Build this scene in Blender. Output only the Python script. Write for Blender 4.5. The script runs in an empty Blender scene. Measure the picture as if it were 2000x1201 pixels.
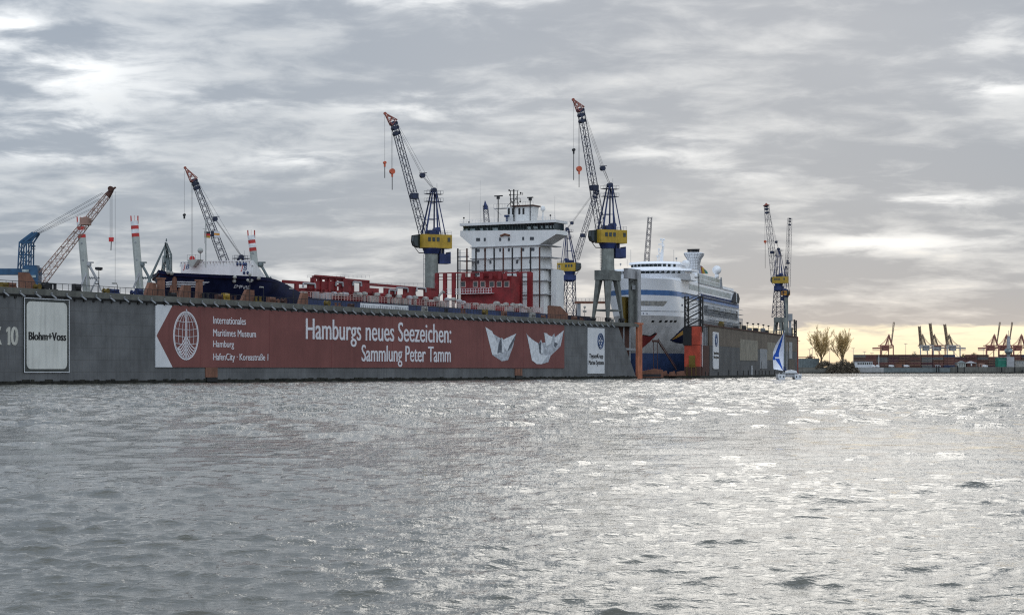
import bpy, math, random
import numpy as np
from mathutils import Vector

random.seed(7)
rng = np.random.default_rng(11)
sc = bpy.context.scene
R = math.radians

# ------------------------------------------------------------------ camera
FPX, HC, YH = 3600.0, 3.0, 723.0          # focal length in photo pixels, eye height (m), horizon row
YK = FPX / 2747.0                          # depth scale of the distances noted below
cam = bpy.data.objects.new("camera", bpy.data.cameras.new("camera"))
sc.collection.objects.link(cam)
cam.location = (0, 0, HC)
cam.rotation_euler = (R(90), 0, 0)
cam.data.sensor_width = 36
cam.data.lens = 36 * FPX / 2000
cam.data.shift_y = (YH - 600.5) / 2000
cam.data.clip_start = 0.5
cam.data.clip_end = 60000
sc.camera = cam

# ------------------------------------------------------------------ light and sky
SUN_AZ, SUN_EL = R(9), R(19)             # azimuth right of the view axis (+Y), elevation
sc.view_settings.view_transform = 'Standard'
sc.view_settings.look = 'None'
sc.view_settings.gamma = 1
sc.view_settings.exposure = 0
sc.cycles.use_denoising = False            # keep the crisp wave facets and lettering
sc.cycles.use_adaptive_sampling = False
sc.cycles.filter_width = 1.2
sc.cycles.max_bounces = 6
sc.cycles.diffuse_bounces = 3
sc.cycles.glossy_bounces = 3
sc.cycles.sample_clamp_indirect = 4
sd = Vector((math.sin(SUN_AZ) * math.cos(SUN_EL), math.cos(SUN_AZ) * math.cos(SUN_EL), math.sin(SUN_EL)))
sun = bpy.data.objects.new("sun", bpy.data.lights.new("sun", 'SUN'))
sun.data.energy = 0.21
sun.data.angle = R(22)
sun.data.color = (1, 0.95, 0.86)
sun.rotation_euler = sd.to_track_quat('Z', 'Y').to_euler()
sun.location = (0, 0, 200)
sc.collection.objects.link(sun)

world = bpy.data.worlds.new("World")
sc.world = world
world.use_nodes = True
nt = world.node_tree
nt.nodes.clear()


def nd(t, kind, **kw):
    n = t.nodes.new(kind)
    for k, v in kw.items():
        setattr(n, k, v)
    return n


def mth(t, op, a, b=None, c=None, clamp=False):
    n = t.nodes.new('ShaderNodeMath')
    n.operation = op
    n.use_clamp = clamp
    for i, x in enumerate((a, b, c)):
        if x is None:
            continue
        if isinstance(x, (int, float)):
            n.inputs[i].default_value = x
        else:
            t.links.new(x, n.inputs[i])
    return n.outputs[0]


def mixc(t, fac, a, b, mode='MIX'):
    n = t.nodes.new('ShaderNodeMix')
    n.data_type = 'RGBA'
    n.blend_type = mode
    for i, x in ((0, fac), (6, a), (7, b)):
        if isinstance(x, (int, float)):
            n.inputs[i].default_value = x
        elif isinstance(x, tuple):
            n.inputs[i].default_value = x if len(x) == 4 else (*x, 1)
        else:
            t.links.new(x, n.inputs[i])
    return n.outputs[2]


def mapr(t, x, a, b, c=0.0, d=1.0, smooth=True):
    n = t.nodes.new('ShaderNodeMapRange')
    n.interpolation_type = 'SMOOTHSTEP' if smooth else 'LINEAR'
    t.links.new(x, n.inputs[0])
    for i, v in zip((1, 2, 3, 4), (a, b, c, d)):
        n.inputs[i].default_value = v
    return n.outputs[0]


sky = nd(nt, 'ShaderNodeTexSky', sky_type='NISHITA', sun_disc=False)
sky.sun_elevation = SUN_EL
sky.sun_rotation = SUN_AZ
tc = nd(nt, 'ShaderNodeTexCoord')
sep = nd(nt, 'ShaderNodeSeparateXYZ')
nt.links.new(tc.outputs['Generated'], sep.inputs[0])
dx, dy, dz = sep.outputs
zc = mth(nt, 'MAXIMUM', dz, 0.0)
az = mth(nt, 'ARCTAN2', dx, dy)
el = mth(nt, 'ARCSINE', zc)
den = mth(nt, 'ADD', zc, 0.17)
cx = mth(nt, 'DIVIDE', dx, den)
cy = mth(nt, 'DIVIDE', dy, den)
comb = nd(nt, 'ShaderNodeCombineXYZ')
nt.links.new(mth(nt, 'MULTIPLY', cx, 0.85), comb.inputs[0])
nt.links.new(cy, comb.inputs[1])
comb.inputs[2].default_value = 3.7


def skynoise(scale, detail, rough, dist, off):
    m = nd(nt, 'ShaderNodeMapping')
    m.inputs['Location'].default_value = off
    nt.links.new(comb.outputs[0], m.inputs[0])
    n = nd(nt, 'ShaderNodeTexNoise')
    n.inputs['Scale'].default_value = scale
    n.inputs['Detail'].default_value = detail
    n.inputs['Roughness'].default_value = rough
    n.inputs['Distortion'].default_value = dist
    nt.links.new(m.outputs[0], n.inputs['Vector'])
    return n.outputs['Fac']


n1 = skynoise(3.0, 9, 0.50, 0.2, (0.3, 1.4, 0))
n2 = skynoise(7.5, 9, 0.58, 0.3, (5.3, 2.1, 4))
n3 = skynoise(0.7, 4, 0.5, 0.2, (1.1, 7.7, 2))
# bright openings in the cloud sheet, given as directions (azimuth, elevation), soft widths, strength
OPEN = [(110, 150, 170, 60, 0.42), (120, 270, 110, 36, 0.40), (10, 70, 80, 40, 0.35), (860, 205, 190, 26, 0.28),
        (585, 316, 90, 16, 0.3), (720, 0, 260, 22, 0.35), (1810, 400, 110, 11, 0.42), (1740, 480, 180, 18, 0.30),
        (1940, 90, 120, 60, 0.12), (1300, 290, 120, 30, 0.22), (1060, 20, 80, 40, 0.2), (420, 200, 110, 24, 0.2),
        (60, 315, 130, 14, 0.3), (600, 545, 140, 14, 0.2), (1930, 190, 90, 20, 0.3), (1470, 340, 90, 14, 0.18)]
glow = None
for (px, py, sx, sy, am) in OPEN:
    a0, e0 = math.atan((px - 1000) / FPX), math.atan((YH - py) / FPX)
    u = mth(nt, 'DIVIDE', mth(nt, 'SUBTRACT', az, a0), sx / FPX)
    v = mth(nt, 'DIVIDE', mth(nt, 'SUBTRACT', el, e0), sy / FPX)
    q = mth(nt, 'ADD', mth(nt, 'MULTIPLY', u, u), mth(nt, 'MULTIPLY', v, v))
    g = mth(nt, 'MULTIPLY', mth(nt, 'EXPONENT', mth(nt, 'MULTIPLY', q, -0.8)), am)
    glow = g if glow is None else mth(nt, 'ADD', glow, g)
mixn = mth(nt, 'ADD', mth(nt, 'MULTIPLY', n1, 0.54), mth(nt, 'MULTIPLY', n2, 0.46))
dens = mapr(nt, mixn, 0.37, 0.56)                       # 0 thin bright cloud, 1 thick grey cloud
dens2 = mapr(nt, n3, 0.38, 0.62, -0.18, 0.18)
dens = mth(nt, 'ADD', dens, dens2, clamp=True)
glow = mth(nt, 'MULTIPLY', glow, mapr(nt, mixn, 0.58, 0.42, 0.05, 1.35))
ccol = mixc(nt, dens, (0.59, 0.64, 0.70), (0.298, 0.360, 0.450))
ccol = mixc(nt, mth(nt, 'MULTIPLY', mapr(nt, el, 0.005, 0.05, 1.0, 0.0), mapr(nt, az, -0.05, 0.2)), ccol, mixc(nt, dens, (0.62, 0.63, 0.64), (0.355, 0.395, 0.45)))
# an overcast vault is about three times brighter overhead than at the skyline
vault = mth(nt, 'ADD', 0.92, mth(nt, 'MULTIPLY', mapr(nt, zc, 0.2, 0.6), 0.75))
vault = mth(nt, 'MULTIPLY', vault, mapr(nt, dy, 0.1, -0.5, 1.0, 2.05))   # unseen sky behind the camera, brightened to light the sides facing it
ccol = mixc(nt, 1.0, ccol, vault, 'MULTIPLY')
gl = nd(nt, 'ShaderNodeCombineColor')
nt.links.new(glow, gl.inputs[0])
nt.links.new(mth(nt, 'MULTIPLY', glow, 0.97), gl.inputs[1])
nt.links.new(mth(nt, 'MULTIPLY', glow, 0.90), gl.inputs[2])
ccol = mixc(nt, 1.0, ccol, gl.outputs[0], 'ADD')
thin = mapr(nt, mixn, 0.42, 0.33, 0.0, 0.32)             # light shining through the thinnest cloud
ccol = mixc(nt, thin, ccol, (1.0, 0.985, 0.94))
# clear evening strip low down on the right, below the cloud sheet
edge = mth(nt, 'ADD', el, mth(nt, 'MULTIPLY', mth(nt, 'SUBTRACT', n2, 0.5), 0.012))
strip = mth(nt, 'MULTIPLY', mth(nt, 'MULTIPLY', mapr(nt, n2, 0.72, 0.5, 0.55, 1.0), mapr(nt, edge, 0.0250, 0.0215)), mapr(nt, az, 0.02, 0.16))
stripc = mixc(nt, mapr(nt, el, 0.0, 0.022), (0.88, 0.74, 0.53), (0.97, 0.90, 0.68))
full = mixc(nt, 1.0, ccol, (10, 10, 10), 'MULTIPLY')     # cloud and strip radiance at Background strength 0.1
ss = mixc(nt, 1.0, stripc, (10, 10, 10), 'MULTIPLY')
full = mixc(nt, strip, full, ss)
final = mixc(nt, 0.94, sky.outputs[0], full)             # thin blue leak of the clear sky behind
bg = nd(nt, 'ShaderNodeBackground')
bg.inputs['Strength'].default_value = 0.1
nt.links.new(final, bg.inputs['Color'])
wo = nd(nt, 'ShaderNodeOutputWorld')
nt.links.new(bg.outputs[0], wo.inputs[0])


# ------------------------------------------------------------------ materials
def mat(name, col, rough=0.55, metal=0.0, var=0.25, scale=0.35, streak=0.0, rust=0.0, rust_col=(0.11, 0.045, 0.02),
        plates=None, bump=0.0, spec=0.35, stretch=(1, 1, 0.08)):
    m = bpy.data.materials.new(name)
    m.use_nodes = True
    t = m.node_tree
    b = t.nodes['Principled BSDF']
    b.inputs['Roughness'].default_value = rough
    b.inputs['Metallic'].default_value = metal
    b.inputs['Specular IOR Level'].default_value = spec
    co = nd(t, 'ShaderNodeTexCoord').outputs['Object']

    def noise(sc_, det, vec):
        n = nd(t, 'ShaderNodeTexNoise')
        n.inputs['Scale'].default_value = sc_
        n.inputs['Detail'].default_value = det
        n.inputs['Roughness'].default_value = 0.6
        t.links.new(vec, n.inputs['Vector'])
        return n.outputs['Fac']
    f = mapr(t, noise(scale, 6, co), 0.3, 0.7, 1 - var, 1 + var * 0.6)
    c = mixc(t, 1.0, (*col, 1), f, 'MULTIPLY')
    mp = nd(t, 'ShaderNodeMapping')
    mp.inputs['Scale'].default_value = stretch
    t.links.new(co, mp.inputs[0])
    if streak:
        s = mapr(t, noise(1.3, 5, mp.outputs[0]), 0.42, 0.72, 1.0, 1 - streak)
        c = mixc(t, 1.0, c, s, 'MULTIPLY')
    if plates:
        bt = nd(t, 'ShaderNodeTexBrick')
        sw = nd(t, 'ShaderNodeSeparateXYZ')
        t.links.new(co, sw.inputs[0])
        cb = nd(t, 'ShaderNodeCombineXYZ')
        t.links.new(sw.outputs[0], cb.inputs[0])
        t.links.new(sw.outputs[2], cb.inputs[1])
        t.links.new(cb.outputs[0], bt.inputs['Vector'])
        bt.inputs['Scale'].default_value = 1
        bt.inputs['Brick Width'].default_value = plates[0]
        bt.inputs['Row Height'].default_value = plates[1]
        bt.inputs['Mortar Size'].default_value = 0.05
        bt.inputs['Color1'].default_value = (1, 1, 1, 1)
        bt.inputs['Color2'].default_value = (0.93, 0.935, 0.94, 1)
        bt.inputs['Mortar'].default_value = (0.72, 0.70, 0.68, 1)
        c = mixc(t, 1.0, c, bt.outputs['Color'], 'MULTIPLY')
    if rust:
        a = noise(0.9, 7, mp.outputs[0])
        d = noise(scale * 2.3, 7, co)
        r_ = mapr(t, mth(t, 'ADD', mth(t, 'MULTIPLY', a, 0.5), mth(t, 'MULTIPLY', d, 0.5)), 0.66 - rust * 0.25, 0.72 - rust * 0.12, 0, 0.8)
        c = mixc(t, r_, c, (*rust_col, 1))
    t.links.new(c, b.inputs['Base Color'])
    if bump:
        bp = nd(t, 'ShaderNodeBump')
        bp.inputs['Strength'].default_value = 0.5
        bp.inputs['Distance'].default_value = bump
        t.links.new(noise(scale * 3, 6, co), bp.inputs['Height'])
        t.links.new(bp.outputs[0], b.inputs['Normal'])
    return m


M = dict(
    dock=mat('dock_steel', (0.128, 0.131, 0.132), 0.6, streak=0.2, rust=0.16, plates=(9, 2.6), scale=0.12, var=0.3),
    dock_rim=mat('rim_steel', (0.125, 0.125, 0.108), 0.65, streak=0.25, rust=0.2, scale=0.3),
    slime=mat('waterline_growth', (0.020, 0.020, 0.014), 0.8, var=0.7, scale=0.9, bump=0.15),  # growth, darkened further to carry the wall's dark reflection
    dark=mat('dark_steel', (0.022, 0.022, 0.024), 0.6),
    black=mat('black_paint', (0.012, 0.012, 0.013), 0.5),
    rust=mat('rust_brown', (0.20, 0.095, 0.062), 0.85, streak=0.35, rust=0.35, scale=0.5),
    rust_dark=mat('old_rust', (0.085, 0.04, 0.03), 0.85, streak=0.4, scale=0.4),
    banner=mat('banner_red', (0.182, 0.066, 0.058), 0.75, var=0.16, scale=0.08, streak=0.12, stretch=(0.5, 1, 0.05)),
    seam=mat('banner_seam', (0.16, 0.04, 0.04), 0.8),
    sign_white=mat('sign_white', (0.62, 0.63, 0.64), 0.5, var=0.08, streak=0.08),
    sign_cream=mat('sign_cream', (0.60, 0.60, 0.55), 0.5, var=0.1, streak=0.16, scale=0.15),
    sign_dark=mat('sign_dark', (0.055, 0.060, 0.055), 0.5),
    letter=mat('letter_white', (0.64, 0.63, 0.65), 0.6, var=0.08),
    letter_cream=mat('letter_cream', (0.50, 0.49, 0.43), 0.6, rust=0.06),
    letter_black=mat('letter_black', (0.015, 0.015, 0.016), 0.5),
    letter_blue=mat('letter_blue', (0.03, 0.07, 0.17), 0.5),
    paper=mat('paper_grey', (0.42, 0.44, 0.47), 0.8, var=0.35, scale=0.9),
    paper_light=mat('paper_light', (0.62, 0.64, 0.66), 0.8, var=0.2, scale=0.9),
    paper_dark=mat('paper_dark', (0.12, 0.13, 0.15), 0.8, var=0.4, scale=0.9),
    orange=mat('faded_orange', (0.46, 0.16, 0.085), 0.7, streak=0.3, rust=0.2),
    orange_red=mat('orange_red', (0.42, 0.06, 0.03), 0.6, streak=0.2, rust=0.12),
    white=mat('ship_white', (0.70, 0.695, 0.675), 0.4, var=0.07, streak=0.08, rust=0.05, rust_col=(0.42, 0.33, 0.25)),
    white_clean=mat('gloss_white', (0.86, 0.87, 0.89), 0.3, var=0.04, streak=0.03, spec=0.5),
    hull_grey=mat('primer_grey', (0.54, 0.525, 0.51), 0.6, var=0.2, scale=0.25, streak=0.15),
    boot=mat('boot_top_blue', (0.030, 0.055, 0.135), 0.6, rust=0.2, scale=0.3),
    stripe=mat('stripe_blue', (0.09, 0.19, 0.40), 0.4),
    navy=mat('navy_hull', (0.010, 0.014, 0.044), 0.45, rust=0.0, var=0.4, spec=0.25),
    navy2=mat('navy_paint', (0.026, 0.045, 0.115), 0.5, var=0.4, rust=0.1),
    red=mat('ship_red', (0.205, 0.018, 0.02), 0.5, var=0.3, streak=0.2),
    red_dark=mat('ship_red_deck', (0.17, 0.02, 0.022), 0.6, var=0.4),
    pink=mat('rail_paint', (0.60, 0.40, 0.36), 0.6),
    vent=mat('vent_grey', (0.33, 0.32, 0.29), 0.6, var=0.4, scale=0.8),
    crane_blue=mat('crane_blue', (0.021, 0.036, 0.115), 0.5, var=0.4),
    crane_dark=mat('crane_dark', (0.020, 0.028, 0.060), 0.5, var=0.4),
    yellow=mat('crane_yellow', (0.42, 0.27, 0.03), 0.5, var=0.2, streak=0.15, rust=0.15),
    yellow_orange=mat('crane_amber', (0.60, 0.27, 0.04), 0.5, var=0.2),
    column=mat('crane_column', (0.235, 0.25, 0.225), 0.7, var=0.3, streak=0.25, rust=0.1),
    portal=mat('crane_portal', (0.155, 0.163, 0.15), 0.7, var=0.3, streak=0.3),
    tip=mat('jib_tip_red', (0.33, 0.09, 0.06), 0.6),
    hook=mat('hook_orange', (0.55, 0.11, 0.05), 0.5),
    hook_red=mat('hook_red', (0.50, 0.03, 0.03), 0.5),
    rope=mat('rope', (0.05, 0.05, 0.055), 0.7),
    glass=mat('dark_glass', (0.018, 0.032, 0.034), 0.12, var=0.5, scale=0.6, spec=0.5),
    glass_light=mat('bright_glass', (0.30, 0.36, 0.36), 0.15, var=0.5, scale=0.5, spec=0.6),  # bright sky reflection put into the pane colour
    port=mat('porthole', (0.03, 0.035, 0.045), 0.2, spec=0.5),
    blue_light=mat('sheerleg_blue', (0.026, 0.08, 0.155), 0.5, var=0.3),
    boom=mat('boom_orange', (0.30, 0.18, 0.14), 0.6),
    leg=mat('leg_grey', (0.37, 0.385, 0.355), 0.6, var=0.12, streak=0.1),
    leg_red=mat('leg_red', (0.45, 0.04, 0.035), 0.5),
    leg_white=mat('leg_white', (0.72, 0.72, 0.72), 0.5),
    green_grey=mat('green_grey', (0.14, 0.165, 0.165), 0.6),
    concrete=mat('concrete', (0.30, 0.30, 0.28), 0.9, var=0.25, streak=0.3),
    dock_rusty=mat('rusty_plate', (0.155, 0.125, 0.095), 0.75, streak=0.3, rust=0.25, plates=(9, 2.6), scale=0.12),
    dock_grey=mat('worn_plate', (0.10, 0.10, 0.098), 0.7, streak=0.3, rust=0.2, plates=(9, 2.6), scale=0.12),
    patch=mat('pale_patch', (0.26, 0.235, 0.185), 0.75, streak=0.35, rust=0.2),
    machinery=mat('olive_machinery', (0.17, 0.115, 0.018), 0.6, rust=0.2),
    grey=mat('plain_grey', (0.25, 0.26, 0.27), 0.6),
    grey_light=mat('light_grey', (0.36, 0.36, 0.365), 0.6, streak=0.15),
    sail=mat('sail_white', (0.78, 0.79, 0.84), 0.7, var=0.05),
    sail_blue=mat('sail_blue', (0.015, 0.085, 0.42), 0.7, var=0.08),
    gel=mat('gelcoat', (0.66, 0.67, 0.68), 0.3, var=0.08, spec=0.5),
    bark=mat('bark', (0.20, 0.135, 0.075), 0.9, var=0.3),
    twig=mat('twig', (0.56, 0.39, 0.17), 0.9, var=0.4),  # golden backlight on the twigs put into the base colour
    bushm=mat('bare_bush', (0.16, 0.13, 0.095), 0.95, var=0.5),
    shrub=mat('far_shrub', (0.12, 0.10, 0.06), 0.95, var=0.5),
    quay=mat('quay_wall', (0.15, 0.145, 0.125), 0.9, var=0.3, streak=0.45, scale=0.1),
    quay_pale=mat('quay_pale', (0.34, 0.34, 0.33), 0.9, var=0.15, streak=0.2),
    ground=mat('shore_ground', (0.11, 0.10, 0.085), 0.95, var=0.4),
    gantry_red=mat('gantry_red', (0.30, 0.125, 0.095), 0.6),  # gantry paint lightened, distance haze put into the colour
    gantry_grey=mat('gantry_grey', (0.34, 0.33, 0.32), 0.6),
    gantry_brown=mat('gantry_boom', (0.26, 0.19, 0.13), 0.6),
    box_red=mat('box_red', (0.12, 0.05, 0.042), 0.7, streak=0.3),
    box_brown=mat('box_brown', (0.085, 0.05, 0.04), 0.7, streak=0.3),
    box_blue=mat('box_blue', (0.028, 0.04, 0.085), 0.7, streak=0.3),
    box_grey=mat('box_grey', (0.11, 0.11, 0.11), 0.7, streak=0.3),
    box_maroon=mat('box_maroon', (0.07, 0.03, 0.035), 0.7, streak=0.3),
    green_roof=mat('green_panel', (0.02, 0.16, 0.11), 0.6),
    lip_red=mat('lip_red', (0.19, 0.03, 0.028), 0.6),
    eye_yellow=mat('eye_yellow', (0.42, 0.23, 0.05), 0.6),
)


# ------------------------------------------------------------------ frames, mesh builder, things
class Frame:
    def __init__(s, x, y, th):
        s.x, s.y, s.th = x, y, th
        s.c, s.s_ = math.cos(th), math.sin(th)

    def w(s, a, t, z=0.0):
        return Vector((s.x + a * s.c - t * s.s_, s.y + a * s.s_ + t * s.c, z))

    def solve(s, px, t):
        """distance along the frame at offset t that stands behind photo column px, and its depth"""
        k = (px - 1000) / FPX
        x0, y0 = s.x - t * s.s_, s.y + t * s.c
        a = (k * y0 - x0) / (s.c - k * s.s_)
        return a, y0 + a * s.s_

    def S(s, px, t=0.0):
        return s.solve(px, t)[0]

    def Z(s, px, py, t=0.0):
        return HC + (YH - py) * s.solve(px, t)[1] / FPX

    def T(s, px, a):
        k = (px - 1000) / FPX
        x0, y0 = s.x + a * s.c, s.y + a * s.s_
        return (k * y0 - x0) / (-s.s_ - k * s.c)


FW = Frame(0, 0, 0)


def P(px, py, Y):
    return Vector(((px - 1000) / FPX * Y, Y, HC + (YH - py) / FPX * Y))


BASE = {}
COL = sc.collection


class MB:
    def __init__(s):
        s.v, s.f = [], []

    def add(s, vs, fs):
        o = len(s.v)
        s.v.extend([tuple(p) for p in vs])
        s.f.extend([tuple(o + i for i in q) for q in fs])
        return s

    def box(s, x0, x1, y0, y1, z0, z1):
        return s.add([(x0, y0, z0), (x1, y0, z0), (x1, y1, z0), (x0, y1, z0), (x0, y0, z1), (x1, y0, z1), (x1, y1, z1), (x0, y1, z1)],
                     [(3, 2, 1, 0), (4, 5, 6, 7), (0, 1, 5, 4), (1, 2, 6, 5), (2, 3, 7, 6), (3, 0, 4, 7)])

    def prism(s, pts, axis, a, b):
        n = len(pts)
        if axis == 'y':
            A = [(p[0], a, p[1]) for p in pts]
            B = [(p[0], b, p[1]) for p in pts]
        elif axis == 'x':
            A = [(a, p[0], p[1]) for p in pts]
            B = [(b, p[0], p[1]) for p in pts]
        else:
            A = [(p[0], p[1], a) for p in pts]
            B = [(p[0], p[1], b) for p in pts]
        fs = [tuple(range(n)), tuple(range(2 * n - 1, n - 1, -1))]
        fs += [(i, n + i, n + (i + 1) % n, (i + 1) % n) for i in range(n)]
        return s.add(A + B, fs)

    def beam(s, p, q, r, n=4, r2=None):
        p, q = Vector(p), Vector(q)
        d = q - p
        if d.length < 1e-6:
            return s
        d.normalize()
        a = Vector((0, 0, 1)) if abs(d.z) < 0.9 else Vector((1, 0, 0))
        e1 = d.cross(a).normalized()
        e2 = d.cross(e1)
        r2 = r if r2 is None else r2
        ph = math.pi / n
        ra = [p + (e1 * math.cos(ph + 2 * math.pi * i / n) + e2 * math.sin(ph + 2 * math.pi * i / n)) * r for i in range(n)]
        rb = [q + (e1 * math.cos(ph + 2 * math.pi * i / n) + e2 * math.sin(ph + 2 * math.pi * i / n)) * r2 for i in range(n)]
        return s.add(ra + rb, [tuple(range(n)), tuple(range(2 * n - 1, n - 1, -1))] + [(i, n + i, n + (i + 1) % n, (i + 1) % n) for i in range(n)])

    def poly(s, pts, r, n=4):
        for a, b in zip(pts[:-1], pts[1:]):
            s.beam(a, b, r, n)
        return s

    def sphere(s, c, r, seg=16, rings=10, sz=1.0):
        vs, fs = [], []
        for j in range(rings + 1):
            th = math.pi * j / rings
            for i in range(seg):
                ph = 2 * math.pi * i / seg
                vs.append((c[0] + r * math.sin(th) * math.cos(ph), c[1] + r * math.sin(th) * math.sin(ph), c[2] + r * sz * math.cos(th)))
        for j in range(rings):
            for i in range(seg):
                fs.append((j * seg + i, j * seg + (i + 1) % seg, (j + 1) * seg + (i + 1) % seg, (j + 1) * seg + i))
        return s.add(vs, fs)

    def lathe(s, c, prof, n=20):
        vs, fs = [], []
        for (r, z) in prof:
            for i in range(n):
                a = 2 * math.pi * i / n
                vs.append((c[0] + r * math.cos(a), c[1] + r * math.sin(a), c[2] + z))
        m = len(prof)
        for j in range(m - 1):
            for i in range(n):
                fs.append((j * n + i, j * n + (i + 1) % n, (j + 1) * n + (i + 1) % n, (j + 1) * n + i))
        fs += [tuple(range(n - 1, -1, -1)), tuple((m - 1) * n + i for i in range(n))]
        return s.add(vs, fs)

    def grid(s, rows):
        n = len(rows[0])
        vs = [p for r in rows for p in r]
        fs = [(j * n + i, j * n + i + 1, (j + 1) * n + i + 1, (j + 1) * n + i) for j in range(len(rows) - 1) for i in range(n - 1)]
        return s.add(vs, fs)

    def lattice(s, p, q, side, w0, w1, h0, h1, n, rc=0.13, rb=0.06):
        """four-chord lattice boom from p to q; side = sideways unit vector"""
        p, q, side = Vector(p), Vector(q), Vector(side).normalized()
        d = (q - p).normalized()
        up = side.cross(d).normalized()
        ring = []
        for i in range(n + 1):
            f = i / n
            c, w, h = p.lerp(q, f), w0 + (w1 - w0) * f, h0 + (h1 - h0) * f
            ring.append([c + side * w / 2 + up * h / 2, c - side * w / 2 + up * h / 2, c - side * w / 2 - up * h / 2, c + side * w / 2 - up * h / 2])
        for k in range(4):
            s.beam(ring[0][k], ring[n][k], rc)
        for i in range(n):
            for k in range(4):
                a, b = (k, (k + 1) % 4) if i % 2 else ((k + 1) % 4, k)
                s.beam(ring[i][a], ring[i + 1][b], rb, 3)
                if i % 2 == 0:
                    s.beam(ring[i][k], ring[i][(k + 1) % 4], rb, 3)
        return s

    def build(s, name, m, parent=None, frame=None, base=(0, 0, 0), smooth=False):
        if parent is not None:
            base = BASE[parent.name]
        me = bpy.data.meshes.new(name)
        me.from_pydata([(x - base[0], y - base[1], z - base[2]) for x, y, z in s.v], [], s.f)
        me.materials.append(M[m] if isinstance(m, str) else m)
        if smooth:
            me.polygons.foreach_set('use_smooth', [True] * len(me.polygons))
        me.update()
        o = bpy.data.objects.new(name, me)
        COL.objects.link(o)
        BASE[o.name] = base
        if parent is not None:
            o.parent = parent
        elif frame is not None:
            o.location = frame.w(*base)
            o.rotation_euler = (0, 0, frame.th)
        return o


def tag(o, label, cat, group=None, kind=None):
    if label:
        o['label'] = label
    if cat:
        o['category'] = cat
    if group:
        o['group'] = group
    if kind:
        o['kind'] = kind
    return o


def thing(name, label, cat, frame=FW, base=(0, 0, 0), group=None):
    o = bpy.data.objects.new(name, None)
    o.empty_display_size = 1
    o.location = frame.w(*base)
    o.rotation_euler = (0, 0, frame.th)
    COL.objects.link(o)
    BASE[o.name] = tuple(base)
    return tag(o, label, cat, group)


def place(o, loc, parent):
    """another copy of a part (same mesh) under the same or another thing"""
    c = o.copy()
    COL.objects.link(c)
    c.parent = parent
    c.location = loc
    return c


def copy_tree(o, parent=None):
    c = o.copy()
    COL.objects.link(c)
    c.parent = parent
    for ch in list(o.children):
        copy_tree(ch, c)
    return c


def text_pts(body, offset=0.0, shear=0.0, extrude=0.02):
    cu = bpy.data.curves.new('lettering', 'FONT')
    cu.body = body
    cu.offset = offset
    cu.shear = shear
    cu.extrude = extrude
    cu.resolution_u = 4
    o = bpy.data.objects.new('lettering', cu)
    COL.objects.link(o)
    bpy.context.view_layer.update()
    me = bpy.data.meshes.new_from_object(o.evaluated_get(bpy.context.evaluated_depsgraph_get()))
    vs = [tuple(v.co) for v in me.vertices]
    fs = [tuple(p.vertices) for p in me.polygons]
    bpy.data.objects.remove(o)
    bpy.data.curves.remove(cu)
    bpy.data.meshes.remove(me)
    return vs, fs


CAP = max(v[1] for v in text_pts('H')[0])


def text_fit(mb, body, s0, s1, z0, cap, t, offset=0.0, shear=0.0):
    """letters from s0 to s1 on the plane of constant t, baseline z0, capital height cap"""
    vs, fs = text_pts(body, 0.0, shear)
    xa, xb = min(v[0] for v in vs), max(v[0] for v in vs)
    kx, kz = (s1 - s0) / (xb - xa), cap / CAP
    k = max(1, math.ceil(offset / 0.012))     # heavier strokes: overlaid copies, each a few millimetres proud of the last
    for i in range(-k, k + 1) if offset else (0,):
        o = offset * i / k
        mb.add([(s0 + (v[0] - xa) * kx + o * kx, t - v[2] * 1.5 - 0.004 * (i + k), z0 + v[1] * kz) for v in vs], fs)
    return mb


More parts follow.
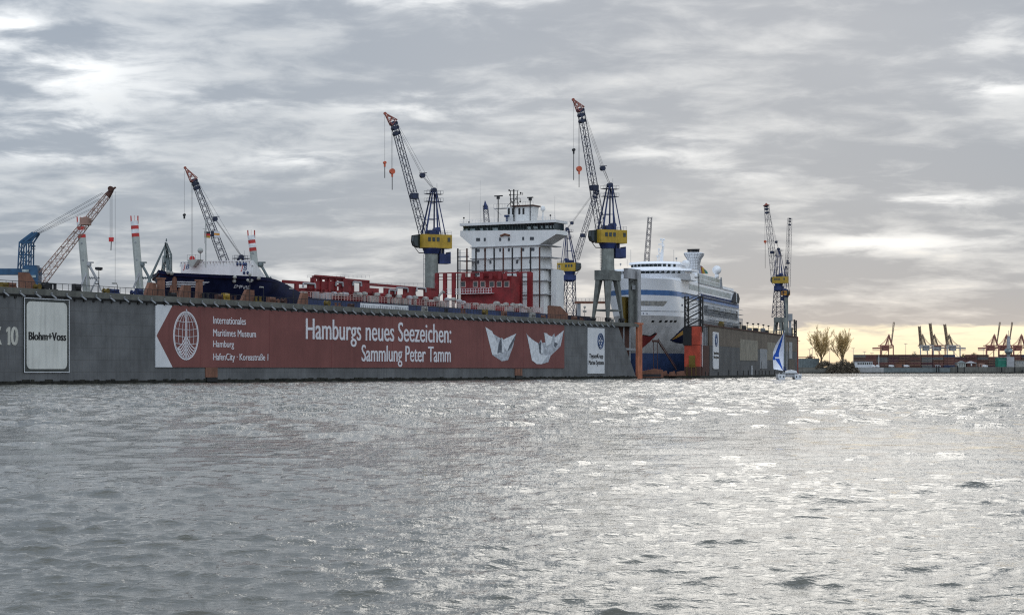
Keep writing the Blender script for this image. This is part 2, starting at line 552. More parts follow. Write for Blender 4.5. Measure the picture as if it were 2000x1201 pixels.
# ------------------------------------------------------------------ water
def build_water():
    g = math.radians
    az_in = np.arange(g(-23), g(23), g(0.06))
    a_l = np.linspace(g(-70), g(-23), 60, endpoint=False)
    a_r = np.linspace(g(23), g(70), 60)
    azs = np.concatenate([a_l, az_in, a_r])
    rows = [13.0]
    while rows[-1] < 430:
        r = rows[-1]
        rows.append(r + min(max(0.05, 0.5 * r * r / 5500), 0.6))
    while rows[-1] < 850:
        rows.append(rows[-1] + 1.0)
    while rows[-1] < 30000:
        rows.append(rows[-1] * 1.02)
    rs = np.array(rows)
    dr = np.gradient(rs)
    Rr, A = np.meshgrid(rs, azs, indexing='ij')
    X, Y = Rr * np.sin(A), Rr * np.cos(A)
    wr = np.random.default_rng(5)
    dx_, dy_, z = np.zeros_like(X), np.zeros_like(X), np.zeros_like(X)
    N = 190
    lam = np.exp(wr.uniform(math.log(0.19), math.log(8), N))
    wa = np.exp(-((np.log(lam / 0.45)) / 0.6) ** 2)
    wb = np.exp(-((np.log(lam / 1.15)) / 0.45) ** 2)
    wc = np.exp(-((np.log(lam / 3.6)) / 0.45) ** 2)
    slope_c = np.sqrt(2) * 0.10 * wc / np.sqrt(np.sum(wc ** 2))      # longer chop out in the open river
    ramp = np.clip((rs - 30) / 110, 0.12, 1)[:, None]
    slope = np.sqrt(2) * np.hypot(0.165 * wa / np.sqrt(np.sum(wa ** 2)), 0.088 * wb / np.sqrt(np.sum(wb ** 2)))
    th = wr.normal(-math.pi / 2 + 0.12, 0.6, N)
    ph = wr.uniform(0, 2 * math.pi, N)
    # slow gust patches: some stretches are choppier than others
    gust = np.ones_like(X)
    for _ in range(9):
        L = rng.uniform(14, 60)
        a = rng.uniform(0, 2 * math.pi)
        gust += 0.13 * np.sin((X * math.cos(a) + Y * math.sin(a)) * 2 * math.pi / L + rng.uniform(0, 6.28))
    gust = np.clip(gust, 0.7, 1.2)
    for i in range(N):
        k = 2 * math.pi / lam[i]
        amp = (slope[i] + slope_c[i] * ramp) / k
        fade = np.clip((lam[i] / dr - 2.2) / 2.5, 0, 1)[:, None]
        if fade.max() <= 0:
            continue
        m = int(np.max(np.nonzero(fade[:, 0])[0])) + 1
        p = k * (X[:m] * math.cos(th[i]) + Y[:m] * math.sin(th[i])) + ph[i]
        f = fade[:m] * gust[:m] * amp[:m]
        z[:m] += f * np.cos(p)
        s = f * np.sin(p) * 1.0
        dx_[:m] -= s * math.cos(th[i])
        dy_[:m] -= s * math.sin(th[i])
    # peaked crests, flat troughs: steep faces are few and stand apart
    sg = 0.045
    z = sg * (np.exp(np.clip(0.35 * z / sg, -4, 1.1)) - 1) / 0.35
    X, Y = X + dx_, Y + dy_
    nr, nc = X.shape
    co = np.stack([X, Y, z], -1).reshape(-1, 3).astype(np.float32)
    idx = np.arange(nr * nc).reshape(nr, nc)
    q = np.stack([idx[:-1, :-1], idx[:-1, 1:], idx[1:, 1:], idx[1:, :-1]], -1).reshape(-1, 4)
    # a flat sheet just below carries the river on all round
    B = 30000
    extra = np.array([(-B, -B, -0.7), (B, -B, -0.7), (B, B, -0.7), (-B, B, -0.7)], np.float32)
    nv = len(co)
    co = np.concatenate([co, extra])
    q = np.concatenate([q, np.array([[nv, nv + 1, nv + 2, nv + 3]])])
    me = bpy.data.meshes.new('water')
    me.vertices.add(len(co))
    me.vertices.foreach_set('co', co.ravel())
    me.loops.add(q.size)
    me.loops.foreach_set('vertex_index', q.ravel().astype(np.int32))
    me.polygons.add(len(q))
    me.polygons.foreach_set('loop_start', np.arange(0, q.size, 4, dtype=np.int32))
    me.polygons.foreach_set('use_smooth', np.ones(len(q), bool))
    me.update(calc_edges=True)
    m = bpy.data.materials.new('river_water')
    m.use_nodes = True
    t = m.node_tree
    b = t.nodes['Principled BSDF']
    b.inputs['Base Color'].default_value = (0.080, 0.076, 0.056, 1)
    b.inputs['IOR'].default_value = 1.45
    b.inputs['Specular IOR Level'].default_value = 0.6
    co_ = nd(t, 'ShaderNodeTexCoord').outputs['Object']

    def nz(sx, sy, scale, det, rough=0.6):
        mp = nd(t, 'ShaderNodeMapping')
        mp.inputs['Scale'].default_value = (sx, sy, 1)
        mp.inputs['Rotation'].default_value = (0, 0, 0.12)
        t.links.new(co_, mp.inputs[0])
        n = nd(t, 'ShaderNodeTexNoise')
        n.inputs['Scale'].default_value = scale
        n.inputs['Detail'].default_value = det
        n.inputs['Roughness'].default_value = rough
        t.links.new(mp.outputs[0], n.inputs['Vector'])
        return n.outputs['Fac']
    gust_n = nz(0.35, 1, 0.045, 3)
    rough = mapr(t, gust_n, 0.35, 0.65, 0.02, 0.06)
    t.links.new(rough, b.inputs['Roughness'])
    b0 = nd(t, 'ShaderNodeBump')
    b0.inputs['Strength'].default_value = 1.0
    b0.inputs['Distance'].default_value = 0.42
    # farther out the chop runs in short wind rows
    sy = nd(t, 'ShaderNodeSeparateXYZ')
    t.links.new(co_, sy.inputs[0])
    far = mapr(t, sy.outputs[1], 25, 130, 0.12, 1.0)
    t.links.new(mth(t, 'MULTIPLY', nz(0.8, 0.28, 2.0, 4, 0.65), far), b0.inputs['Height'])
    b1 = nd(t, 'ShaderNodeBump')
    t.links.new(b0.outputs[0], b1.inputs['Normal'])
    b1.inputs['Strength'].default_value = 1.0
    b1.inputs['Distance'].default_value = 0.045
    t.links.new(nz(0.75, 1, 1.5, 4, 0.55), b1.inputs['Height'])
    b2 = nd(t, 'ShaderNodeBump')
    b2.inputs['Strength'].default_value = 1.0
    b2.inputs['Distance'].default_value = 0.036
    t.links.new(nz(0.7, 1, 5.5, 4, 0.62), b2.inputs['Height'])
    t.links.new(b1.outputs[0], b2.inputs['Normal'])
    t.links.new(b2.outputs[0], b.inputs['Normal'])
    me.materials.append(m)
    o = bpy.data.objects.new('water', me)
    COL.objects.link(o)
    return tag(o, 'choppy grey river water with dark wave faces and silver glitter', 'water', kind='structure')


build_water()

# ------------------------------------------------------------------ floating dock on the left
_y0 = HC * FPX / 29.0
_y1 = _y0 * 163 / 91
_p0, _p1 = P(0, 0, _y0), P(1250, 0, _y1)
F10 = Frame(_p0.x, _p0.y, math.atan2(_p1.y - _p0.y, _p1.x - _p0.x))
DT = HC + 163 * _y0 / FPX                 # deck height of the dock walls
SE = F10.S(1244)                          # where the near wall ends
WT, IW = 7.0, 44.0                        # wall thickness, clear width inside


def build_near_dock():
    d = thing('floating_dock', 'long grey floating dock wall in front of the docked container ship', 'floating dock', F10, (0, 0, 0))
    s_top = F10.S(1207)
    w = MB().prism([(-70, 0.75), (SE - 1.0, 0.75), (s_top, DT - 1.3), (-70, DT - 1.3)], 'y', 0, 2.6)
    w.box(-70, s_top, 0.05, 2.6, DT - 1.3, DT)
    w.build('side_wall', 'dock', d)
    MB().box(-70, SE - 0.3, 2.602, WT, 0.3, DT - 0.02).build('inner_wall', 'rust_dark', d)
    g = MB()
    g.beam((F10.S(1221), 0.6, 5), (F10.S(1221), 0.6, DT - 1.3), 0.28, 6)
    g.beam((F10.S(1233), 0.6, 3), (F10.S(1233), 0.6, DT - 1.3), 0.28, 6)
    g.box(F10.S(1222), SE - 0.3, 0.3, 1.0, 10.2, 10.9)
    g.build('end_frame', 'grey', d)
    r = MB().box(-70, SE + 1.0, -0.35, 0.05, DT - 1.28, DT)
    r.box(s_top, SE + 1.0, 0.05, 2.6, DT - 1.0, DT - 0.01)
    r.build('rim', 'dock_rim', d)
    MB().beam((-70, -0.42, DT - 1.42), (s_top + 4, -0.42, DT - 1.42), 0.16, 6).build('edge_pipe', 'black', d)
    MB().box(-70, SE + 1.2, -0.16, WT, -2.0, 0.75).build('waterline_growth', 'slime', d)
    # lumps of weed and rubbing strip along the growth
    lip = MB()
    s = -70
    while s < SE:
        L = random.uniform(0.5, 2.2)
        if random.random() < 0.75:
            lip.box(s, s + L, -0.2 - random.random() * 0.12, -0.05, 0.6, 0.75 + random.random() * 0.35)
        s += L + random.uniform(0.05, 0.6)
    lip.build('weed_fringe', 'slime', d)['kind'] = 'stuff'
    MB().box(SE, F10.S(1253), -0.3, 0.5, -1.5, DT - 0.4).build('end_post', 'orange', d)
    MB().box(SE - 0.4, F10.S(1254) + 0.3, -0.45, 0.7, DT - 0.4, DT + 0.3).build('post_cap', 'orange', d)
    MB().box(-70, SE - 6, WT, WT + IW, -1.5, 0.6).build('pontoon_deck', 'rust_dark', d)
    MB().box(-70, SE - 6, WT + IW, 2 * WT + IW, -1.5, DT).build('far_wall', 'dock', d)
    # lamp brackets and drain plates along the rim
    pm = None
    n = int((s_top + 66) / 4.75)
    for i in range(n):
        s = -66 + i * 4.75
        if pm is None:
            pm = MB().beam((s, -0.35, DT - 0.95), (s + 0.75, -1.25, DT - 1.85), 0.17, 6)
            pm.beam((s, -0.35, DT - 0.95), (s - 0.1, -0.8, DT - 0.7), 0.14, 6)
            pm = pm.build('rim_lamp', 'grey', d)
        else:
            place(pm, (4.75 * i, 0, 0), d)
    q = None
    for i in range(98):
        s = -60 + i * 3.05
        if q is None:
            q = MB().box(s, s + 0.55, -0.3, 0.02, DT - 2.15, DT - 1.75).build('drain', 'black', d)
        else:
            place(q, (3.05 * i, 0, 0), d)
    # railing on the deck edge
    ra = MB()
    s = -68
    while s < s_top - 2:
        ra.beam((s, 0.5, DT), (s, 0.5, DT + 1.35), 0.045, 4)
        s += 1.9
    for z in (0.5, 0.95):
        ra.beam((-68, 0.5, DT + z), (s_top - 2, 0.5, DT + z), 0.035, 4)
    ra.beam((-68, 0.5, DT + 1.38), (s_top - 2, 0.5, DT + 1.38), 0.085, 4)
    ra.build('railing', 'dark', d)
    # brown steel wedges and posts that carry the dock's mooring gear
    for (xa, xb, py, sl) in ((39, 67, 533, 'r'), (282, 304, 552, 'l'), (348, 371, 557, 'l'), (470, 495, 566, 'l'), (582, 600, 572, 'l'), (1072, 1108, 598, 'r')):
        a, b = F10.S(xa, 3), F10.S(xb, 3)
        z = F10.Z((xa + xb) / 2, py, 3)
        k = (b - a) * 0.42
        pts = [(a, DT), (b, DT), (b, z), (a + k, z)] if sl == 'l' else [(a, DT), (b, DT), (b, DT + (z - DT) * 0.45), (b - k, z), (a, z)]
        MB().prism(pts, 'y', 2.7, 3.5).build('buttress', 'rust', d)
    for (xa, xb, py) in ((309, 320, 545), (384, 394, 549)):
        a, b = F10.S(xa, 3), F10.S(xb, 3)
        z = F10.Z(xa, py, 3)
        m = MB().prism([(a - 0.3, DT), (b, DT), (b, z), (a + 0.25, z)], 'y', 2.7, 3.4)
        m.box(a - 0.1, b + 0.3, 2.6, 3.5, z, z + 0.35)
        m.build('guide_post', 'rust', d)
    for (xa, xb, ya, yb) in ((400.5, 423, 717.5, 741), (1005, 1018.5, 720, 736)):
        a, b = F10.S(xa), F10.S(xb)
        h = MB().box(a, b, -0.3, 0, 1.35, F10.Z(xa, ya))
        o = h.build('fender_plate', 'rust', d)
        MB().box(a + 0.2, b - 0.2, -0.45, -0.05, 0.3, 1.3).build('fender_shoe', 'black', o)
    # painted dock number
    zb, cap = F10.Z(23, 673.6), F10.Z(23, 638.7) - F10.Z(23, 673.6)
    t = MB()
    w10 = F10.S(34) - F10.S(11.5)
    a1, b1 = F10.S(11.5), F10.S(19.5)
    t.prism([(a1 + (b1 - a1) * x, zb + cap * y) for x, y in ((0.4, 0), (1, 0), (1, 1), (0.5, 1), (0, 0.84), (0, 0.7), (0.4, 0.76))], 'y', -0.09, 0)
    text_fit(t, '0', F10.S(21.5), F10.S(34), zb, cap, -0.06, 0.035)
    t.build('lettering', 'letter_cream', d)
    t = MB()
    text_fit(t, 'DOCK', F10.S(2.5) - w10 * 2.3, F10.S(2.5), zb, cap, -0.06, 0.03)
    t.build('lettering', 'letter_cream', d)


build_near_dock()


def build_dock_signs():
    # company board
    sA, sB = F10.S(45.1), F10.S(133.6)
    zA, zB = F10.Z(45, 727.5), F10.Z(45, 581)
    b = thing('company_sign', 'tall cream company board with rounded corners on the grey dock wall', 'sign', F10, (sA, -0.1, zA))
    MB().box(sA, sB, -0.25, -0.02, zA, zB).build('back_panel', 'sign_dark', b)
    e = MB()
    e.box(sA, sB, -0.33, -0.251, zA, zA + 0.16).box(sA, sB, -0.33, -0.251, zB - 0.16, zB)
    e.box(sA, sA + 0.16, -0.33, -0.251, zA + 0.16, zB - 0.16).box(sB - 0.16, sB, -0.33, -0.251, zA + 0.16, zB - 0.16)
    e.build('border', 'sign_white', b)
    a, c, z0, z1, rr = F10.S(50), F10.S(128.7), F10.Z(50, 720.5), F10.Z(50, 588), 1.15
    pts = []
    for (cx_, cz_, a0) in ((c - rr, z0 + rr, -90), (c - rr, z1 - rr, 0), (a + rr, z1 - rr, 90), (a + rr, z0 + rr, 180)):
        for k in range(7):
            an = R(a0 + 15 * k)
            pts.append((cx_ + rr * math.cos(an), cz_ + rr * math.sin(an)))
    MB().prism(pts, 'y', -0.33, -0.251).build('face_panel', 'sign_cream', b)
    zt = F10.Z(53.5, 663.5)
    text_fit(MB(), 'Blohm+Voss', F10.S(53.6), F10.S(126), zt, F10.Z(53.5, 648) - zt, -0.38, 0.028).build('lettering', 'letter_black', b)

    # the long red banner
    s0, s1 = F10.S(302.5), F10.S(1101)
    z0, z1 = F10.Z(302, 717), F10.Z(302, 594.5)
    sw = F10.S(335.5)
    zm = F10.Z(304, 655.5)
    n = thing('museum_banner', 'long dark red museum banner stretched along the grey dock wall', 'banner', F10, (s0, -0.1, z0))
    MB().prism([(sw, z0), (s1, z0), (s1, z1), (sw, z1), (F10.S(304), zm)], 'y', -0.25, -0.02).build('cloth', 'banner', n)
    MB().prism([(s0, z0), (sw - 0.02, z0), (F10.S(304) - 0.02, zm), (sw - 0.02, z1), (s0, z1)], 'y', -0.25, -0.02).build('arrow_panel', 'sign_white', n)
    sm = MB()
    for px in (389, 524, 646, 765, 848, 943, 1021):
        a = F10.S(px)
        sm.box(a, a + 0.1, -0.27, -0.251, z0, z1)
    sm.build('seam', 'seam', n)
    t = -0.3
    for (body, xa, xb, yt, yb) in (('Internationales', 414.4, 478, 617.6, 632), ('Maritimes Museum', 414.4, 497.7, 642.7, 656.4),
                                   ('Hamburg', 414.4, 454.8, 664.8, 677.6), ('HafenCity · Koreastraße 1', 414.4, 521.7, 690, 703)):
        zb = F10.Z(414.4, yb)
        text_fit(MB(), body, F10.S(xa), F10.S(xb), zb, F10.Z(414.4, yt) - zb, t, 0.004).build('lettering', 'letter', n)
    for (body, xa, xb, yt, yb) in (('Hamburgs neues Seezeichen:', 595.8, 879, 621.5, 661.8), ('Sammlung Peter Tamm', 704.6, 878.3, 673.5, 705.4)):
        zb = F10.Z(xa, yb)
        text_fit(MB(), body, F10.S(xa), F10.S(xb), zb, F10.Z(xa, yt) - zb, t, 0.014).build('lettering', 'letter', n)
    # globe-and-keel emblem
    cs, cz_ = F10.S(361.5), F10.Z(361.5, 655.5)
    ha, hb = (F10.S(385.5) - F10.S(337.5)) / 2, (F10.Z(361.5, 609.5) - F10.Z(361.5, 702)) / 2
    e = MB()

    def stroke(pts, wd):
        for p, q in zip(pts[:-1], pts[1:]):
            dxx, dzz = q[0] - p[0], q[1] - p[1]
            L = math.hypot(dxx, dzz) or 1
            nx, nz_ = -dzz / L * wd / 2, dxx / L * wd / 2
            e.prism([(p[0] + nx, p[1] + nz_), (q[0] + nx, q[1] + nz_), (q[0] - nx, q[1] - nz_), (p[0] - nx, p[1] - nz_)], 'y', -0.31, -0.27)

    def ell(k, a0=0, a1=360, kx=None):
        kx = k if kx is None else kx
        return [(cs + ha * kx * math.cos(R(a)), cz_ + hb * k * math.sin(R(a))) for a in np.linspace(a0, a1, 41)]
    stroke(ell(1), 0.34)
    stroke(ell(0.93), 0.14)
    for kx in (0.62, 0.3):
        stroke(ell(0.93, -25, 205, kx), 0.1)
    for zz in (0.62, 0.3, 0, -0.32):
        xx = 0.93 * math.sqrt(1 - (zz / 0.93) ** 2)
        stroke([(cs + ha * u, cz_ + hb * (zz - 0.05 * (1 - (u / xx) ** 2))) for u in np.linspace(-xx, xx, 14)], 0.1)
    stroke([(cs - 0.22, cz_ - hb * 1.02), (cs - 0.22, cz_ + hb * 1.0)], 0.2)
    stroke([(cs + 0.25, cz_ - hb * 1.04), (cs + 0.25, cz_ + hb * 1.08), (cs, cz_ + hb * 1.1)], 0.28)
    for sg in (-1, 1):
        for k, zz in enumerate((-0.05, -0.22, -0.38, -0.54, -0.7)):
            pts = []
            for u in np.linspace(0, 1, 9):
                x = (0.06 + (0.80 - 0.1 * k) * u)
                zv = zz - (0.50 - 0.06 * k) * (1 - (1 - u) ** 2.2)
                if (x / 0.93) ** 2 + (zv / 0.95) ** 2 < 1:
                    pts.append((cs + sg * ha * x, cz_ + hb * zv))
            if len(pts) > 1:
                stroke(pts, 0.26)
    e.prism([(cs - ha * 0.80, cz_ - hb * 0.52), (cs - ha * 0.52, cz_ - hb * 0.54), (cs - ha * 0.30, cz_ - hb * 0.88), (cs - ha * 0.52, cz_ - hb * 0.80)], 'y', -0.31, -0.27)
    e.build('emblem', 'letter', n)

    # folded paper boats printed on the banner
    def px(pts):
        return [(F10.S(920 + x * 0.17), F10.Z(920 + x * 0.17, 620 + y * 0.17)) for x, y in pts]

    def boat(name, layers):
        root = None
        for i, (m, pts) in enumerate(layers):
            o = MB().prism(px(pts), 'y', -0.28 - 0.03 * i, -0.26).build(name if root is None else 'fold', m, n if root is None else root)
            root = root or o
    boat('paper_boat', [
        ('paper', [(155, 110), (235, 158), (240, 185), (330, 240), (345, 232), (360, 255), (512, 182), (490, 250), (475, 330), (430, 450), (415, 490), (345, 502), (235, 430), (205, 310)]),
        ('paper_light', [(155, 110), (232, 160), (300, 300), (325, 420), (235, 430), (205, 310)]),
        ('paper_light', [(360, 255), (500, 195), (400, 390), (380, 360)]),
        ('paper_dark', [(500, 200), (490, 260), (450, 340), (412, 385), (430, 320)]),
        ('paper_dark', [(318, 270), (336, 240), (342, 395), (292, 410), (300, 340)]),
        ('paper_light', [(345, 238), (375, 330), (365, 400), (340, 400)])])
    boat('paper_boat', [
        ('paper', [(628, 180), (642, 205), (700, 255), (770, 300), (795, 252), (806, 292), (850, 285), (825, 174), (868, 182), (872, 200), (920, 220), (948, 180), (955, 225),
                   (1058, 147), (1020, 330), (975, 375), (905, 440), (880, 512), (800, 535), (745, 533), (690, 492), (660, 330)]),
        ('paper_light', [(640, 215), (765, 310), (790, 425), (870, 440), (800, 535), (745, 533), (690, 492), (660, 330)]),
        ('paper_light', [(958, 235), (1056, 150), (985, 300), (945, 350)]),
        ('paper_dark', [(950, 280), (985, 300), (960, 345), (945, 330)]),
        ('paper_dark', [(765, 300), (795, 280), (800, 410), (775, 405)]),
        ('paper_light', [(795, 262), (820, 380), (800, 425), (790, 400)]),
        ('paper_light', [(828, 178), (925, 225), (905, 300), (850, 330)])])

    # small upright shipyard board near the end of the dock
    s0, s1 = F10.S(1147), F10.S(1179.5)
    z0, z1 = F10.Z(1163, 729.5), F10.Z(1163, 640.5)
    k = thing('shipyard_sign', 'narrow white shipyard board with blue oval emblem near dock end', 'sign', F10, (s0, -0.1, z0))
    MB().box(s0, s1, -0.25, -0.02, z0, z1).build('face_panel', 'sign_white', k)
    for (body, xa, xb, yt, yb) in (('ThyssenKrupp', 1149.3, 1176.5, 690.5, 699.2), ('Marine Systems', 1148.4, 1178, 703.4, 712)):
        zb = F10.Z(1163, yb)
        text_fit(MB(), body, F10.S(xa), F10.S(xb), zb, F10.Z(1163, yt) - zb, -0.3, 0.01).build('lettering', 'letter_black', k)
    cs, cz_ = F10.S(1171.4), F10.Z(1171, 666)
    ha, hb = (F10.S(1177.3) - F10.S(1165.6)) / 2, 2.75
    e = MB()
    A = np.linspace(0, 2 * math.pi, 37)
    for k2, w2 in ((0.93, 0.38), (0.74, 0.16)):
        pts = [(cs + ha * k2 * math.cos(a), cz_ + hb * k2 * math.sin(a)) for a in A]
        for p, q in zip(pts[:-1], pts[1:]):
            e.beam((p[0], -0.29, p[1]), (q[0], -0.29, q[1]), w2 * 0.6, 4)
    for ox, oz in ((0, 0.3), (-0.28, -0.28), (0.28, -0.28)):
        pts = [(cs + ha * (ox + 0.24 * math.cos(a)), cz_ + hb * (oz + 0.24 * math.sin(a))) for a in A[::3]]
        for p, q in zip(pts[:-1], pts[1:]):
            e.beam((p[0], -0.29, p[1]), (q[0], -0.29, q[1]), 0.16, 4)
    e.beam((cs - ha * 0.5, -0.29, cz_ + hb * 0.2), (cs, -0.29, cz_ + hb * 0.72), 0.16, 4)
    e.beam((cs + ha * 0.5, -0.29, cz_ + hb * 0.2), (cs, -0.29, cz_ + hb * 0.72), 0.16, 4)
    e.build('emblem', 'letter_blue', k)

    # white notice board hanging on the deck railing
    s0, s1 = F10.S(704, 0.3), F10.S(797, 0.3)
    z0, z1 = F10.Z(750, 605.5, 0.3), F10.Z(750, 594.5, 0.3)
    k = thing('notice_board', 'low white notice board on the railing above the red banner', 'sign', F10, (s0, 0.3, z0))
    MB().box(s0, s1, 0.2, 0.4, z0 - 0.2, z1).build('face_panel', 'sign_white', k)
    d2 = MB()
    for i in range(26):
        a = s0 + (s1 - s0) * (i + 0.3) / 26
        d2.box(a, a + random.uniform(0.25, 0.5), 0.15, 0.199, z0 + random.uniform(0.2, 0.5), z1 - random.uniform(0.3, 0.7))
    d2.build('marking', 'grey', k)


build_dock_signs()


def deck_clutter():
    # lamp posts
    lam = [(193, 527, 'd'), (229, 556, 's'), (488, 538, 't'), (515, 563, 's'), (573, 566, 's'), (1142, 601, 't')]
    where = ['with twin floodlights near the leftmost tilted leg', 'with a bent top between the two left tilted legs', 'with globe lamps below the ship name',
             'with a flat lamp head just right of the ship name', 'with a flat lamp head where the navy hull dips', 'with two small lamps beside the nearest crane portal']
    for (px, py, k), wl in zip(lam, where):
        s = F10.S(px, 1.6)
        z = F10.Z(px, py, 1.6)
        o = thing('deck_lamp', 'thin deck lamp post ' + wl, 'lamp post', F10, (s, 1.6, DT), 'lamp posts on the dock deck')
        MB().beam((s, 1.6, DT), (s, 1.6, z), 0.1, 6, 0.07).build('pole', 'dark', o)
        h = MB()
        if k == 'd':
            h.box(s - 0.8, s - 0.15, 1.2, 2, z, z + 0.55).box(s + 0.15, s + 0.8, 1.2, 2, z, z + 0.55).box(s - 0.8, s + 0.8, 1.5, 1.7, z - 0.12, z)
            h.box(s - 1.1, s, 1.5, 1.7, z - 3.2, z - 3)
        elif k == 's':
            h.beam((s, 1.6, z), (s - 0.5, 1.6, z + 0.2), 0.07, 6).box(s - 1.5, s - 0.4, 1.3, 1.9, z + 0.1, z + 0.4)
        else:
            h.sphere((s, 1.6, z + 0.2), 0.45, 10, 6).box(s - 0.9, s + 0.9, 1.5, 1.7, z - 1.6, z - 1.45)
            h.sphere((s - 0.9, 1.6, z - 1.2), 0.35, 8, 6).sphere((s + 0.9, 1.6, z - 1.2), 0.35, 8, 6)
        h.build('lamp_head', 'vent' if k != 'd' else 'dark', o)
    # winches, bollards and drums on the deck
    mats = ['dark', 'rust', 'rust_dark', 'vent', 'machinery', 'crane_blue', 'grey']
    spots = [(8, 'machinery'), (22, 'rust'), (74, 'machinery'), (89, 'dark'), (104, 'dark'), (150, 'dark'), (208, 'machinery'), (222, 'crane_blue'), (262, 'crane_blue'), (272, 'crane_blue'),
             (337, 'dark'), (402, 'dark'), (428, 'rust_dark'), (441, 'yellow'), (456, 'rust_dark'), (505, 'machinery'), (530, 'rust'), (541, 'rust'), (555, 'rust_dark'), (640, 'machinery'),
             (660, 'rust'), (686, 'rust_dark'), (830, 'vent'), (872, 'dark'), (905, 'rust'), (948, 'machinery'), (985, 'rust'), (1040, 'vent'), (1062, 'rust'), (1122, 'rust'),
             (1136, 'rust'), (1196, 'vent'), (1214, 'vent')]
    cname = {'machinery': 'olive', 'rust': 'rusty brown', 'yellow': 'yellow', 'dark': 'black', 'crane_blue': 'blue', 'vent': 'pale grey', 'rust_dark': 'dark brown', 'grey': 'grey'}
    refs = [(0, 'at the dock end below the blue sheerleg'), (85, 'left of the leftmost tilted leg'), (170, 'between the two left tilted legs'), (255, 'beside the second tilted leg'),
            (330, 'under the navy bow'), (400, 'below the white hull stripes'), (448, 'below the ship name'), (500, 'right of the ship name'), (560, 'where the navy hull dips'),
            (640, 'left of the white notice board'), (690, 'behind the white notice board'), (820, 'below the crane column'), (880, 'below the red deck house'),
            (1000, 'below the white bridge'), (1056, 'left of the nearest crane portal'), (1150, 'under the nearest crane portal')]
    seen = {}
    for px, m in spots:
        ref = [r for x, r in refs if x <= px][-1]
        w = random.uniform(1.0, 1.8)
        s = F10.S(px, 1.9)
        h = random.uniform(1.0, 1.7)
        kind = random.choice(('winch', 'bollard', 'drum'))
        key = (kind, m, ref)
        if key in seen:
            kind = [q for q in ('winch', 'bollard', 'drum') if (q, m, ref) not in seen][0]
            key = (kind, m, ref)
        seen[key] = 1
        lab = f'{cname[m]} {"mooring winch" if kind == "winch" else "mooring bollard" if kind == "bollard" else "cable drum"} on the dock deck {ref}'
        if kind == 'winch':
            b = MB().box(s - w, s + w, 1.5, 2.5, DT, DT + 0.3).beam((s - w * 0.7, 2, DT + h * 0.6), (s + w * 0.7, 2, DT + h * 0.6), h * 0.42, 10)
            b.box(s - w * 0.85, s - w * 0.7, 1.5, 2.5, DT + 0.3, DT + h).box(s + w * 0.7, s + w * 0.85, 1.5, 2.5, DT + 0.3, DT + h)
        elif kind == 'bollard':
            b = MB().box(s - w, s + w, 1.5, 2.5, DT, DT + 0.25)
            for q in (-0.55, 0.55):
                b.lathe((s + q * w, 2, DT + 0.25), [(0.3, 0), (0.3, h * 0.6), (0.42, h * 0.62), (0.42, h * 0.75)], 10)
        else:
            b = MB().beam((s, 1.4, DT + h * 0.55), (s, 1.6, DT + h * 0.55), h * 0.55, 14).beam((s, 2.5, DT + h * 0.55), (s, 2.7, DT + h * 0.55), h * 0.55, 14)
            b.beam((s, 1.6, DT + h * 0.55), (s, 2.5, DT + h * 0.55), h * 0.35, 12)
        o = b.build({'winch': 'mooring_winch', 'bollard': 'mooring_bollard', 'drum': 'cable_drum'}[kind], m, None, F10, (s, 2, DT))
        tag(o, lab, 'dock gear', 'gear along the dock deck')


deck_clutter()


# ------------------------------------------------------------------ container ship in the left dock
TC, HB = WT + IW / 2, 16.0


def interp(x, pts):
    if x <= pts[0][0]:
        return pts[0][1]
    for (a, b), (c, d) in zip(pts[:-1], pts[1:]):
        if x <= c:
            return b + (d - b) * (x - a) / (c - a)
    return pts[-1][1]


class Hull:
    """hull surface: pos(dist from stem, z, side) in frame coordinates"""

    def __init__(s, fr, s0, ztop, tc, hb, rake, le0, le1, p, length):
        s.fr, s.s0, s.ztop, s.tc, s.hb, s.rake, s.le0, s.le1, s.p, s.L = fr, s0, ztop, tc, hb, rake, le0, le1, p, length

    def pos(s, d, z, side, off=0.0):
        dz_ = max(0.0, s.ztop - z)
        le = s.le0 + s.le1 * dz_
        st = s.s0 + interp(dz_, s.rake)
        u = min(1.0, d / le)
        hw = s.hb * (1 - (1 - u) ** s.p)
        return (st + d, s.tc + side * (hw + off), z)

    def find(s, px, py, side, dmax=70):
        """surface point seen at a photo position on one side of the hull"""
        Y = s.fr.w(*s.pos(10, 20, side)).y
        for _ in range(4):
            z = HC + (YH - py) * Y / FPX
            best = None
            for i in range(240):
                d = dmax * (i / 239) ** 1.7
                w = s.fr.w(*s.pos(d, z, side))
                e = abs(1000 + FPX * w.x / w.y - px)
                if best is None or e < best[0]:
                    best = (e, d, w.y)
            Y = best[2]
        return best[1], z

    def band(s, mb, z_of_lo, z_of_hi, d0=0, d1=None, nd_=40, nz=6):
        d1 = s.L if d1 is None else d1
        for side in (-1, 1):
            rows = []
            for j in range(nz + 1):
                row = []
                for i in range(nd_ + 1):
                    d = d0 + (d1 - d0) * (i / nd_) ** 1.8
                    lo, hi = z_of_lo(d), z_of_hi(d)
                    row.append(s.pos(d, lo + (hi - lo) * j / nz, side))
                rows.append(row)
            mb.grid(rows)
        return mb

    def patch(s, mb, top, bot, side, n=10, m=4, off=0.12):
        """painted mark: top and bottom edges as photo polylines with matching ends"""
        rows = []

        def at(poly, f):
            x = poly[0][0] + (poly[-1][0] - poly[0][0]) * f
            return x, interp(x, poly) if poly[0][0] < poly[-1][0] else interp(-x, [(-q[0], q[1]) for q in poly])
        for j in range(m + 1):
            row = []
            for i in range(n + 1):
                f = i / n
                xa, ya = at(top, f)
                xb, yb = at(bot, f)
                d, z = s.find(xa + (xb - xa) * j / m, ya + (yb - ya) * j / m, side)
                row.append(s.pos(d, z, side, off))
            rows.append(row)
        return mb.grid(rows)


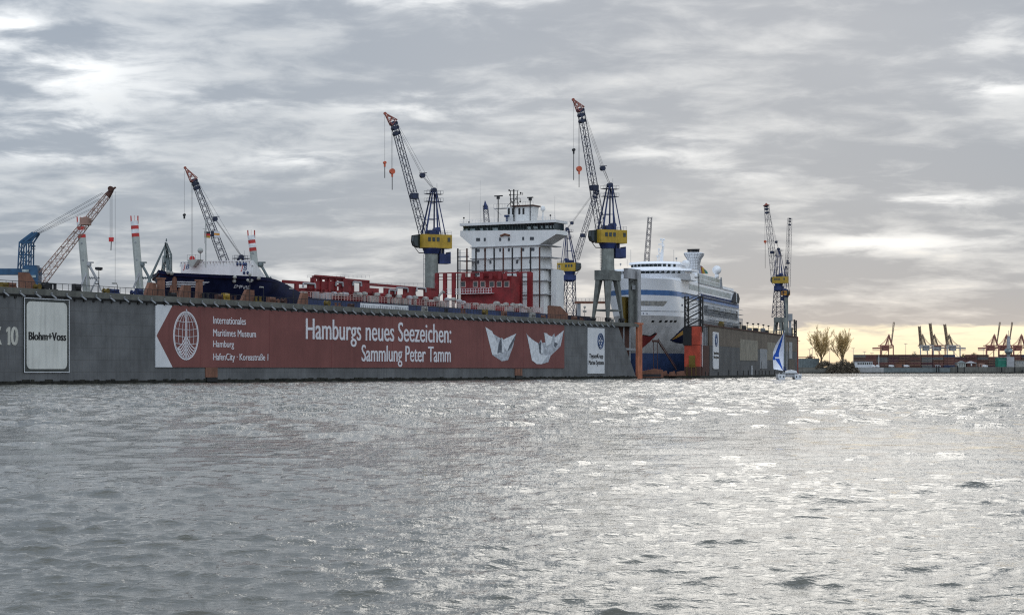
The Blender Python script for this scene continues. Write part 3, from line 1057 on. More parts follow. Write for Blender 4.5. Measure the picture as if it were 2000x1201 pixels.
def build_container_ship():
    s0, zt = F10.S(309, TC), F10.Z(309, 527, TC)
    H = Hull(F10, s0, zt, TC, HB, [(0, 0), (4, 1.6), (8, 4.6), (14, 7), (30, 7)], 24, 1.6, 2.0, F10.S(993, TC) - s0 + 30)
    c = thing('container_ship', 'container ship with navy bow, red deck gear and white bridge in dock', 'ship', F10, (s0, TC, 3))
    sheer = [(0, zt)]
    for px, py in ((330, 527), (400, 530.5), (455, 535), (505, 540), (528, 543), (545, 549), (562, 559), (592, 580), (600, 582)):
        for tt in (TC - 6, TC - 11, TC - HB + 1):
            pass
        t = TC - (9 if px < 350 else 13 if px < 420 else HB)
        sheer.append((F10.S(px, t) - s0, F10.Z(px, py, t)))
    sheer.append((400, sheer[-1][1] - 0.6))
    sheer.sort()
    top = lambda d: interp(d, sheer)
    MB_h = H.band(MB(), lambda d: 2.0, top, nd_=60, nz=10)
    # transom
    MB_h.box(s0 + H.L, s0 + H.L + 1, TC - HB, TC + HB, 2, 22)
    MB_h.build('hull', 'navy', c, smooth=True)
    dk = MB()
    rows = [[], []]
    for i in range(61):
        d = H.L * (i / 60) ** 1.8
        for k, sg in ((0, -1), (1, 1)):
            x, t, z = H.pos(d, top(d), sg)
            rows[k].append((x, t, z - 0.9))
    dk.grid(rows)
    dk.build('deck', 'red_dark', c)
    # white speed stripes and name on the bow
    for (x1, ya, yb) in ((409, 549.2, 552), (400, 553.6, 556.2), (391, 558.2, 560.4)):
        H.patch(MB(), [(322, ya + 1.5), (332, ya), (x1, ya + 1.2)], [(324, yb + 1.2), (332, yb), (x1 - 5, yb + 0.9)], -1, 14, 1).build('bow_stripe', 'letter', c)
    nm = MB()
    vs, fs = text_pts('EMPIRE', 0.0, 0.25, 0.0)
    xa, xb = min(v[0] for v in vs), max(v[0] for v in vs)
    out = []
    for v in vs:
        f = (v[0] - xa) / (xb - xa)
        d, z = H.find(456 + 32 * f, 562.5 + 2.5 * f - v[1] / CAP * 6.4, -1)
        out.append(H.pos(d, z, -1, 0.15))
    nm.add(out, fs).build('lettering', 'letter', c)
    for (px, py) in ((457, 541.5), (505, 543.5), (457, 549), (334, 534), (328, 532)):
        d, z = H.find(px, py, -1)
        p = H.pos(d, z, -1, 0.1)
        MB().sphere(p, 0.55, 10, 6).build('fairlead', 'vent', c)
    d, z = H.find(338, 553, -1)
    p = H.pos(d, z, -1, 0.5)
    a = MB().box(p[0] - 0.4, p[0] + 0.4, p[1] - 0.5, p[1] + 0.4, p[2] - 2.4, p[2] + 1.6)
    a.prism([(p[0] - 1.9, p[2] - 2.2), (p[0] + 1.9, p[2] - 2.2), (p[0] + 1.2, p[2] - 3.2), (p[0] - 1.2, p[2] - 3.2)], 'y', p[1] - 0.6, p[1] + 0.2)
    a.prism([(p[0] - 1.9, p[2] - 2.2), (p[0] - 1.2, p[2] - 2.2), (p[0] - 1.7, p[2] - 0.6)], 'y', p[1] - 0.5, p[1]).prism([(p[0] + 1.9, p[2] - 2.2), (p[0] + 1.2, p[2] - 2.2), (p[0] + 1.7, p[2] - 0.6)], 'y', p[1] - 0.5, p[1])
    a.build('anchor', 'rust', c)
    # breakwater on the forecastle
    sb = F10.S(413, TC)
    tl, tr = F10.T(353, sb), F10.T(491, sb)
    zb, z1 = zt - 2.2, F10.Z(420, 511, (tl + tr) / 2)
    zl_, zr_ = F10.Z(353, 511, tl), F10.Z(489, 508, tr)
    zz_ = lambda t: zr_ + (zl_ - zr_) * (t - tr) / (tl - tr)
    b = MB().prism([(tr, zb), (tl, zb), (tl, zl_ - 1.35), (tr, zr_ - 1.35)], 'x', sb, sb + 0.4)
    k = 22
    for i in range(k + 1):
        t = tr + (tl - tr) * i / k
        b.prism([(t - 0.45, zz_(t) - 1.35), (t + 0.45, zz_(t) - 1.35), (t + 0.16, zz_(t) - 0.25), (t - 0.16, zz_(t) - 0.25)], 'x', sb, sb + 0.4)
    b.prism([(tr, zr_ - 0.25), (tl, zl_ - 0.25), (tl, zl_), (tr, zr_)], 'x', sb - 0.1, sb + 0.5)
    b.prism([(sb, zb), (sb + 8, zb), (sb + 0.4, zr_)], 'y', tr - 0.3, tr)
    bw = b.build('breakwater', 'white', c)
    for (px, py) in ((357.5, 525), (470, 527.5)):
        for ch, m, o in (('J', 'hook_red', 0), ('B', 'letter_blue', 5.5)):
            t0, t1 = F10.T(px + o, sb), F10.T(px + o + (5 if ch == 'J' else 7), sb)
            vs, fs = text_pts(ch, 0.0, 0.25, 0.0)
            xa, xb = min(v[0] for v in vs), max(v[0] for v in vs)
            zz = F10.Z(px, py, t0)
            MB().add([(sb - 0.1, t0 + (t1 - t0) * (v[0] - xa) / (xb - xa), zz + v[1] / CAP * 1.25) for v in vs], fs).build('lettering', m, bw)
    for px in (464, 470, 476, 480.5, 477, 484):
        py = 516 if px not in (477, 484) else 533
        t = F10.T(px, sb)
        z = F10.Z(px, py, t)
        MB().sphere((sb - 0.05, t, z), 0.36, 8, 6, 1.3).build('lightening_hole', 'navy2', bw)
    # foremast platform
    t0, t1 = F10.T(398, sb + 1), F10.T(377, sb + 1)
    zp = F10.Z(388, 507, t0)
    m = MB().prism([(t0, zp), (t1, zp), (t1 - 1, zp - 1.8), (t0 + 1.6, zp - 1.8)], 'x', sb - 1.6, sb + 1)
    for t in np.linspace(t0, t1, 5):
        m.beam((sb - 1.5, t, zp), (sb - 1.5, t, zp + 1.3), 0.05)
    m.beam((sb - 1.5, t0, zp + 1.3), (sb - 1.5, t1, zp + 1.3), 0.05)
    tm = F10.T(402, sb)
    m.beam((sb, tm, zp - 2), (sb, tm, F10.Z(402, 430, tm)), 0.16, 6)
    m.beam((sb, tm - 1, F10.Z(402, 447, tm)), (sb, tm + 1, F10.Z(402, 447, tm)), 0.08)
    m.sphere((sb - 0.6, F10.T(394, sb), zp + 2.4), 0.75, 12, 8).beam((sb - 0.6, F10.T(394, sb), zp), (sb - 0.6, F10.T(394, sb), zp + 2.2), 0.15)
    m.build('foremast', 'leg', c)
    # deck edge rails, vents and coaming on the cargo deck
    t13, t15 = TC - HB + 0.2, TC - HB + 2.2
    sa, se = F10.S(588, t13), F10.S(1060, t13)
    zd = interp(F10.S(640, t13) - s0, sheer)
    r = MB()
    s = sa
    while s < se:
        r.beam((s, t13, zd - 0.1), (s, t13, zd + 1.75), 0.07)
        s += 1.55
    for z in (0.6, 1.15, 1.75):
        r.beam((sa, t13, zd + z), (se, t13, zd + z), 0.065)
    r.build('deck_rail', 'pink', c)
    pv = [('vent', 0.6), ('vent', 0.9), ('grey_light', 0.75), ('vent', 0.5)]
    s = F10.S(573, t15)
    nv = 0
    while s < se - 4 and nv < 62:
        kk, h = random.choice(pv)
        L = random.uniform(1.2, 3.0)
        z0 = zd + random.uniform(0.8, 1.4)
        if random.random() < 0.4:
            o = MB().beam((s, t15 - 0.2, z0 + h), (s + L, t15 - 0.2, z0 + h), h * 0.85, 10)
        elif random.random() < 0.5:
            o = MB().lathe((s + 0.7, t15 - 0.3, zd - 0.5), [(0.5, 0), (0.5, z0 - zd + 1.3), (1.0, z0 - zd + 1.4), (0.95, z0 - zd + 2.0), (0.3, z0 - zd + 2.3)], 10)
        else:
            o = MB().box(s, s + L, t15 - 0.8, t15 + 0.2, zd - 0.5, z0 + h)
        o.build('ventilator', kk, c)
        s += L + random.uniform(0.3, 1.6)
        nv += 1
        if 720 < 1000 + 0 * s and random.random() < 0.12:
            s += 3
    # blue strip of the ship's side above the dock edge is the hull itself, painted brighter here
    MB().box(sa - 2, se + 6, t13 - 0.34, t13 - 0.24, zd - 3.4, zd - 0.25).build('side_strake', 'navy2', c)
    co = MB()
    tA, tB = t15 + 1.0, t15 + 1.6

    def cbox(x0, x1, ya, yb, t0=tA, t1=tB):
        xm = (x0 + x1) / 2
        co.box(F10.S(x0, t0), F10.S(x1, t0), t0, t1, F10.Z(xm, yb, t0), F10.Z(xm, ya, t0))
    for q in ((613, 722, 543, 549), (613, 634, 549, 575), (641, 655, 549, 575), (671, 686, 549, 575), (689, 692, 549, 575), (705, 722, 549, 575), (655, 671, 556, 560),
              (554, 613, 549, 555), (556, 562, 555, 575), (578, 584, 555, 575), (603, 613, 555, 575),
              (722, 852, 558, 563), (722, 740, 563, 580), (752, 776, 563, 580), (790, 812, 563, 580), (830, 852, 563, 580), (600, 852, 572, 590)):
        cbox(*q)
    # same frames on the far side of the holds
    tF = TC + HB - 4
    co.box(s0 + 40, F10.S(850, tA), tF, tF + 0.6, zd - 0.5, zd + 3.2)
    for i in range(7):
        s = F10.S(600 + i * 42, tA)
        co.box(s, s + 0.9, tA, tF, zd + 1.2, zd + 3.4 if i > 2 else zd + 3.0)
    co.build('hatch_coaming', 'red', c)
    cr = MB()
    for (xa, xb) in ((613, 616), (626, 628), (641, 644), (654, 657), (668, 671)):
        s = F10.S(xa, tA)
        cr.box(s, F10.S(xb, tA), tA - 0.3, tA + 1.2, zd, F10.Z(xa, 542, tA))
    cr.beam((F10.S(613, tA), tA - 0.3, F10.Z(660, 542.5, tA)), (F10.S(671, tA), tA - 0.3, F10.Z(660, 542, tA)), 0.35)
    for (xa, xb, py) in ((590, 614, 553), (758, 770, 566), (773, 795, 561.5), (812, 830, 562), (688, 704, 550.5), (654, 668, 551)):
        cr_ = F10.Z(xa, py, tA)
        MB().poly([(F10.S(xa, tA), tA - 0.3, cr_ - 1.1), (F10.S(xa, tA) + 0.2, tA - 0.3, cr_), (F10.S(xb, tA) - 0.2, tA - 0.3, cr_), (F10.S(xb, tA), tA - 0.3, cr_ - 1.1)], 0.28, 8).build('vent_pipe', 'grey_light', c)
    cr.build('cell_guide', 'red', c)
    wr = MB()
    for x0, x1, y0, y1 in ((600, 722, 538, 543), (722, 850, 553, 558)):
        for yy in (y0, (y0 + y1) / 2):
            wr.beam((F10.S(x0, tA), tA, F10.Z(x0, yy, tA)), (F10.S(x1, tA), tA, F10.Z(x1, yy - 0.4, tA)), 0.035)
        for i in range(16):
            x = x0 + (x1 - x0) * i / 15
            wr.beam((F10.S(x, tA), tA, F10.Z(x, y0, tA)), (F10.S(x, tA), tA, F10.Z(x, y1, tA)), 0.03)
    wr.build('coaming_rail', 'grey', c)
    # small deck crane
    s = F10.S(857, t15)
    z = zd
    MB().poly([(s, t15, z), (s, t15, z + 3.2), (s + 2.2, t15, z + 4.8), (s + 3.4, t15, z + 4.5)], 0.35, 8).build('davit', 'vent', c)

    # lashing bridges and the red deck house
    sh = F10.S(993, TC)
    SL, SR, SG, SH = F10.S(929, TC), F10.S(962, TC), F10.S(975, TC), F10.S(936, TC)
    lb = MB()

    def post(px, pl, ya, yb, w=0.62):
        t = F10.T(px, pl)
        lb.box(pl, pl + 0.9, t - w, t + w, F10.Z(px, yb, t), F10.Z(px, ya, t))

    def rail(x0, x1, pl, y, r=0.2):
        t0, t1 = F10.T(x0, pl), F10.T(x1, pl)
        lb.beam((pl + 0.4, t0, F10.Z(x0, y, t0)), (pl + 0.4, t1, F10.Z(x0, y, t0)), r)
    for px in (852, 868, 885):
        post(px, SL, 534, 592)
    for px in (904, 922, 940, 958, 976, 985):
        post(px, SL, 534, 545)
    rail(850, 990, SL, 534, 0.25)
    for y in (541, 547):
        rail(850, 900, SL, y, 0.12)
    for px in (1014, 1034):
        post(px, SR, 532.5, 600, 0.9)
    rail(985, 1037, SR, 533, 0.3)
    lb.build('lashing_bridge', 'red', c)
    lg = MB()
    for y in (542, 556, 572, 585):
        t0, t1 = F10.T(1000, SR), F10.T(1034, SR)
        lg.beam((SR + 0.4, t0, F10.Z(1000, y, t0)), (SR + 0.4, t1, F10.Z(1000, y, t0)), 0.16)
    lg.build('lashing_rail', 'dark', c)
    tl, tr = F10.T(900, SH), F10.T(999, SH)
    zhi, zlo = F10.Z(950, 540, (tl + tr) / 2), zd - 1
    h = MB().box(SH, SH + 6, tr, tl, zlo, zhi)
    h.box(SH - 0.40, SH + 6.4, F10.T(964, SH), F10.T(938, SH), zhi, zhi + 1.6)
    rh = h.build('red_deck_house', 'red', c)
    for px in (905, 929, 943.5, 961, 975.5, 990):
        t = F10.T(px, SH)
        z = F10.Z(px, 555, t)
        fr = MB().box(SH - 0.20, SH - 0.01, t - 0.95, t + 0.95, z - 1.0, z + 1.0).build('window', 'pink', rh)
        fr2 = MB().box(SH - 0.30, SH - 0.21, t - 0.72, t + 0.72, z - 0.78, z + 0.78).build('window_pane', 'glass', rh)
    rl = MB()
    t0, t1 = F10.T(960, (SL + 0.5)), F10.T(860, (SL + 0.5))
    zr = F10.Z(910, 568, t0)
    rl.box(SL + 0.2, SH - 0.1, t0, t1, zr - 0.15, zr)
    n = 20
    for i in range(n + 1):
        t = t0 + (t1 - t0) * i / n
        rl.beam((SL + 0.3, t, zr), (SL + 0.3, t, zr + 1.6), 0.07)
    for z in (0.8, 1.6):
        rl.beam((SL + 0.3, t0, zr + z), (SL + 0.3, t1, zr + z), 0.07)
    rl.build('walkway_rail', 'leg_white', c)

    # container guide posts in front of the house
    for i in range(10):
        px = 893.5 + 17.75 * i
        t = F10.T(px, SG)
        zt_ = F10.Z(px, 485.5 - 0.25 * i, t)
        MB().box(SG, SG + 0.5, t - 0.19, t + 0.19, 24, zt_).build('guide_post', 'rust_dark' if i % 2 else 'dark', c)
    st = MB()
    ta, tb = F10.T(893, (SG + 1)), F10.T(921, (SG + 3))
    for y in (488, 494, 499, 502):
        st.beam(((SG + 1), ta, F10.Z(893, y, ta)), ((SG + 1), tb, F10.Z(893, y, ta)), 0.07 if y < 502 else 0.3)
    for y in (509, 527):
        st.box((SG + 1), sh, tb, ta, F10.Z(893, y, ta) - 0.2, F10.Z(893, y, ta))
    st.beam(((SG + 3), ta, 24), ((SG + 3), ta, F10.Z(893, 488, ta)), 0.2)
    st.build('side_platform', 'grey_light', c)

    # white house and bridge

    def q(px, py):
        t = F10.T(px, sh)
        return (t, F10.Z(px, py, t))
    hw = MB().prism([q(921, 610), q(921, 480), q(898.5, 461), q(899, 451), q(1086, 449), q(1087, 457), q(1053, 478), q(1055, 610)], 'x', sh, sh + 9)
    ta, tb = F10.T(1055, sh), F10.T(921, sh)
    hw.box(sh + 0.5, sh + 15, ta - 1.2, tb + 0.5, 20, q(1000, 530)[1])
    house = hw.build('superstructure', 'white', c)
    lg = MB()
    for py in (480, 502.5, 525.5, 548.5, 575):
        z = q(1000, py)[1]
        lg.box(sh - 0.55, sh, ta - 0.5, tb + 0.3, z - 0.28, z)
        lg.box(sh, sh + 12, ta - 2.4, ta, z - 0.28, z)
    lg.build('deck_ledge', 'grey_light', house)
    rl = MB()
    for py in (525.5, 548.5, 575):
        z = q(1000, py)[1]
        for k in range(9):
            rl.beam((sh + k * 1.4, ta - 2.3, z), (sh + k * 1.4, ta - 2.3, z + 1.3), 0.04)
        for h_ in (0.65, 1.3):
            rl.beam((sh, ta - 2.3, z + h_), (sh + 12, ta - 2.3, z + h_), 0.045)
    rl.build('deck_rail', 'leg_white', house)
    bs = MB()
    for px in (1075, 1091):
        t = F10.T(px, sh + 8)
        bs.box(sh + 4, sh + 10, t - 1, t + 1, 20, F10.Z(px, 528, t))
    bs.build('side_casing', 'white', house)
    wl = [(932, 468), (936, 468), (947, 468), (977, 467.5), (994, 467.3), (1022, 466), (1037, 466), (1041, 466),
          (931, 489), (935, 489), (947.5, 489), (977, 488.5), (994, 488), (1022, 487.5), (1038, 487), (1042, 487), (934, 512), (958, 512), (1010, 511.5),
          (934, 534), (958, 534), (1011, 533.5), (1036, 533.5), (1036, 511)]
    wp = None
    for px, py in wl:
        t, z = q(px, py)
        MB().box(sh - 0.12, sh - 0.01, t - 0.36, t + 0.36, z - 0.55, z + 0.55).build('window', 'port', house)
    for py in (503, 526, 549):
        for px in (956, 1012):
            t, z = q(px, py)
            e = MB().box(sh - 0.9, sh - 0.1, t - 0.55, t + 0.55, z - 0.62, z - 0.32)
            e.build('deck_light', 'sign_white', house)
    nb = MB()
    a1, a2 = q(978, 461), q(996, 461)
    nb.beam((sh - 0.3, a1[0], a1[1]), (sh - 0.5, (a1[0] + a2[0]) / 2, a1[1] + 0.5), 0.35, 6).beam((sh - 0.5, (a1[0] + a2[0]) / 2, a1[1] + 0.5), (sh - 0.3, a2[0], a1[1]), 0.35, 6)
    nb.build('bow_badge', 'rust', house)
    # wheelhouse
    z0, z1, z2 = q(1000, 450.5)[1], q(1000, 438)[1], q(1000, 432.5)[1]
    tL, tR = F10.T(900, sh), F10.T(1086, sh)
    wh = MB().prism([(sh + 1.0, z0), (sh + 0.2, z1), (sh + 8, z1), (sh + 8, z0)], 'y', tR + 0.8, tL - 0.8).build('wheelhouse_glazing', 'glass', house)
    fr = MB()
    for i in range(34):
        t = tR + 0.9 + (tL - tR - 1.8) * i / 33
        fr.beam((sh + 0.85, t, z0), (sh + 0.1, t, z1), 0.07)
    fr.build('window_frame', 'green_grey', wh)
    for (x0, x1) in ((903, 906), (908, 913), (917, 927), (937, 942), (949, 952), (961, 971), (1029, 1035), (1041, 1049), (1056, 1058.5), (1064, 1070), (1073, 1076), (1079, 1081)):
        t0, t1 = F10.T(x1, sh), F10.T(x0, sh)
        MB().prism([(sh + 0.72, z0 + 0.35), (sh + 0.34, z1 - 1.0), (sh + 0.3, z1 - 1.0), (sh + 0.62, z0 + 0.35)], 'y', t0, t1).build('window_pane', 'glass_light', wh)
    rf = MB().box(sh - 0.7, sh + 9, tR - 0.1, tL + 0.1, z1, z1 + 0.9)
    rf.build('bridge_roof', 'white', house)
    rr = MB()
    for i in range(31):
        t = tR + (tL - tR) * i / 30
        rr.beam((sh - 0.6, t, z1 + 0.9), (sh - 0.6, t, z1 + 2.1), 0.04)
    for h_ in (1.5, 2.1):
        rr.beam((sh - 0.6, tR, z1 + h_), (sh - 0.6, tL, z1 + h_), 0.04)
    rr.build('roof_rail', 'leg_white', house)
    zr = z1 + 0.9

    def z_at(px, py, s):
        t = F10.T(px, s)
        return t, F10.Z(px, py, t)
    # radar tower on the roof
    su = sh + 3
    ta, tb = F10.T(1040, su), F10.T(990, su)
    zt_ = z_at(1010, 404, su)[1]
    tw = MB().prism([(tb - 0.5, zr), (ta + 0.8, zr), (ta, zt_), (tb, zt_)], 'x', su, su + 5).build('radar_tower', 'white', house)
    MB().box(su - 0.6, su + 5.5, ta - 0.5, F10.T(1000, su), zt_, zt_ + 0.45).build('tower_roof', 'rust_dark', tw)
    for px in (994, 1002, 1014.5, 1022.5):
        t, z = z_at(px, 413, su)
        MB().box(su - 0.15, su - 0.01, t - 0.34, t + 0.34, z - 1.0, z + 1.1).build('window_slot', 'black', tw)
    cm = MB()
    t0, t1 = F10.T(996, su), F10.T(963, su)
    zc_ = z_at(980, 406, su)[1]
    cm.box(su + 0.5, su + 3, t0, t1, zc_ - 0.2, zc_)
    for i in range(7):
        t = t0 + (t1 - t0) * i / 6
        cm.beam((su + 0.5, t, zc_), (su + 0.5, t, zc_ + 1.4), 0.05)
    cm.beam((su + 0.5, t0, zc_ + 1.4), (su + 0.5, t1, zc_ + 1.4), 0.06)
    cm.beam((su + 0.5, t1, zc_), (su + 0.5, t1 - 3, zc_ - 2.5), 0.08)
    for i in range(5):
        t = ta + (F10.T(1020, su) - ta) * i / 4
        cm.beam((su + 0.5, t, zt_ + 0.4), (su + 0.5, t, zt_ + 1.7), 0.05)
    cm.beam((su + 0.5, ta, zt_ + 1.7), (su + 0.5, F10.T(1020, su), zt_ + 1.7), 0.05)
    cm.build('tower_platform', 'grey_light', tw)
    ms = MB()
    for px, yt, r in ((1003.5, 370, 0.24), (997, 373, 0.13), (1010.5, 373, 0.13)):
        t, z = z_at(px, yt, su - 0.5)
        ms.beam((su - 0.5, t, zr if r > 0.2 else zt_), (su - 0.5, t, z), r, 6)
    for x0, x1, y in ((994, 1013, 373), (996, 1021, 381), (996, 1016, 388.5), (997, 1011, 396)):
        t0, z = z_at(x0, y, su - 0.5)
        t1, _ = z_at(x1, y, su - 0.5)
        ms.beam((su - 0.5, t0, z), (su - 0.5, t1, z), 0.11)
    for x0, y0, x1, y1 in ((1016, 404, 1008, 388), (997, 388, 1004, 404), (990, 404, 997, 396), (1003, 396, 1011, 381), (1016, 388, 1016, 395), (1021, 381, 1021, 376), (1017, 381, 1017, 377)):
        t0, za = z_at(x0, y0, su - 0.5)
        t1, zb_ = z_at(x1, y1, su - 0.5)
        ms.beam((su - 0.5, t0, za), (su - 0.5, t1, zb_), 0.1)
    for x, y in ((994.5, 372), (1000, 395), (1017, 377), (1016, 394), (996, 381)):
        t, z = z_at(x, y, su - 0.5)
        ms.sphere((su - 0.5, t, z), 0.33, 8, 6)
    ms.build('signal_mast', 'black', house)
    for px, yt, x0, x1 in ((973, 384, 966, 981.5), (1035.5, 387, 1030, 1041)):
        t, z = z_at(px, yt, su - 1)
        r = MB().beam((su - 1, t, zr), (su - 1, t, z), 0.18, 6)
        t0, t1 = F10.T(x0, su - 1), F10.T(x1, su - 1)
        r.box(su - 1.3, su - 0.7, t1, t0, z, z + 0.35).box(su - 1.3, su - 0.7, t - 0.5, t + 0.5, z - 0.9, z)
        r.build('radar_post', 'dark', house)
    t, z = z_at(1060.5, 410, su)
    MB().beam((su, t, zr), (su, t, z), 0.22, 6).beam((su, t + 1, zr), (su, t, z - 1.5), 0.08).lathe((su, t, z - 0.3), [(0.7, 0), (0.85, 0.3), (0.85, 0.9), (0.55, 1.5), (0.1, 1.7)], 12).build('satellite_dome', 'white', house)
    for px, yt in ((917, 395), (938, 352), (1083.5, 384), (965, 405)):
        t, z = z_at(px, yt, su)
        MB().beam((su, t, zr), (su, t, z), 0.045, 4, 0.02).build('whip_antenna', 'grey', house)
    for px, yt in ((906, 426), (916, 434), (1075, 421)):
        t, z = z_at(px, yt, su)
        MB().beam((su, t, zr), (su, t, z), 0.06).sphere((su, t, z), 0.34, 8, 6).build('searchlight', 'dark', house)
    t, z = z_at(990, 424, su - 1.5)
    MB().box(su - 2, su - 1, t - 0.8, t + 0.8, z, z + 0.7).box(su - 1.8, su - 1.2, t - 0.3, t + 0.3, zr, z).build('compass_stand', 'navy2', house)
    # funnel behind the bridge, out of the open view but part of the ship
    MB().box(sh + 12, sh + 18, TC - 4, TC + 4, 20, z0 - 3).build('funnel', 'navy2', c)
    # flags on the foremast halyards
    for (px, py, cols, lab) in ((399.5, 452, [('black',), ('hook_red',), ('yellow',)], 'small black red and gold flag flying left of the foremast'),
                                (418, 451, [('sign_white',), ('yellow_orange',), ('sign_white',)], 'small pale and amber flag flying right of the foremast')):
        t = F10.T(px, sb)
        z = F10.Z(px, py, t)
        f = thing('flag', lab, 'flag', F10, (sb, t, z))
        for i, (m,) in enumerate(cols):
            rows = []
            for zz in ((-0.55) * i, (-0.55) * (i + 1)):
                rows.append([(sb + 0.12 * math.sin(u * 5), t - u * 1.9, z + zz - 0.2 * u) for u in np.linspace(0, 1, 7)])
            MB().grid(rows).build('stripe', m, f)
        MB().beam((sb, t, z + 0.4), (sb, t, z - 3.2), 0.03).build('halyard', 'rope', f)


build_container_ship()


# ------------------------------------------------------------------ jib cranes
def crane(name, label, Y, px, base_z, yc, S, jdir, foot, head, tip=None, hooks=(), base='column', legh=18, af_top=None, lattice_n=26,
          sheave=None, group='yard cranes with lattice jibs', cab='yellow', wide=(2.6, 2.0), low=False, back=False):
    """slewing crane; px = photo column of its post, yc = photo row of the cabin floor; local +x is the jib direction"""
    p = P(px, yc, Y)
    th = math.atan2(jdir[1], jdir[0])
    fr = Frame(p.x, p.y, th)
    o = thing(name, label, 'crane', fr, (0, 0, base_z), group)
    zc = p.z

    def L(x, y, q=0.0):
        """photo point to (along jib, height) in the jib plane"""
        return (fr.S(x, q), q, fr.Z(x, y, q))
    ct = zc + 4.6 * S
    # machinery house
    h = MB().prism([(-6.4 * S, -2.4 * S), (-6.9 * S, -1.6 * S), (-6.9 * S, 1.6 * S), (-6.4 * S, 2.4 * S), (3.9 * S, 2.4 * S), (4.2 * S, 1.4 * S), (4.2 * S, -1.4 * S), (3.9 * S, -2.4 * S)], 'z', zc, ct)
    hs = h.build('machinery_house', cab, o)
    for q in (-1, 1):
        for x in (-5.4, -1.4, 0.2, 1.8):
            MB().box((x - 0.5) * S, (x + 0.5) * S, q * 2.46 * S - 0.05, q * 2.46 * S + 0.05, zc + 2.2 * S, zc + 3.6 * S).build('window', 'glass', hs)
    k = MB().prism([(4.2 * S, zc + 0.2 * S), (6.0 * S, zc + 0.9 * S), (6.5 * S, zc + 2.2 * S), (6.3 * S, zc + 4.2 * S), (4.2 * S, zc + 4.5 * S)], 'y', -2.3 * S, -0.2 * S)
    cb = k.build('operator_cab', 'glass', o)
    f = MB()
    for x, z in ((4.25, 4.55), (6.35, 4.25), (6.55, 2.2), (6.05, 0.85)):
        f.beam((x * S, -2.35 * S, zc + z * S), (x * S, -0.15 * S, zc + z * S), 0.13 * S)
    for q in (-2.35, -0.15):
        f.poly([(4.25 * S, q * S, zc + 4.55 * S), (6.35 * S, q * S, zc + 4.25 * S), (6.55 * S, q * S, zc + 2.2 * S), (6.05 * S, q * S, zc + 0.85 * S), (4.25 * S, q * S, zc + 0.1 * S)], 0.13 * S)
    f.beam((4.2 * S, -1.2 * S, zc - 1.6 * S), (6.1 * S, -1.2 * S, zc + 0.7 * S), 0.13 * S).beam((0, -1.2 * S, zc - 1.6 * S), (4.2 * S, -1.2 * S, zc - 1.6 * S), 0.2 * S)
    f.build('cab_frame', 'dark', cb)
    MB().lathe((0, 0, zc - 1.9 * S), [(2.5 * S, 0), (2.7 * S, 0.6 * S), (3.2 * S, 1.88 * S)], 20).build('slew_ring', 'crane_blue', o)
    if low:
        MB().lathe((0, 0, zc - 5.6 * S), [(2.3 * S, 0), (3.6 * S, 0.8 * S), (3.6 * S, 3.6 * S)], 8).build('counterweight', 'crane_blue', o)
    else:
        MB().box(-6.0 * S, -2.2 * S, -1.9 * S, 1.9 * S, zc - 5.2 * S, zc - 1.9 * S).box(-4.4 * S, -3.9 * S, -0.8 * S, 0.8 * S, zc - 1.9 * S, zc).box(-3.2 * S, -2.8 * S, -0.8 * S, 0.8 * S, zc - 1.9 * S, zc).box(-6.3 * S, -6.0 * S, -1.9 * S, 1.9 * S, zc - 5.2 * S, zc - 1.2 * S).build('counterweight', 'crane_blue', o)
    # roof rail and winch house
    wn = MB().box(-2.2 * S, 1.4 * S, -1.6 * S, 1.6 * S, ct, ct + 1.5 * S).beam((-1.8 * S, -1.7 * S, ct + 1.7 * S), (-1.8 * S, 1.7 * S, ct + 1.7 * S), 0.9 * S, 10)
    wn.build('winch_house', 'crane_blue', o)
    rl = MB()
    for q in (-2.3, 2.3):
        for x in np.linspace(-6.3, 4, 9):
            rl.beam((x * S, q * S, ct), (x * S, q * S, ct + 1.2 * S), 0.05 * S, 3)
        for z in (0.6, 1.2):
            rl.beam((-6.3 * S, q * S, ct + z * S), (4 * S, q * S, ct + z * S), 0.05 * S, 3)
    rl.build('roof_rail', 'crane_dark', o)
    # A-frame
    at = L(*af_top)
    ax, az_ = at[0], at[2]
    a = MB()
    for q in (-1, 1):
        a.beam((2.9 * S, q * 1.9 * S, ct), (ax + 0.6 * S, q * 0.8 * S, az_), 0.36 * S, 4, 0.26 * S)
        a.beam((-1.6 * S, q * 1.7 * S, ct), (ax - 0.6 * S, q * 0.8 * S, az_), 0.32 * S, 4, 0.26 * S)
        a.beam((-4.3 * S, q * 1.9 * S, ct), (ax - 0.9 * S, q * 0.8 * S, az_ - 1.0 * S), 0.2 * S)
        for fz in (0.35, 0.72):
            x0 = 2.9 * S + (ax + 0.6 * S - 2.9 * S) * fz
            x1 = -1.6 * S + (ax - 0.6 * S + 1.6 * S) * fz
            a.beam((x0, q * 1.3 * S, ct + (az_ - ct) * fz), (x1, q * 1.3 * S, ct + (az_ - ct) * fz), 0.14 * S)
    a.build('a_frame', 'crane_blue', o)
    pf = MB()
    for fz, w in ((0.76, 3.0), (0.93, 3.0)):
        z = ct + (az_ - ct) * fz
        pf.box(ax - w * S, ax + w * S, -1.3 * S, 1.3 * S, z - 0.14 * S, z)
        for q in (-1.3, 1.3):
            for x in (-3, -2, -1, 1, 2, 3):
                pf.beam((ax + x * S, q * S, z), (ax + x * S, q * S, z + 1.1 * S), 0.05 * S, 3)
            pf.beam((ax - 3 * S, q * S, z + 1.1 * S), (ax + 3 * S, q * S, z + 1.1 * S), 0.05 * S, 3)
    pf.beam((ax - 1.2 * S, 0, az_), (ax - 1.2 * S, 0, az_ + 2.6 * S), 0.05 * S, 3)
    pf.build('platform', 'crane_dark', o)
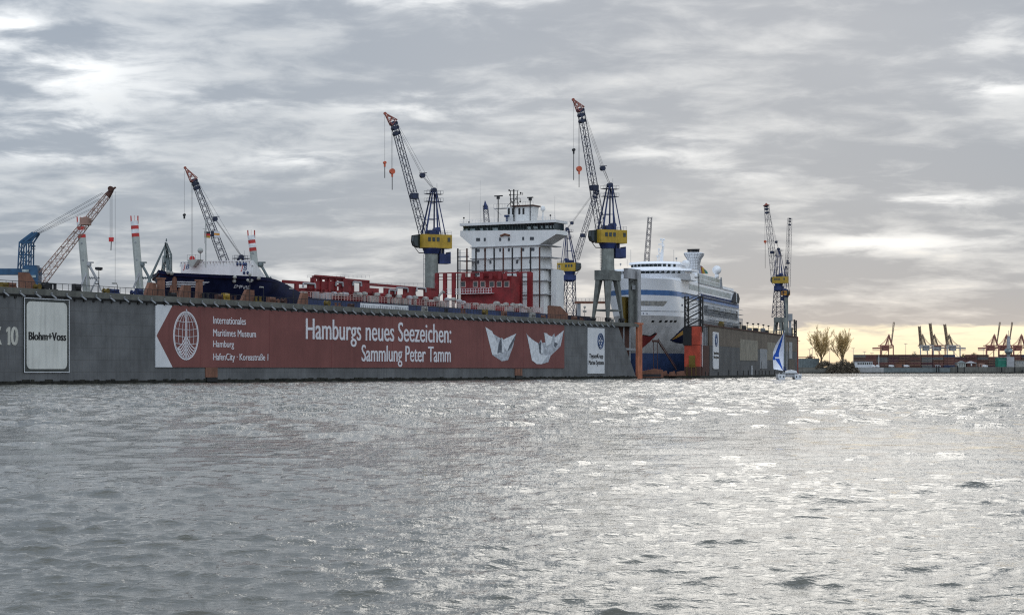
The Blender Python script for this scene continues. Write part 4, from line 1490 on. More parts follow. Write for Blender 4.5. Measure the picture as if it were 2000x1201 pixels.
    MB().beam((ax, -1.0 * S, az_ + 0.2 * S), (ax, 1.0 * S, az_ + 0.2 * S), 0.85 * S, 10).build('top_sheave', 'crane_dark', o)
    # jib
    f0, h0 = L(*foot), L(*head)
    j = MB().lattice(f0, h0, (0, 1, 0), wide[0] * S, wide[1] * S, wide[0] * 0.9 * S, wide[1] * 0.8 * S, lattice_n, 0.145 * S, 0.07 * S)
    J = j.build('jib', 'crane_dark', o)
    d = (Vector(h0) - Vector(f0))
    e = MB()
    for fz, lw in ((0.33, 0.05), (0.93, 0.06), (0.975, 0.05)):
        c0, c1 = Vector(f0) + d * (fz - lw / 2), Vector(f0) + d * (fz + lw / 2)
        e.beam(c0, c1, wide[1] * (0.56 if fz < 0.5 else 0.6) * S * 0.9, 4)
    m_ = MB()
    c0 = Vector(f0) + d * 0.345
    m_.box(c0.x - 1.3 * S, c0.x + 0.9 * S, -1.4 * S, 1.4 * S, c0.z - 1.0 * S, c0.z + 0.9 * S)
    m_.build('jib_platform', 'crane_dark', J)
    m_ = MB()
    for fz in (0.90, 0.95, 0.99):
        c = Vector(f0) + d * fz
        m_.beam((c.x + 0.5 * S, -1.1 * S, c.z), (c.x + 0.5 * S, 1.1 * S, c.z), 0.75 * S, 10)
        m_.beam((c.x - 0.5 * S, -0.9 * S, c.z + 0.3 * S), (c.x - 0.5 * S, 0.9 * S, c.z + 0.3 * S), 0.6 * S, 10)
    m_.build('jib_sheave', 'crane_dark', J)
    if tip:
        tp = L(*tip)
        t = MB().lattice(h0, tp, (0, 1, 0), wide[1] * 1.1 * S, 0.3 * S, wide[1] * 1.3 * S, 0.3 * S, 6, 0.14 * S, 0.1 * S)
        t.beam((tp[0], -0.3 * S, tp[2]), (tp[0], 0.3 * S, tp[2]), 0.5 * S, 10)
        t.build('jib_tip', 'tip', J)
    rp = MB()
    if sheave:
        sv = L(*sheave)
        bx = MB().beam((sv[0], -0.7 * S, sv[2]), (sv[0], 0.7 * S, sv[2]), 0.9 * S, 10).beam((sv[0] - 1.7 * S, 0, sv[2] + 1.0 * S), (sv[0] + 1.2 * S, 0, sv[2] + 0.7 * S), 0.14 * S)
        bx.build('luffing_block', 'crane_dark', o)
        for q in (-0.5, 0.5):
            rp.beam((h0[0] - 0.5 * S, q * S, h0[2]), (sv[0], q * S, sv[2]), 0.06 * S, 3)
            rp.beam((sv[0], q * S, sv[2]), (ax, q * S, az_ + 0.5 * S), 0.085 * S, 3)
        rp.beam((h0[0] - 1.2 * S, 0, h0[2]), (ax, 0, az_ + 0.9 * S), 0.05 * S, 3)
    else:
        for q in (-0.5, 0.5):
            rp.beam((h0[0], q * S, h0[2]), (ax, q * S, az_ + 0.5 * S), 0.06 * S, 3)
    rp.build('luffing_rope', 'rope', o)
    for (hx, ytop, yhook, yend, big, m) in hooks:
        a0, b0, c0 = L(hx, ytop), L(hx, yhook), L(hx, yend)
        rr = MB()
        for q in ((-0.35, 0.35) if big else (0,)):
            rr.beam((a0[0] + q * S, q * S, a0[2]), (a0[0] + q * S, q * S, b0[2]), 0.05 * S, 3)
        rr.build('hoist_rope', 'rope', o)
        r = (0.95 if big else 0.5) * S
        hb = MB().beam((b0[0], -0.5 * S, b0[2]), (b0[0], 0.5 * S, b0[2]), r, 12).beam((b0[0], 0, b0[2] - r), (b0[0], 0, b0[2] - r - 0.9 * S), 0.35 * S, 6).build('hook_block', m, o)
        if yend > yhook:
            MB().beam((a0[0], 0, b0[2] - r - 0.6 * S), (a0[0], 0, c0[2]), 0.14 * S, 6).build('hook_chain', 'dark', hb)
    # post and undercarriage
    zb = base_z
    if base in ('portal', 'column', 'latticeportal'):
        zl = zb + legh if base != 'column' else zb
        if base == 'latticeportal':
            c = MB()
            h2 = zc - 1.9 * S
            for sx in (-1, 1):
                for sy in (-1, 1):
                    c.beam((sx * 3.6 * S, sy * 3.6 * S, zl), (sx * 2.2 * S, sy * 2.2 * S, h2), 0.26 * S)
            n = 6
            for i in range(n):
                f0_, f1_ = i / n, (i + 1) / n
                r0, r1 = 3.6 - 1.4 * f0_, 3.6 - 1.4 * f1_
                z0, z1 = zl + (h2 - zl) * f0_, zl + (h2 - zl) * f1_
                cs0 = [(-r0, -r0), (r0, -r0), (r0, r0), (-r0, r0)]
                cs1 = [(-r1, -r1), (r1, -r1), (r1, r1), (-r1, r1)]
                for k2 in range(4):
                    a_, b_ = cs0[k2], cs1[(k2 + 1) % 4]
                    a2, b2 = cs0[(k2 + 1) % 4], cs1[k2]
                    c.beam((a_[0] * S, a_[1] * S, z0), (b_[0] * S, b_[1] * S, z1), 0.15 * S)
                    c.beam((a2[0] * S, a2[1] * S, z0), (b2[0] * S, b2[1] * S, z1), 0.15 * S)
                    c.beam((b2[0] * S, b2[1] * S, z1), (b_[0] * S, b_[1] * S, z1), 0.13 * S)
            c.build('lattice_column', 'crane_dark', o)
        else:
            c = MB().lathe((0, 0, zl), [(2.45 * S, 0), (2.3 * S, 1.5 * S), (2.25 * S, zc - 1.9 * S - zl)], 24)
            col = c.build('column', 'column', o, smooth=False)
            ld = MB()
            for y_ in (-0.3, 0.3):
                ld.beam((2.9 * S, y_ * S, zl + 0.5), (2.9 * S, y_ * S, zc - 2.2 * S), 0.06 * S, 3)
            for i in range(14):
                z = zl + 0.5 + (zc - 2.5 * S - zl) * i / 13
                ld.beam((2.3 * S, 0, z), (2.95 * S, 0, z), 0.05 * S, 3)
            ld.build('ladder', 'crane_dark', o)
        if base != 'column':
            rot = F10.th - th if not back else F11.th - th
            cr, sr = math.cos(rot), math.sin(rot)

            def rt(x, y, z):
                return (x * cr - y * sr, x * sr + y * cr, z)
            tp = MB()
            hx, hy = 5.2 * S, 2.8 * S
            vs = [rt(sx * hx, sy * hy, z) for z in (zl - 3.4 * S, zl) for sx, sy in ((-1, -1), (1, -1), (1, 1), (-1, 1))]
            tp.add(vs, [(3, 2, 1, 0), (4, 5, 6, 7), (0, 1, 5, 4), (1, 2, 6, 5), (2, 3, 7, 6), (3, 0, 4, 7)])
            tp.build('portal_head', 'portal', o)
            for sx, sy in ((-1, -1), (1, -1), (1, 1), (-1, 1)):
                g = MB()
                vs = []
                for z, wx, wy, ox, oy in ((zl - 3.4 * S, 1.35, 0.8, 3.6, 1.8), (zb + 1.2 * S, 0.42, 0.42, 6.2, 2.8)):
                    vs += [rt((sx * ox + a_ * wx) * S, (sy * oy + b_ * wy) * S, z) for a_, b_ in ((-1, -1), (1, -1), (1, 1), (-1, 1))]
                g.add(vs, [(3, 2, 1, 0), (4, 5, 6, 7), (0, 1, 5, 4), (1, 2, 6, 5), (2, 3, 7, 6), (3, 0, 4, 7)])
                lg = g.build('leg', 'portal', o)
                w = MB()
                for u in (-0.9, 0.9):
                    w.beam(rt((sx * 6.2 + u) * S, (sy * 2.8 - 0.3) * S, zb + 0.55 * S), rt((sx * 6.2 + u) * S, (sy * 2.8 + 0.3) * S, zb + 0.55 * S), 0.52 * S, 12)
                v = [rt((sx * 6.2 + a_ * 1.6) * S, (sy * 2.8 + b_ * 0.45) * S, zb + z * S) for z in (0.8, 1.5) for a_, b_ in ((-1, -1), (1, -1), (1, 1), (-1, 1))]
                w.add(v, [(3, 2, 1, 0), (4, 5, 6, 7), (0, 1, 5, 4), (1, 2, 6, 5), (2, 3, 7, 6), (3, 0, 4, 7)])
                w.build('bogie', 'dark', lg)
            br = MB()
            for sy in (-1, 1):
                br.beam(rt(-5.6 * S, sy * 2.6 * S, zb + 4.2 * S), rt(5.6 * S, sy * 2.6 * S, zb + 4.2 * S), 0.4 * S)
                br.beam(rt(5.9 * S, sy * 2.4 * S, zb + 1.4 * S), rt(2.8 * S, sy * 2.0 * S, zl - 3.4 * S), 0.2 * S)
            for sx in (-1, 1):
                br.beam(rt(sx * 5.6 * S, -2.6 * S, zb + 4.2 * S), rt(sx * 5.6 * S, 2.6 * S, zb + 4.2 * S), 0.35 * S)
            br.build('portal_brace', 'portal', o)
            sc_ = MB()
            for i in range(5):
                z0, z1 = zb + 1 + (zl - 4.5 * S - zb) * i / 5, zb + 1 + (zl - 4.5 * S - zb) * (i + 1) / 5
                x0, x1 = (-1.5, -0.2) if i % 2 else (-0.2, -1.5)
                sc_.beam(rt(x0 * S, -0.6 * S, z0), rt(x1 * S, -0.6 * S, z1), 0.14 * S)
                sc_.beam(rt(-1.5 * S, -0.6 * S, z0), rt(-0.2 * S, -0.6 * S, z0), 0.1 * S)
            for x in (-1.5, -0.2):
                sc_.beam(rt(x * S, -0.6 * S, zb), rt(x * S, -0.6 * S, zl - 3.4 * S), 0.12 * S)
            sc_.build('stair_tower', 'crane_dark', o)
    return o


JL = (-0.9, -0.42)
_sB, _YB = F10.solve(1187, 3.5)
crane('jib_crane', 'tall blue and yellow portal crane with red jib tip left of the cruise ship', _YB, 1187, DT, 475, 1.0, JL,
      (1173, 447), (1134, 214), (1119.5, 195), [(1120.5, 200, 293, 352, False, 'dark'), (1131, 222, 330, 366, True, 'hook')],
      base='portal', legh=F10.Z(1187, 529, 3.5) - DT, af_top=(1191, 363), sheave=(1177, 329))
_sA, _YA = F10.solve(843, WT + IW + 3.5)
crane('jib_crane', 'tall blue and yellow crane on a round column between red deck gear and white bridge', _YA, 843, DT, 485, 1.02, JL,
      (828, 458), (769, 240), (752, 222), [(751.5, 226, 318, 348, False, 'hook'), (766, 250, 335, 371, True, 'hook')],
      base='column', af_top=(847, 373), sheave=(825, 343))
crane('jib_crane', 'smaller blue and yellow crane right of the white bridge with jib leaning right', 690 * YK, 1113, 4, 530, 0.90, (0.93, -0.35),
      (1125, 506), (1166, 372), None, [], base='latticeportal', legh=8, af_top=(1108, 448), lattice_n=20, low=True, wide=(2.9, 2.3), group='yard cranes with lattice jibs', sheave=(1117, 436))
crane('jib_crane', 'dark blue lattice jib crane rising behind the white breakwater of the navy bow', 450 * YK, 466, 4, 556, 0.86, JL,
      (439, 512), (379, 352), (361.5, 328), [(360, 334, 420, 420, False, 'dark'), (375, 356, 505, 505, True, 'hook_red')],
      base='column', af_top=(471, 503), sheave=(420, 428), wide=(3.0, 2.0))


# ------------------------------------------------------------------ left background: sheerleg, tilted legs, grey crane
def build_sheerleg():
    Y = 470 * YK
    o = thing('floating_sheerleg', 'light blue floating sheerleg crane with pinkish lattice boom at far left', 'floating crane', FW, tuple(P(40, 560, Y)), None)

    def p(x, y, d=0.0):
        return P(x, y, Y) + Vector((0, d, 0))
    b0 = p(-60, 533)
    MB().box(p(-90, 0).x, p(79, 0).x, Y - 8, Y + 14, -1.5, 4).build('pontoon', 'blue_light', o)
    MB().box(p(-90, 0).x, p(80, 0).x, Y - 1.5, Y + 1.5, p(0, 537).z, p(0, 525).z).box(p(-70, 0).x, p(-60, 0).x, Y - 1.4, Y + 1.4, 4, p(0, 537).z).build('girder', 'blue_light', o)
    h = MB().box(p(52, 0).x, p(79.5, 0).x, Y - 4, Y + 1.4, 4, p(0, 523).z)
    h.box(p(50, 0).x, p(76, 0).x, Y - 3, Y + 1, p(0, 523).z, p(0, 519).z)
    hs = h.build('machinery_house', 'blue_light', o)
    for (x, y) in ((56, 530), (70, 541), (44, 540)):
        c = p(x, y)
        MB().box(c.x - 1.1, c.x + 1.1, Y - 4.2 if x > 50 else Y - 2, Y - 4.01 if x > 50 else Y - 1.2, c.z - 0.4, c.z + 0.4).build('window', 'glass_light', hs)
    a = MB()
    for d in (-1.6, 1.6):
        for x0, x1 in ((37.5, 40.3), (47.5, 49.5), (54, 53.8), (63, 63.5)):
            a.beam(p(x0, 525, d), p(x1, 474, d), 0.28)
        a.beam(p(40, 474, d), p(64, 474, d), 0.4)
        a.beam(p(39, 498, d), p(63, 498, d), 0.2)
        for x0, y0, x1, y1 in ((38, 522, 47, 500), (40, 498, 47.5, 476), (40, 478, 48, 498), (53, 500, 63, 476), (50, 522, 62, 500), (39, 500, 53, 520)):
            a.beam(p(x0, y0, d), p(x1, y1, d), 0.15)
        a.beam(p(43, 473, d), p(67, 454 if d > 0 else 455, d), 0.5)
        a.beam(p(52, 472, d), p(74, 455.5, d), 0.5)
        a.beam(p(63, 474, d), p(75, 456, d), 0.3)
    for x, y in ((40, 474), (63.5, 474), (74, 455), (66, 455), (39, 498), (63, 498)):
        a.beam(p(x, y, -1.6), p(x, y, 1.6), 0.25)
    a.box(p(61, 0).x, p(68, 0).x, Y - 1, Y + 1, p(0, 482).z, p(0, 479.5).z).box(p(61, 0).x, p(68, 0).x, Y - 1, Y + 1, p(0, 487).z, p(0, 486).z)
    a.build('a_frame', 'blue_light', o)
    f, h = p(80.5, 546), p(219, 371)
    n = (h - f).normalized()
    side = Vector((0, 1, 0.0))
    j = MB().lattice(f, f.lerp(h, 0.93), side, 5.2, 2.4, 3.0, 1.5, 22, 0.17, 0.08).build('boom', 'boom', o)
    k = f.lerp(h, 0.93)
    MB().beam(k, h, 1.2, 6, 0.7).beam(h + Vector((-0.4, -1, 0.3)), h + Vector((-0.4, 1, 0.3)), 0.9, 10).beam(h, p(226, 366), 0.4).build('boom_head', 'rust_dark', j)
    q = f.lerp(h, 0.62)
    MB().box(q.x - 1.4, q.x + 1.6, Y - 2, Y + 2, q.z - 0.4, q.z + 2).build('boom_platform', 'boom', j)
    r = MB()
    for d in (-1, 1):
        r.beam(p(67, 454, d), h + Vector((-3, d, -1)), 0.06, 3).beam(p(74, 456, d), h + Vector((-4, d, -3)), 0.06, 3).beam(p(74, 457, d), h + Vector((-6, d, -6)), 0.05, 3)
    r.build('boom_rope', 'rope', o)
    r = MB()
    for x, y1 in ((215, 464), (217, 464), (219, 464), (225, 555)):
        r.beam(p(x, 374), p(x, y1), 0.05, 3)
    r.build('hoist_rope', 'rope', o)
    c = p(217.3, 468)
    hb = MB().box(c.x - 0.75, c.x + 0.75, Y - 0.4, Y + 0.4, c.z - 0.7, c.z + 0.5).beam((c.x - 0.8, Y, c.z + 0.4), (c.x + 0.8, Y, c.z + 0.4), 0.35, 8)
    hb.build('hook_block', 'hook_red', o)
    MB().beam((c.x, Y, c.z - 0.7), (c.x - 0.1, Y, p(0, 489).z), 0.15, 6).build('hook_chain', 'dark', o)


build_sheerleg()


def build_jackup():
    Y = 640 * YK
    o = thing('jackup_vessel', 'jack-up vessel behind the dock showing three tilted grey legs with red bands', 'vessel', FW, (P(270, 0, Y).x, Y, 0))
    xa, xb = P(120, 0, Y).x, P(545, 0, Y).x
    MB().box(xa, xb, Y - 5, Y + 30, -2, 8).box(xa + 6, xa + 30, Y, Y + 20, 8, 13).build('hull', 'grey_light', o)
    for (xt, yt, xbm, ybm, w) in ((157.5, 434, 172, 600, 13.5), (262.5, 432, 276, 600, 13.5), (490.5, 460, 508, 600, 13)):
        t, b = P(xt, yt, Y), P(xbm, ybm, Y)
        d = (t - b).normalized()
        r = w * Y / FPX * 0.56
        L = (t - b).length
        lg = MB().beam(b, t - d * (0.2 * 42), r, 8)
        leg = lg.build('leg', 'leg', o)
        mpp = Y / FPX
        zs = [(0, 9, 'leg_white'), (9, 16, 'leg_red'), (16, 24, 'leg_white'), (24, 31, 'leg_red')]
        start = 31 * mpp
        for a_, b_, m in zs:
            MB().beam(t - d * (b_ * mpp), t - d * (a_ * mpp), r * 1.01, 8).build('band', m, leg)
        MB().beam(t - d * start, t - d * (0.2 * 42) if start < 8.4 else t - d * start * 0.99, r, 8).build('leg_top', 'leg', leg)
        c = MB()
        for s in (-1, 1):
            q = t + Vector((s * r * 0.85, 0, 0))
            c.beam(q - d * 1.2, q + Vector((s * 0.1, 0, 2.4)), 0.35, 4)
        c.beam(t - d * 0.4 - Vector((r, 0, 0)), t - d * 0.4 + Vector((r, 0, 0)), 0.35)
        c.beam(t, t + Vector((0, 0, 2.6)), 0.08)
        c.build('leg_cap', 'leg_red', leg)
        for f in (0.35, 0.55, 0.75):
            q = b + (t - b) * f
            MB().beam(q + Vector((0, -r * 1.02, 0)), q + Vector((0, -r * 0.9, 0)), 0.45, 6).build('hatch', 'grey', leg)
        s = MB()
        s.beam(P(xbm - 4, 535, Y - 3), P(xbm - 15, 562, Y - 3), 0.55)
        s.beam(P(xbm - 4, 532, Y - 3), P(xbm - 2, 562, Y - 3), 0.3)
        s.build('leg_brace', 'grey_light', o)
        k = MB()
        q = P(xbm + 9.5, 0, Y)
        z = lambda y: P(0, y, Y).z
        k.beam((q.x - 2, Y, z(516)), (q.x + 1.7, Y, z(545)), 0.6, 6).beam((q.x + 1.7, Y, z(545)), (q.x - 1, Y, z(570)), 0.4).beam((q.x + 1.7, Y, z(545)), (q.x + 4, Y, z(570)), 0.4)
        k.sphere((q.x - 1.9, Y, z(517)), 1.3, 8, 6).box(q.x - 3, q.x + 0.2, Y - 1, Y + 1, z(511.5), z(514))
        for i in range(5):
            k.beam((q.x - 2.2 + i, Y - 0.5, z(546)), (q.x - 1.2 + i, Y - 0.5, z(540)), 0.22)
        k.beam((q.x - 2.6, Y, z(543)), (q.x + 3, Y, z(543)), 0.4)
        k.build('pedestal_crane', 'green_grey' if xt > 200 else 'grey_light', o)


build_jackup()


def build_grey_crane():
    Y = 620 * YK
    o = thing('grey_lattice_crane', 'grey green lattice crane with a thin boom left of the navy bow', 'crane', FW, tuple(P(322, 560, Y)))

    def p(x, y, d=0.0):
        return P(x, y, Y) + Vector((0, d, 0))
    m = MB()
    for d in (-1.5, 1.5):
        for x0, y0, x1, y1 in ((324, 474, 317, 585), (325, 474, 329, 585), (325.5, 476, 334, 497), (334, 497, 334.5, 585), (324.5, 478, 333, 530), (320, 500, 316, 540), (327, 490, 331, 585), (316, 530, 327, 500)):
            m.beam(p(x0, y0, d), p(x1, y1, d), 0.3)
        for x0, y0, x1, y1 in ((321, 500, 334, 497), (319, 522, 335, 520), (322, 500, 330, 522), (318, 522, 328, 545), (334, 500, 328, 520)):
            m.beam(p(x0, y0, d), p(x1, y1, d), 0.16)
    m.beam(p(325, 472), p(325, 466), 0.4, 5, 0.2)
    m.build('mast_frame', 'green_grey', o)
    MB().beam(p(324, 476), p(288, 556), 0.35, 5, 0.6).beam(p(322, 478), p(287, 552), 0.12).build('boom', 'green_grey', o)
    MB().box(p(312, 0).x, p(338, 0).x, Y - 4, Y + 4, 4, p(0, 570).z).build('house', 'green_grey', o)


build_grey_crane()


def lone_jib(name, label, Y, foot, head, w, dark_head, m='crane_dark', taper=0.7, group='yard cranes with lattice jibs', n=14):
    a, b = P(*foot, Y), P(*head, Y)
    o = thing(name, label, 'crane', FW, (a.x, Y, 4), group)
    MB().lattice(a, b, (1, 0.2, 0) if abs((b - a).normalized().x) < 0.5 else (0, 1, 0), w, w * taper, w, w * taper, n, 0.17, 0.085).build('jib', m, o)
    if dark_head:
        d = (b - a).normalized()
        MB().beam(b - d * 2.2, b, w * 0.52, 4, w * 0.45).beam(b, b + d * 2.4, w * 0.4, 4, 0.15).build('jib_head', 'crane_blue', o)
    MB().box(a.x - 4, a.x + 4, Y - 3, Y + 3, a.z - 6, a.z).lathe((a.x, Y, 4), [(2, 0), (1.8, a.z - 10)], 12).build('machinery_house', 'yellow', o)
    return o


lone_jib('jib_crane', 'short dark blue jib head showing just above the white bridge roof', 720 * YK, (953.5, 470), (948, 401), 3.0, True, n=10)
lone_jib('jib_crane', 'slim lattice jib standing upright behind the cruise ship bridge', 760 * YK, (1261, 540), (1269.5, 424), 2.6, False, n=20)
lone_jib('jib_crane', 'thin lattice jib seen past the right end of the white bridge', 760 * YK, (1072, 560), (1073, 466), 3.4, False, 'grey', 0.45, n=12)


# ------------------------------------------------------------------ dock on the right with the cruise ship
_q0 = P(1372, 0, (DT - HC) * FPX / 88)
_q1 = P(1555, 0, (DT - HC) * FPX / 64)
F11 = Frame(_q0.x, _q0.y, math.atan2(_q1.y - _q0.y, _q1.x - _q0.x))
L11 = (_q1 - _q0).length


def build_far_dock():
    o = thing('floating_dock', 'rusty brown and grey floating dock wall with orange end beside the cruise ship', 'floating dock', F11, (0, 0, 0))
    w = MB().box(F11.S(1385), L11, 0, 6.5, 0.9, DT * 0.63)
    w.build('side_wall', 'dock_grey', o)
    MB().box(F11.S(1385), L11, -0.05, 6.5, DT * 0.63, DT).build('upper_wall', 'dock_rusty', o)
    MB().box(-0.2, F11.S(1386), 0.9, 6.5, 0.9, DT - 0.2).box(-0.2, F11.S(1386), 0.0, 0.9, 0.9, DT * 0.62).build('end_recess', 'rust_dark', o)
    g = MB()
    for px in (1374.5, 1378, 1381.5):
        g.box(F11.S(px), F11.S(px) + 0.8, 0.1, 0.9, DT * 0.62, DT - 0.6)
    g.build('recess_rib', 'grey', o)
    MB().box(-0.3, L11, -0.35, 0.3, DT, DT + 0.5).build('deck_edge', 'rust_dark', o)
    MB().box(-6.5, L11 + 1, -0.5, 52, -2, 0.95).build('waterline_growth', 'slime', o)
    MB().box(L11, L11 + 1.2, -0.3, 6.6, 0.9, DT + 0.4).build('far_end', 'orange_red', o)
    MB().box(0, L11, 46, 52, 0.95, DT - 0.5).build('far_wall', 'dock_grey', o)
    # orange gate block and its dark housing
    zt, zm = F11.Z(1360, 636.5, 0), F11.Z(1355, 672, 0)
    zl = F11.Z(1355, 716, 0)
    b = MB().box(-4.2, -0.3, 0.15, F11.T(1351, -4.2), zm, zt).build('gate_head', 'orange_red', o)
    MB().box(-4.4, -1.0, F11.T(1351, -4.2) + 0.02, F11.T(1334, -4.4), zm - 0.2, zt - 0.3).build('gate_housing', 'black', o)
    MB().box(-4.0, -0.3, 0.3, F11.T(1336.5, -4.0), zl, zm - 0.003).build('gate_column', 'orange_red', o)
    MB().box(-4.0, -0.3, 0.3, F11.T(1336.5, -4.0), 0.95, zl - 0.003).build('gate_foot', 'rust_dark', o)
    d = MB().box(-4.12, -3.98, 2.0, 4.4, zl - 0.2, zl + 4.2)
    d.build('gate_door', 'machinery', o)
    MB().box(-0.55, -0.28, -0.1, 0.14, zl, zt + 0.1).build('gate_edge', 'leg_white', o)
    q = MB()
    for t in (1.6, 3.2, 5.0):
        q.beam((-4.6, t, 0.9), (-4.6, t, 5.2), 0.12)
    q.beam((-4.6, 1.6, 5.1), (-4.6, 5.0, 5.1), 0.1)
    q.build('gate_railing', 'machinery', o)
    # stair towers on the gate block
    s = MB()
    z0, z1 = zt, F11.Z(1355, 579, 3)
    ta, tb = F11.T(1341, -2), F11.T(1370, -2)
    for t, wd in ((ta, 1.3), (tb, 0.9)):
        for dt in (-wd / 2, wd / 2):
            for ds in (-2.6, -1.2):
                s.beam((ds, t + dt, z0 - 2.0), (ds, t + dt, z1), 0.24)
        for i in range(9):
            za, zb_ = z0 + (z1 - z0) * i / 9, z0 + (z1 - z0) * (i + 1) / 9
            for ds in (-2.6, -1.2):
                s.beam((ds, t - wd / 2, za), (ds, t + wd / 2, zb_) if i % 2 else (ds, t + wd / 2, za), 0.16)
                s.beam((ds, t - wd / 2, zb_), (ds, t + wd / 2, zb_), 0.16)
    for i in range(4):
        za, zb_ = z0 + (z1 - z0) * i / 4, z0 + (z1 - z0) * (i + 1) / 4
        a_, b_ = (ta, tb)
        s.beam((-2.6, a_, za), (-2.6, b_, zb_), 0.3)
        s.beam((-2.6, a_, za + 1.2), (-2.6, b_, zb_ + 1.2), 0.14)
        s.beam((-2.6, a_, za), (-2.6, b_, za), 0.12)
    s.build('stair_tower', 'black', o)
    t = F11.T(1365, -1)
    MB().beam((-1, t, zt), (-1, t, F11.Z(1365, 535, t)), 0.16, 6).box(-1.4, -0.8, t - 0.2, t + 1.6, F11.Z(1365, 543, t), F11.Z(1365, 541, t)).build('signal_pole', 'dark', o)
    # pale repainted patches and dark ports on the wall
    for (xa, xb, ya, yb, m) in ((1445, 1479.5, 662, 703.5, 'patch'), (1498.5, 1514, 668, 703, 'patch'), (1484, 1498, 681, 720, 'grey'), (1541, 1547, 668, 700, 'grey_light')):
        sa, sb = F11.S(xa), F11.S(xb)
        MB().box(sa, sb, -0.12, 0, F11.Z(xa, yb), F11.Z(xa, ya)).build('repaint_patch', m, o)
    MB().box(F11.S(1540), F11.S(1553), -0.15, 0, 1.0, F11.Z(1546, 702)).build('end_port', 'black', o)
    for px in (1377, 1384, 1402, 1423, 1440, 1451, 1461, 1475, 1482, 1488, 1495, 1502, 1512):
        a = F11.S(px)
        MB().box(a, a + 0.9, -0.3, 0, 1.0, 2.2 + random.random()).build('fender', 'black', o)
    a = F11.S(1486)
    MB().box(a, a + 0.6, -0.25, 0, 3, 7).build('fender', 'black', o)
    a = F11.S(1467)
    MB().beam((a, -0.3, 1), (a, -0.3, 5), 0.3, 6).build('overflow_pipe', 'sign_white', o)
    # railing
    r = MB()
    s_ = 1
    while s_ < L11:
        r.beam((s_, 0.3, DT + 0.5), (s_, 0.3, DT + 1.7), 0.06, 3)
        s_ += 1.6
    for z in (1.1, 1.7):
        r.beam((0, 0.3, DT + z), (L11, 0.3, DT + z), 0.05, 3)
    r.build('railing', 'dark', o)
    # sign
    sa, sb = F11.S(1391.5), F11.S(1402.3)
    z0, z1 = F11.Z(1392, 720.5), F11.Z(1392, 648)
    k = thing('dock_sign', 'tall narrow white sign with rounded corners on the rusty dock wall', 'sign', F11, (sa, -0.1, z0))
    rr = 1.1
    pts = []
    for (cx_, cz_, a0) in ((sb - rr, z0 + rr, -90), (sb - rr, z1 - rr, 0), (sa + rr, z1 - rr, 90), (sa + rr, z0 + rr, 180)):
        for i in range(6):
            an = R(a0 + 18 * i)
            pts.append((cx_ + rr * math.cos(an), cz_ + rr * math.sin(an)))
    MB().prism(pts, 'y', -0.35, -0.06).build('face_panel', 'sign_white', k)
    e = MB()
    cs, cz_ = (sa + sb) / 2, z0 + (z1 - z0) * 0.78
    A = np.linspace(0, 2 * math.pi, 25)
    for k2 in (1.0, 0.66):
        pts = [(cs + 2.4 * k2 * math.cos(a), cz_ + 2.3 * k2 * math.sin(a)) for a in A]
        for p_, q_ in zip(pts[:-1], pts[1:]):
            e.beam((p_[0], -0.4, p_[1]), (q_[0], -0.4, q_[1]), 0.22, 4)
    e.build('emblem', 'letter_blue', k)
    for body, zf in (('ThyssenKrupp', 0.40), ('Marine Systems', 0.29)):
        text_fit(MB(), body, sa + 0.6, sb - 0.6, z0 + (z1 - z0) * zf, 1.0, -0.4, 0.006).build('lettering', 'letter_black', k)


build_far_dock()


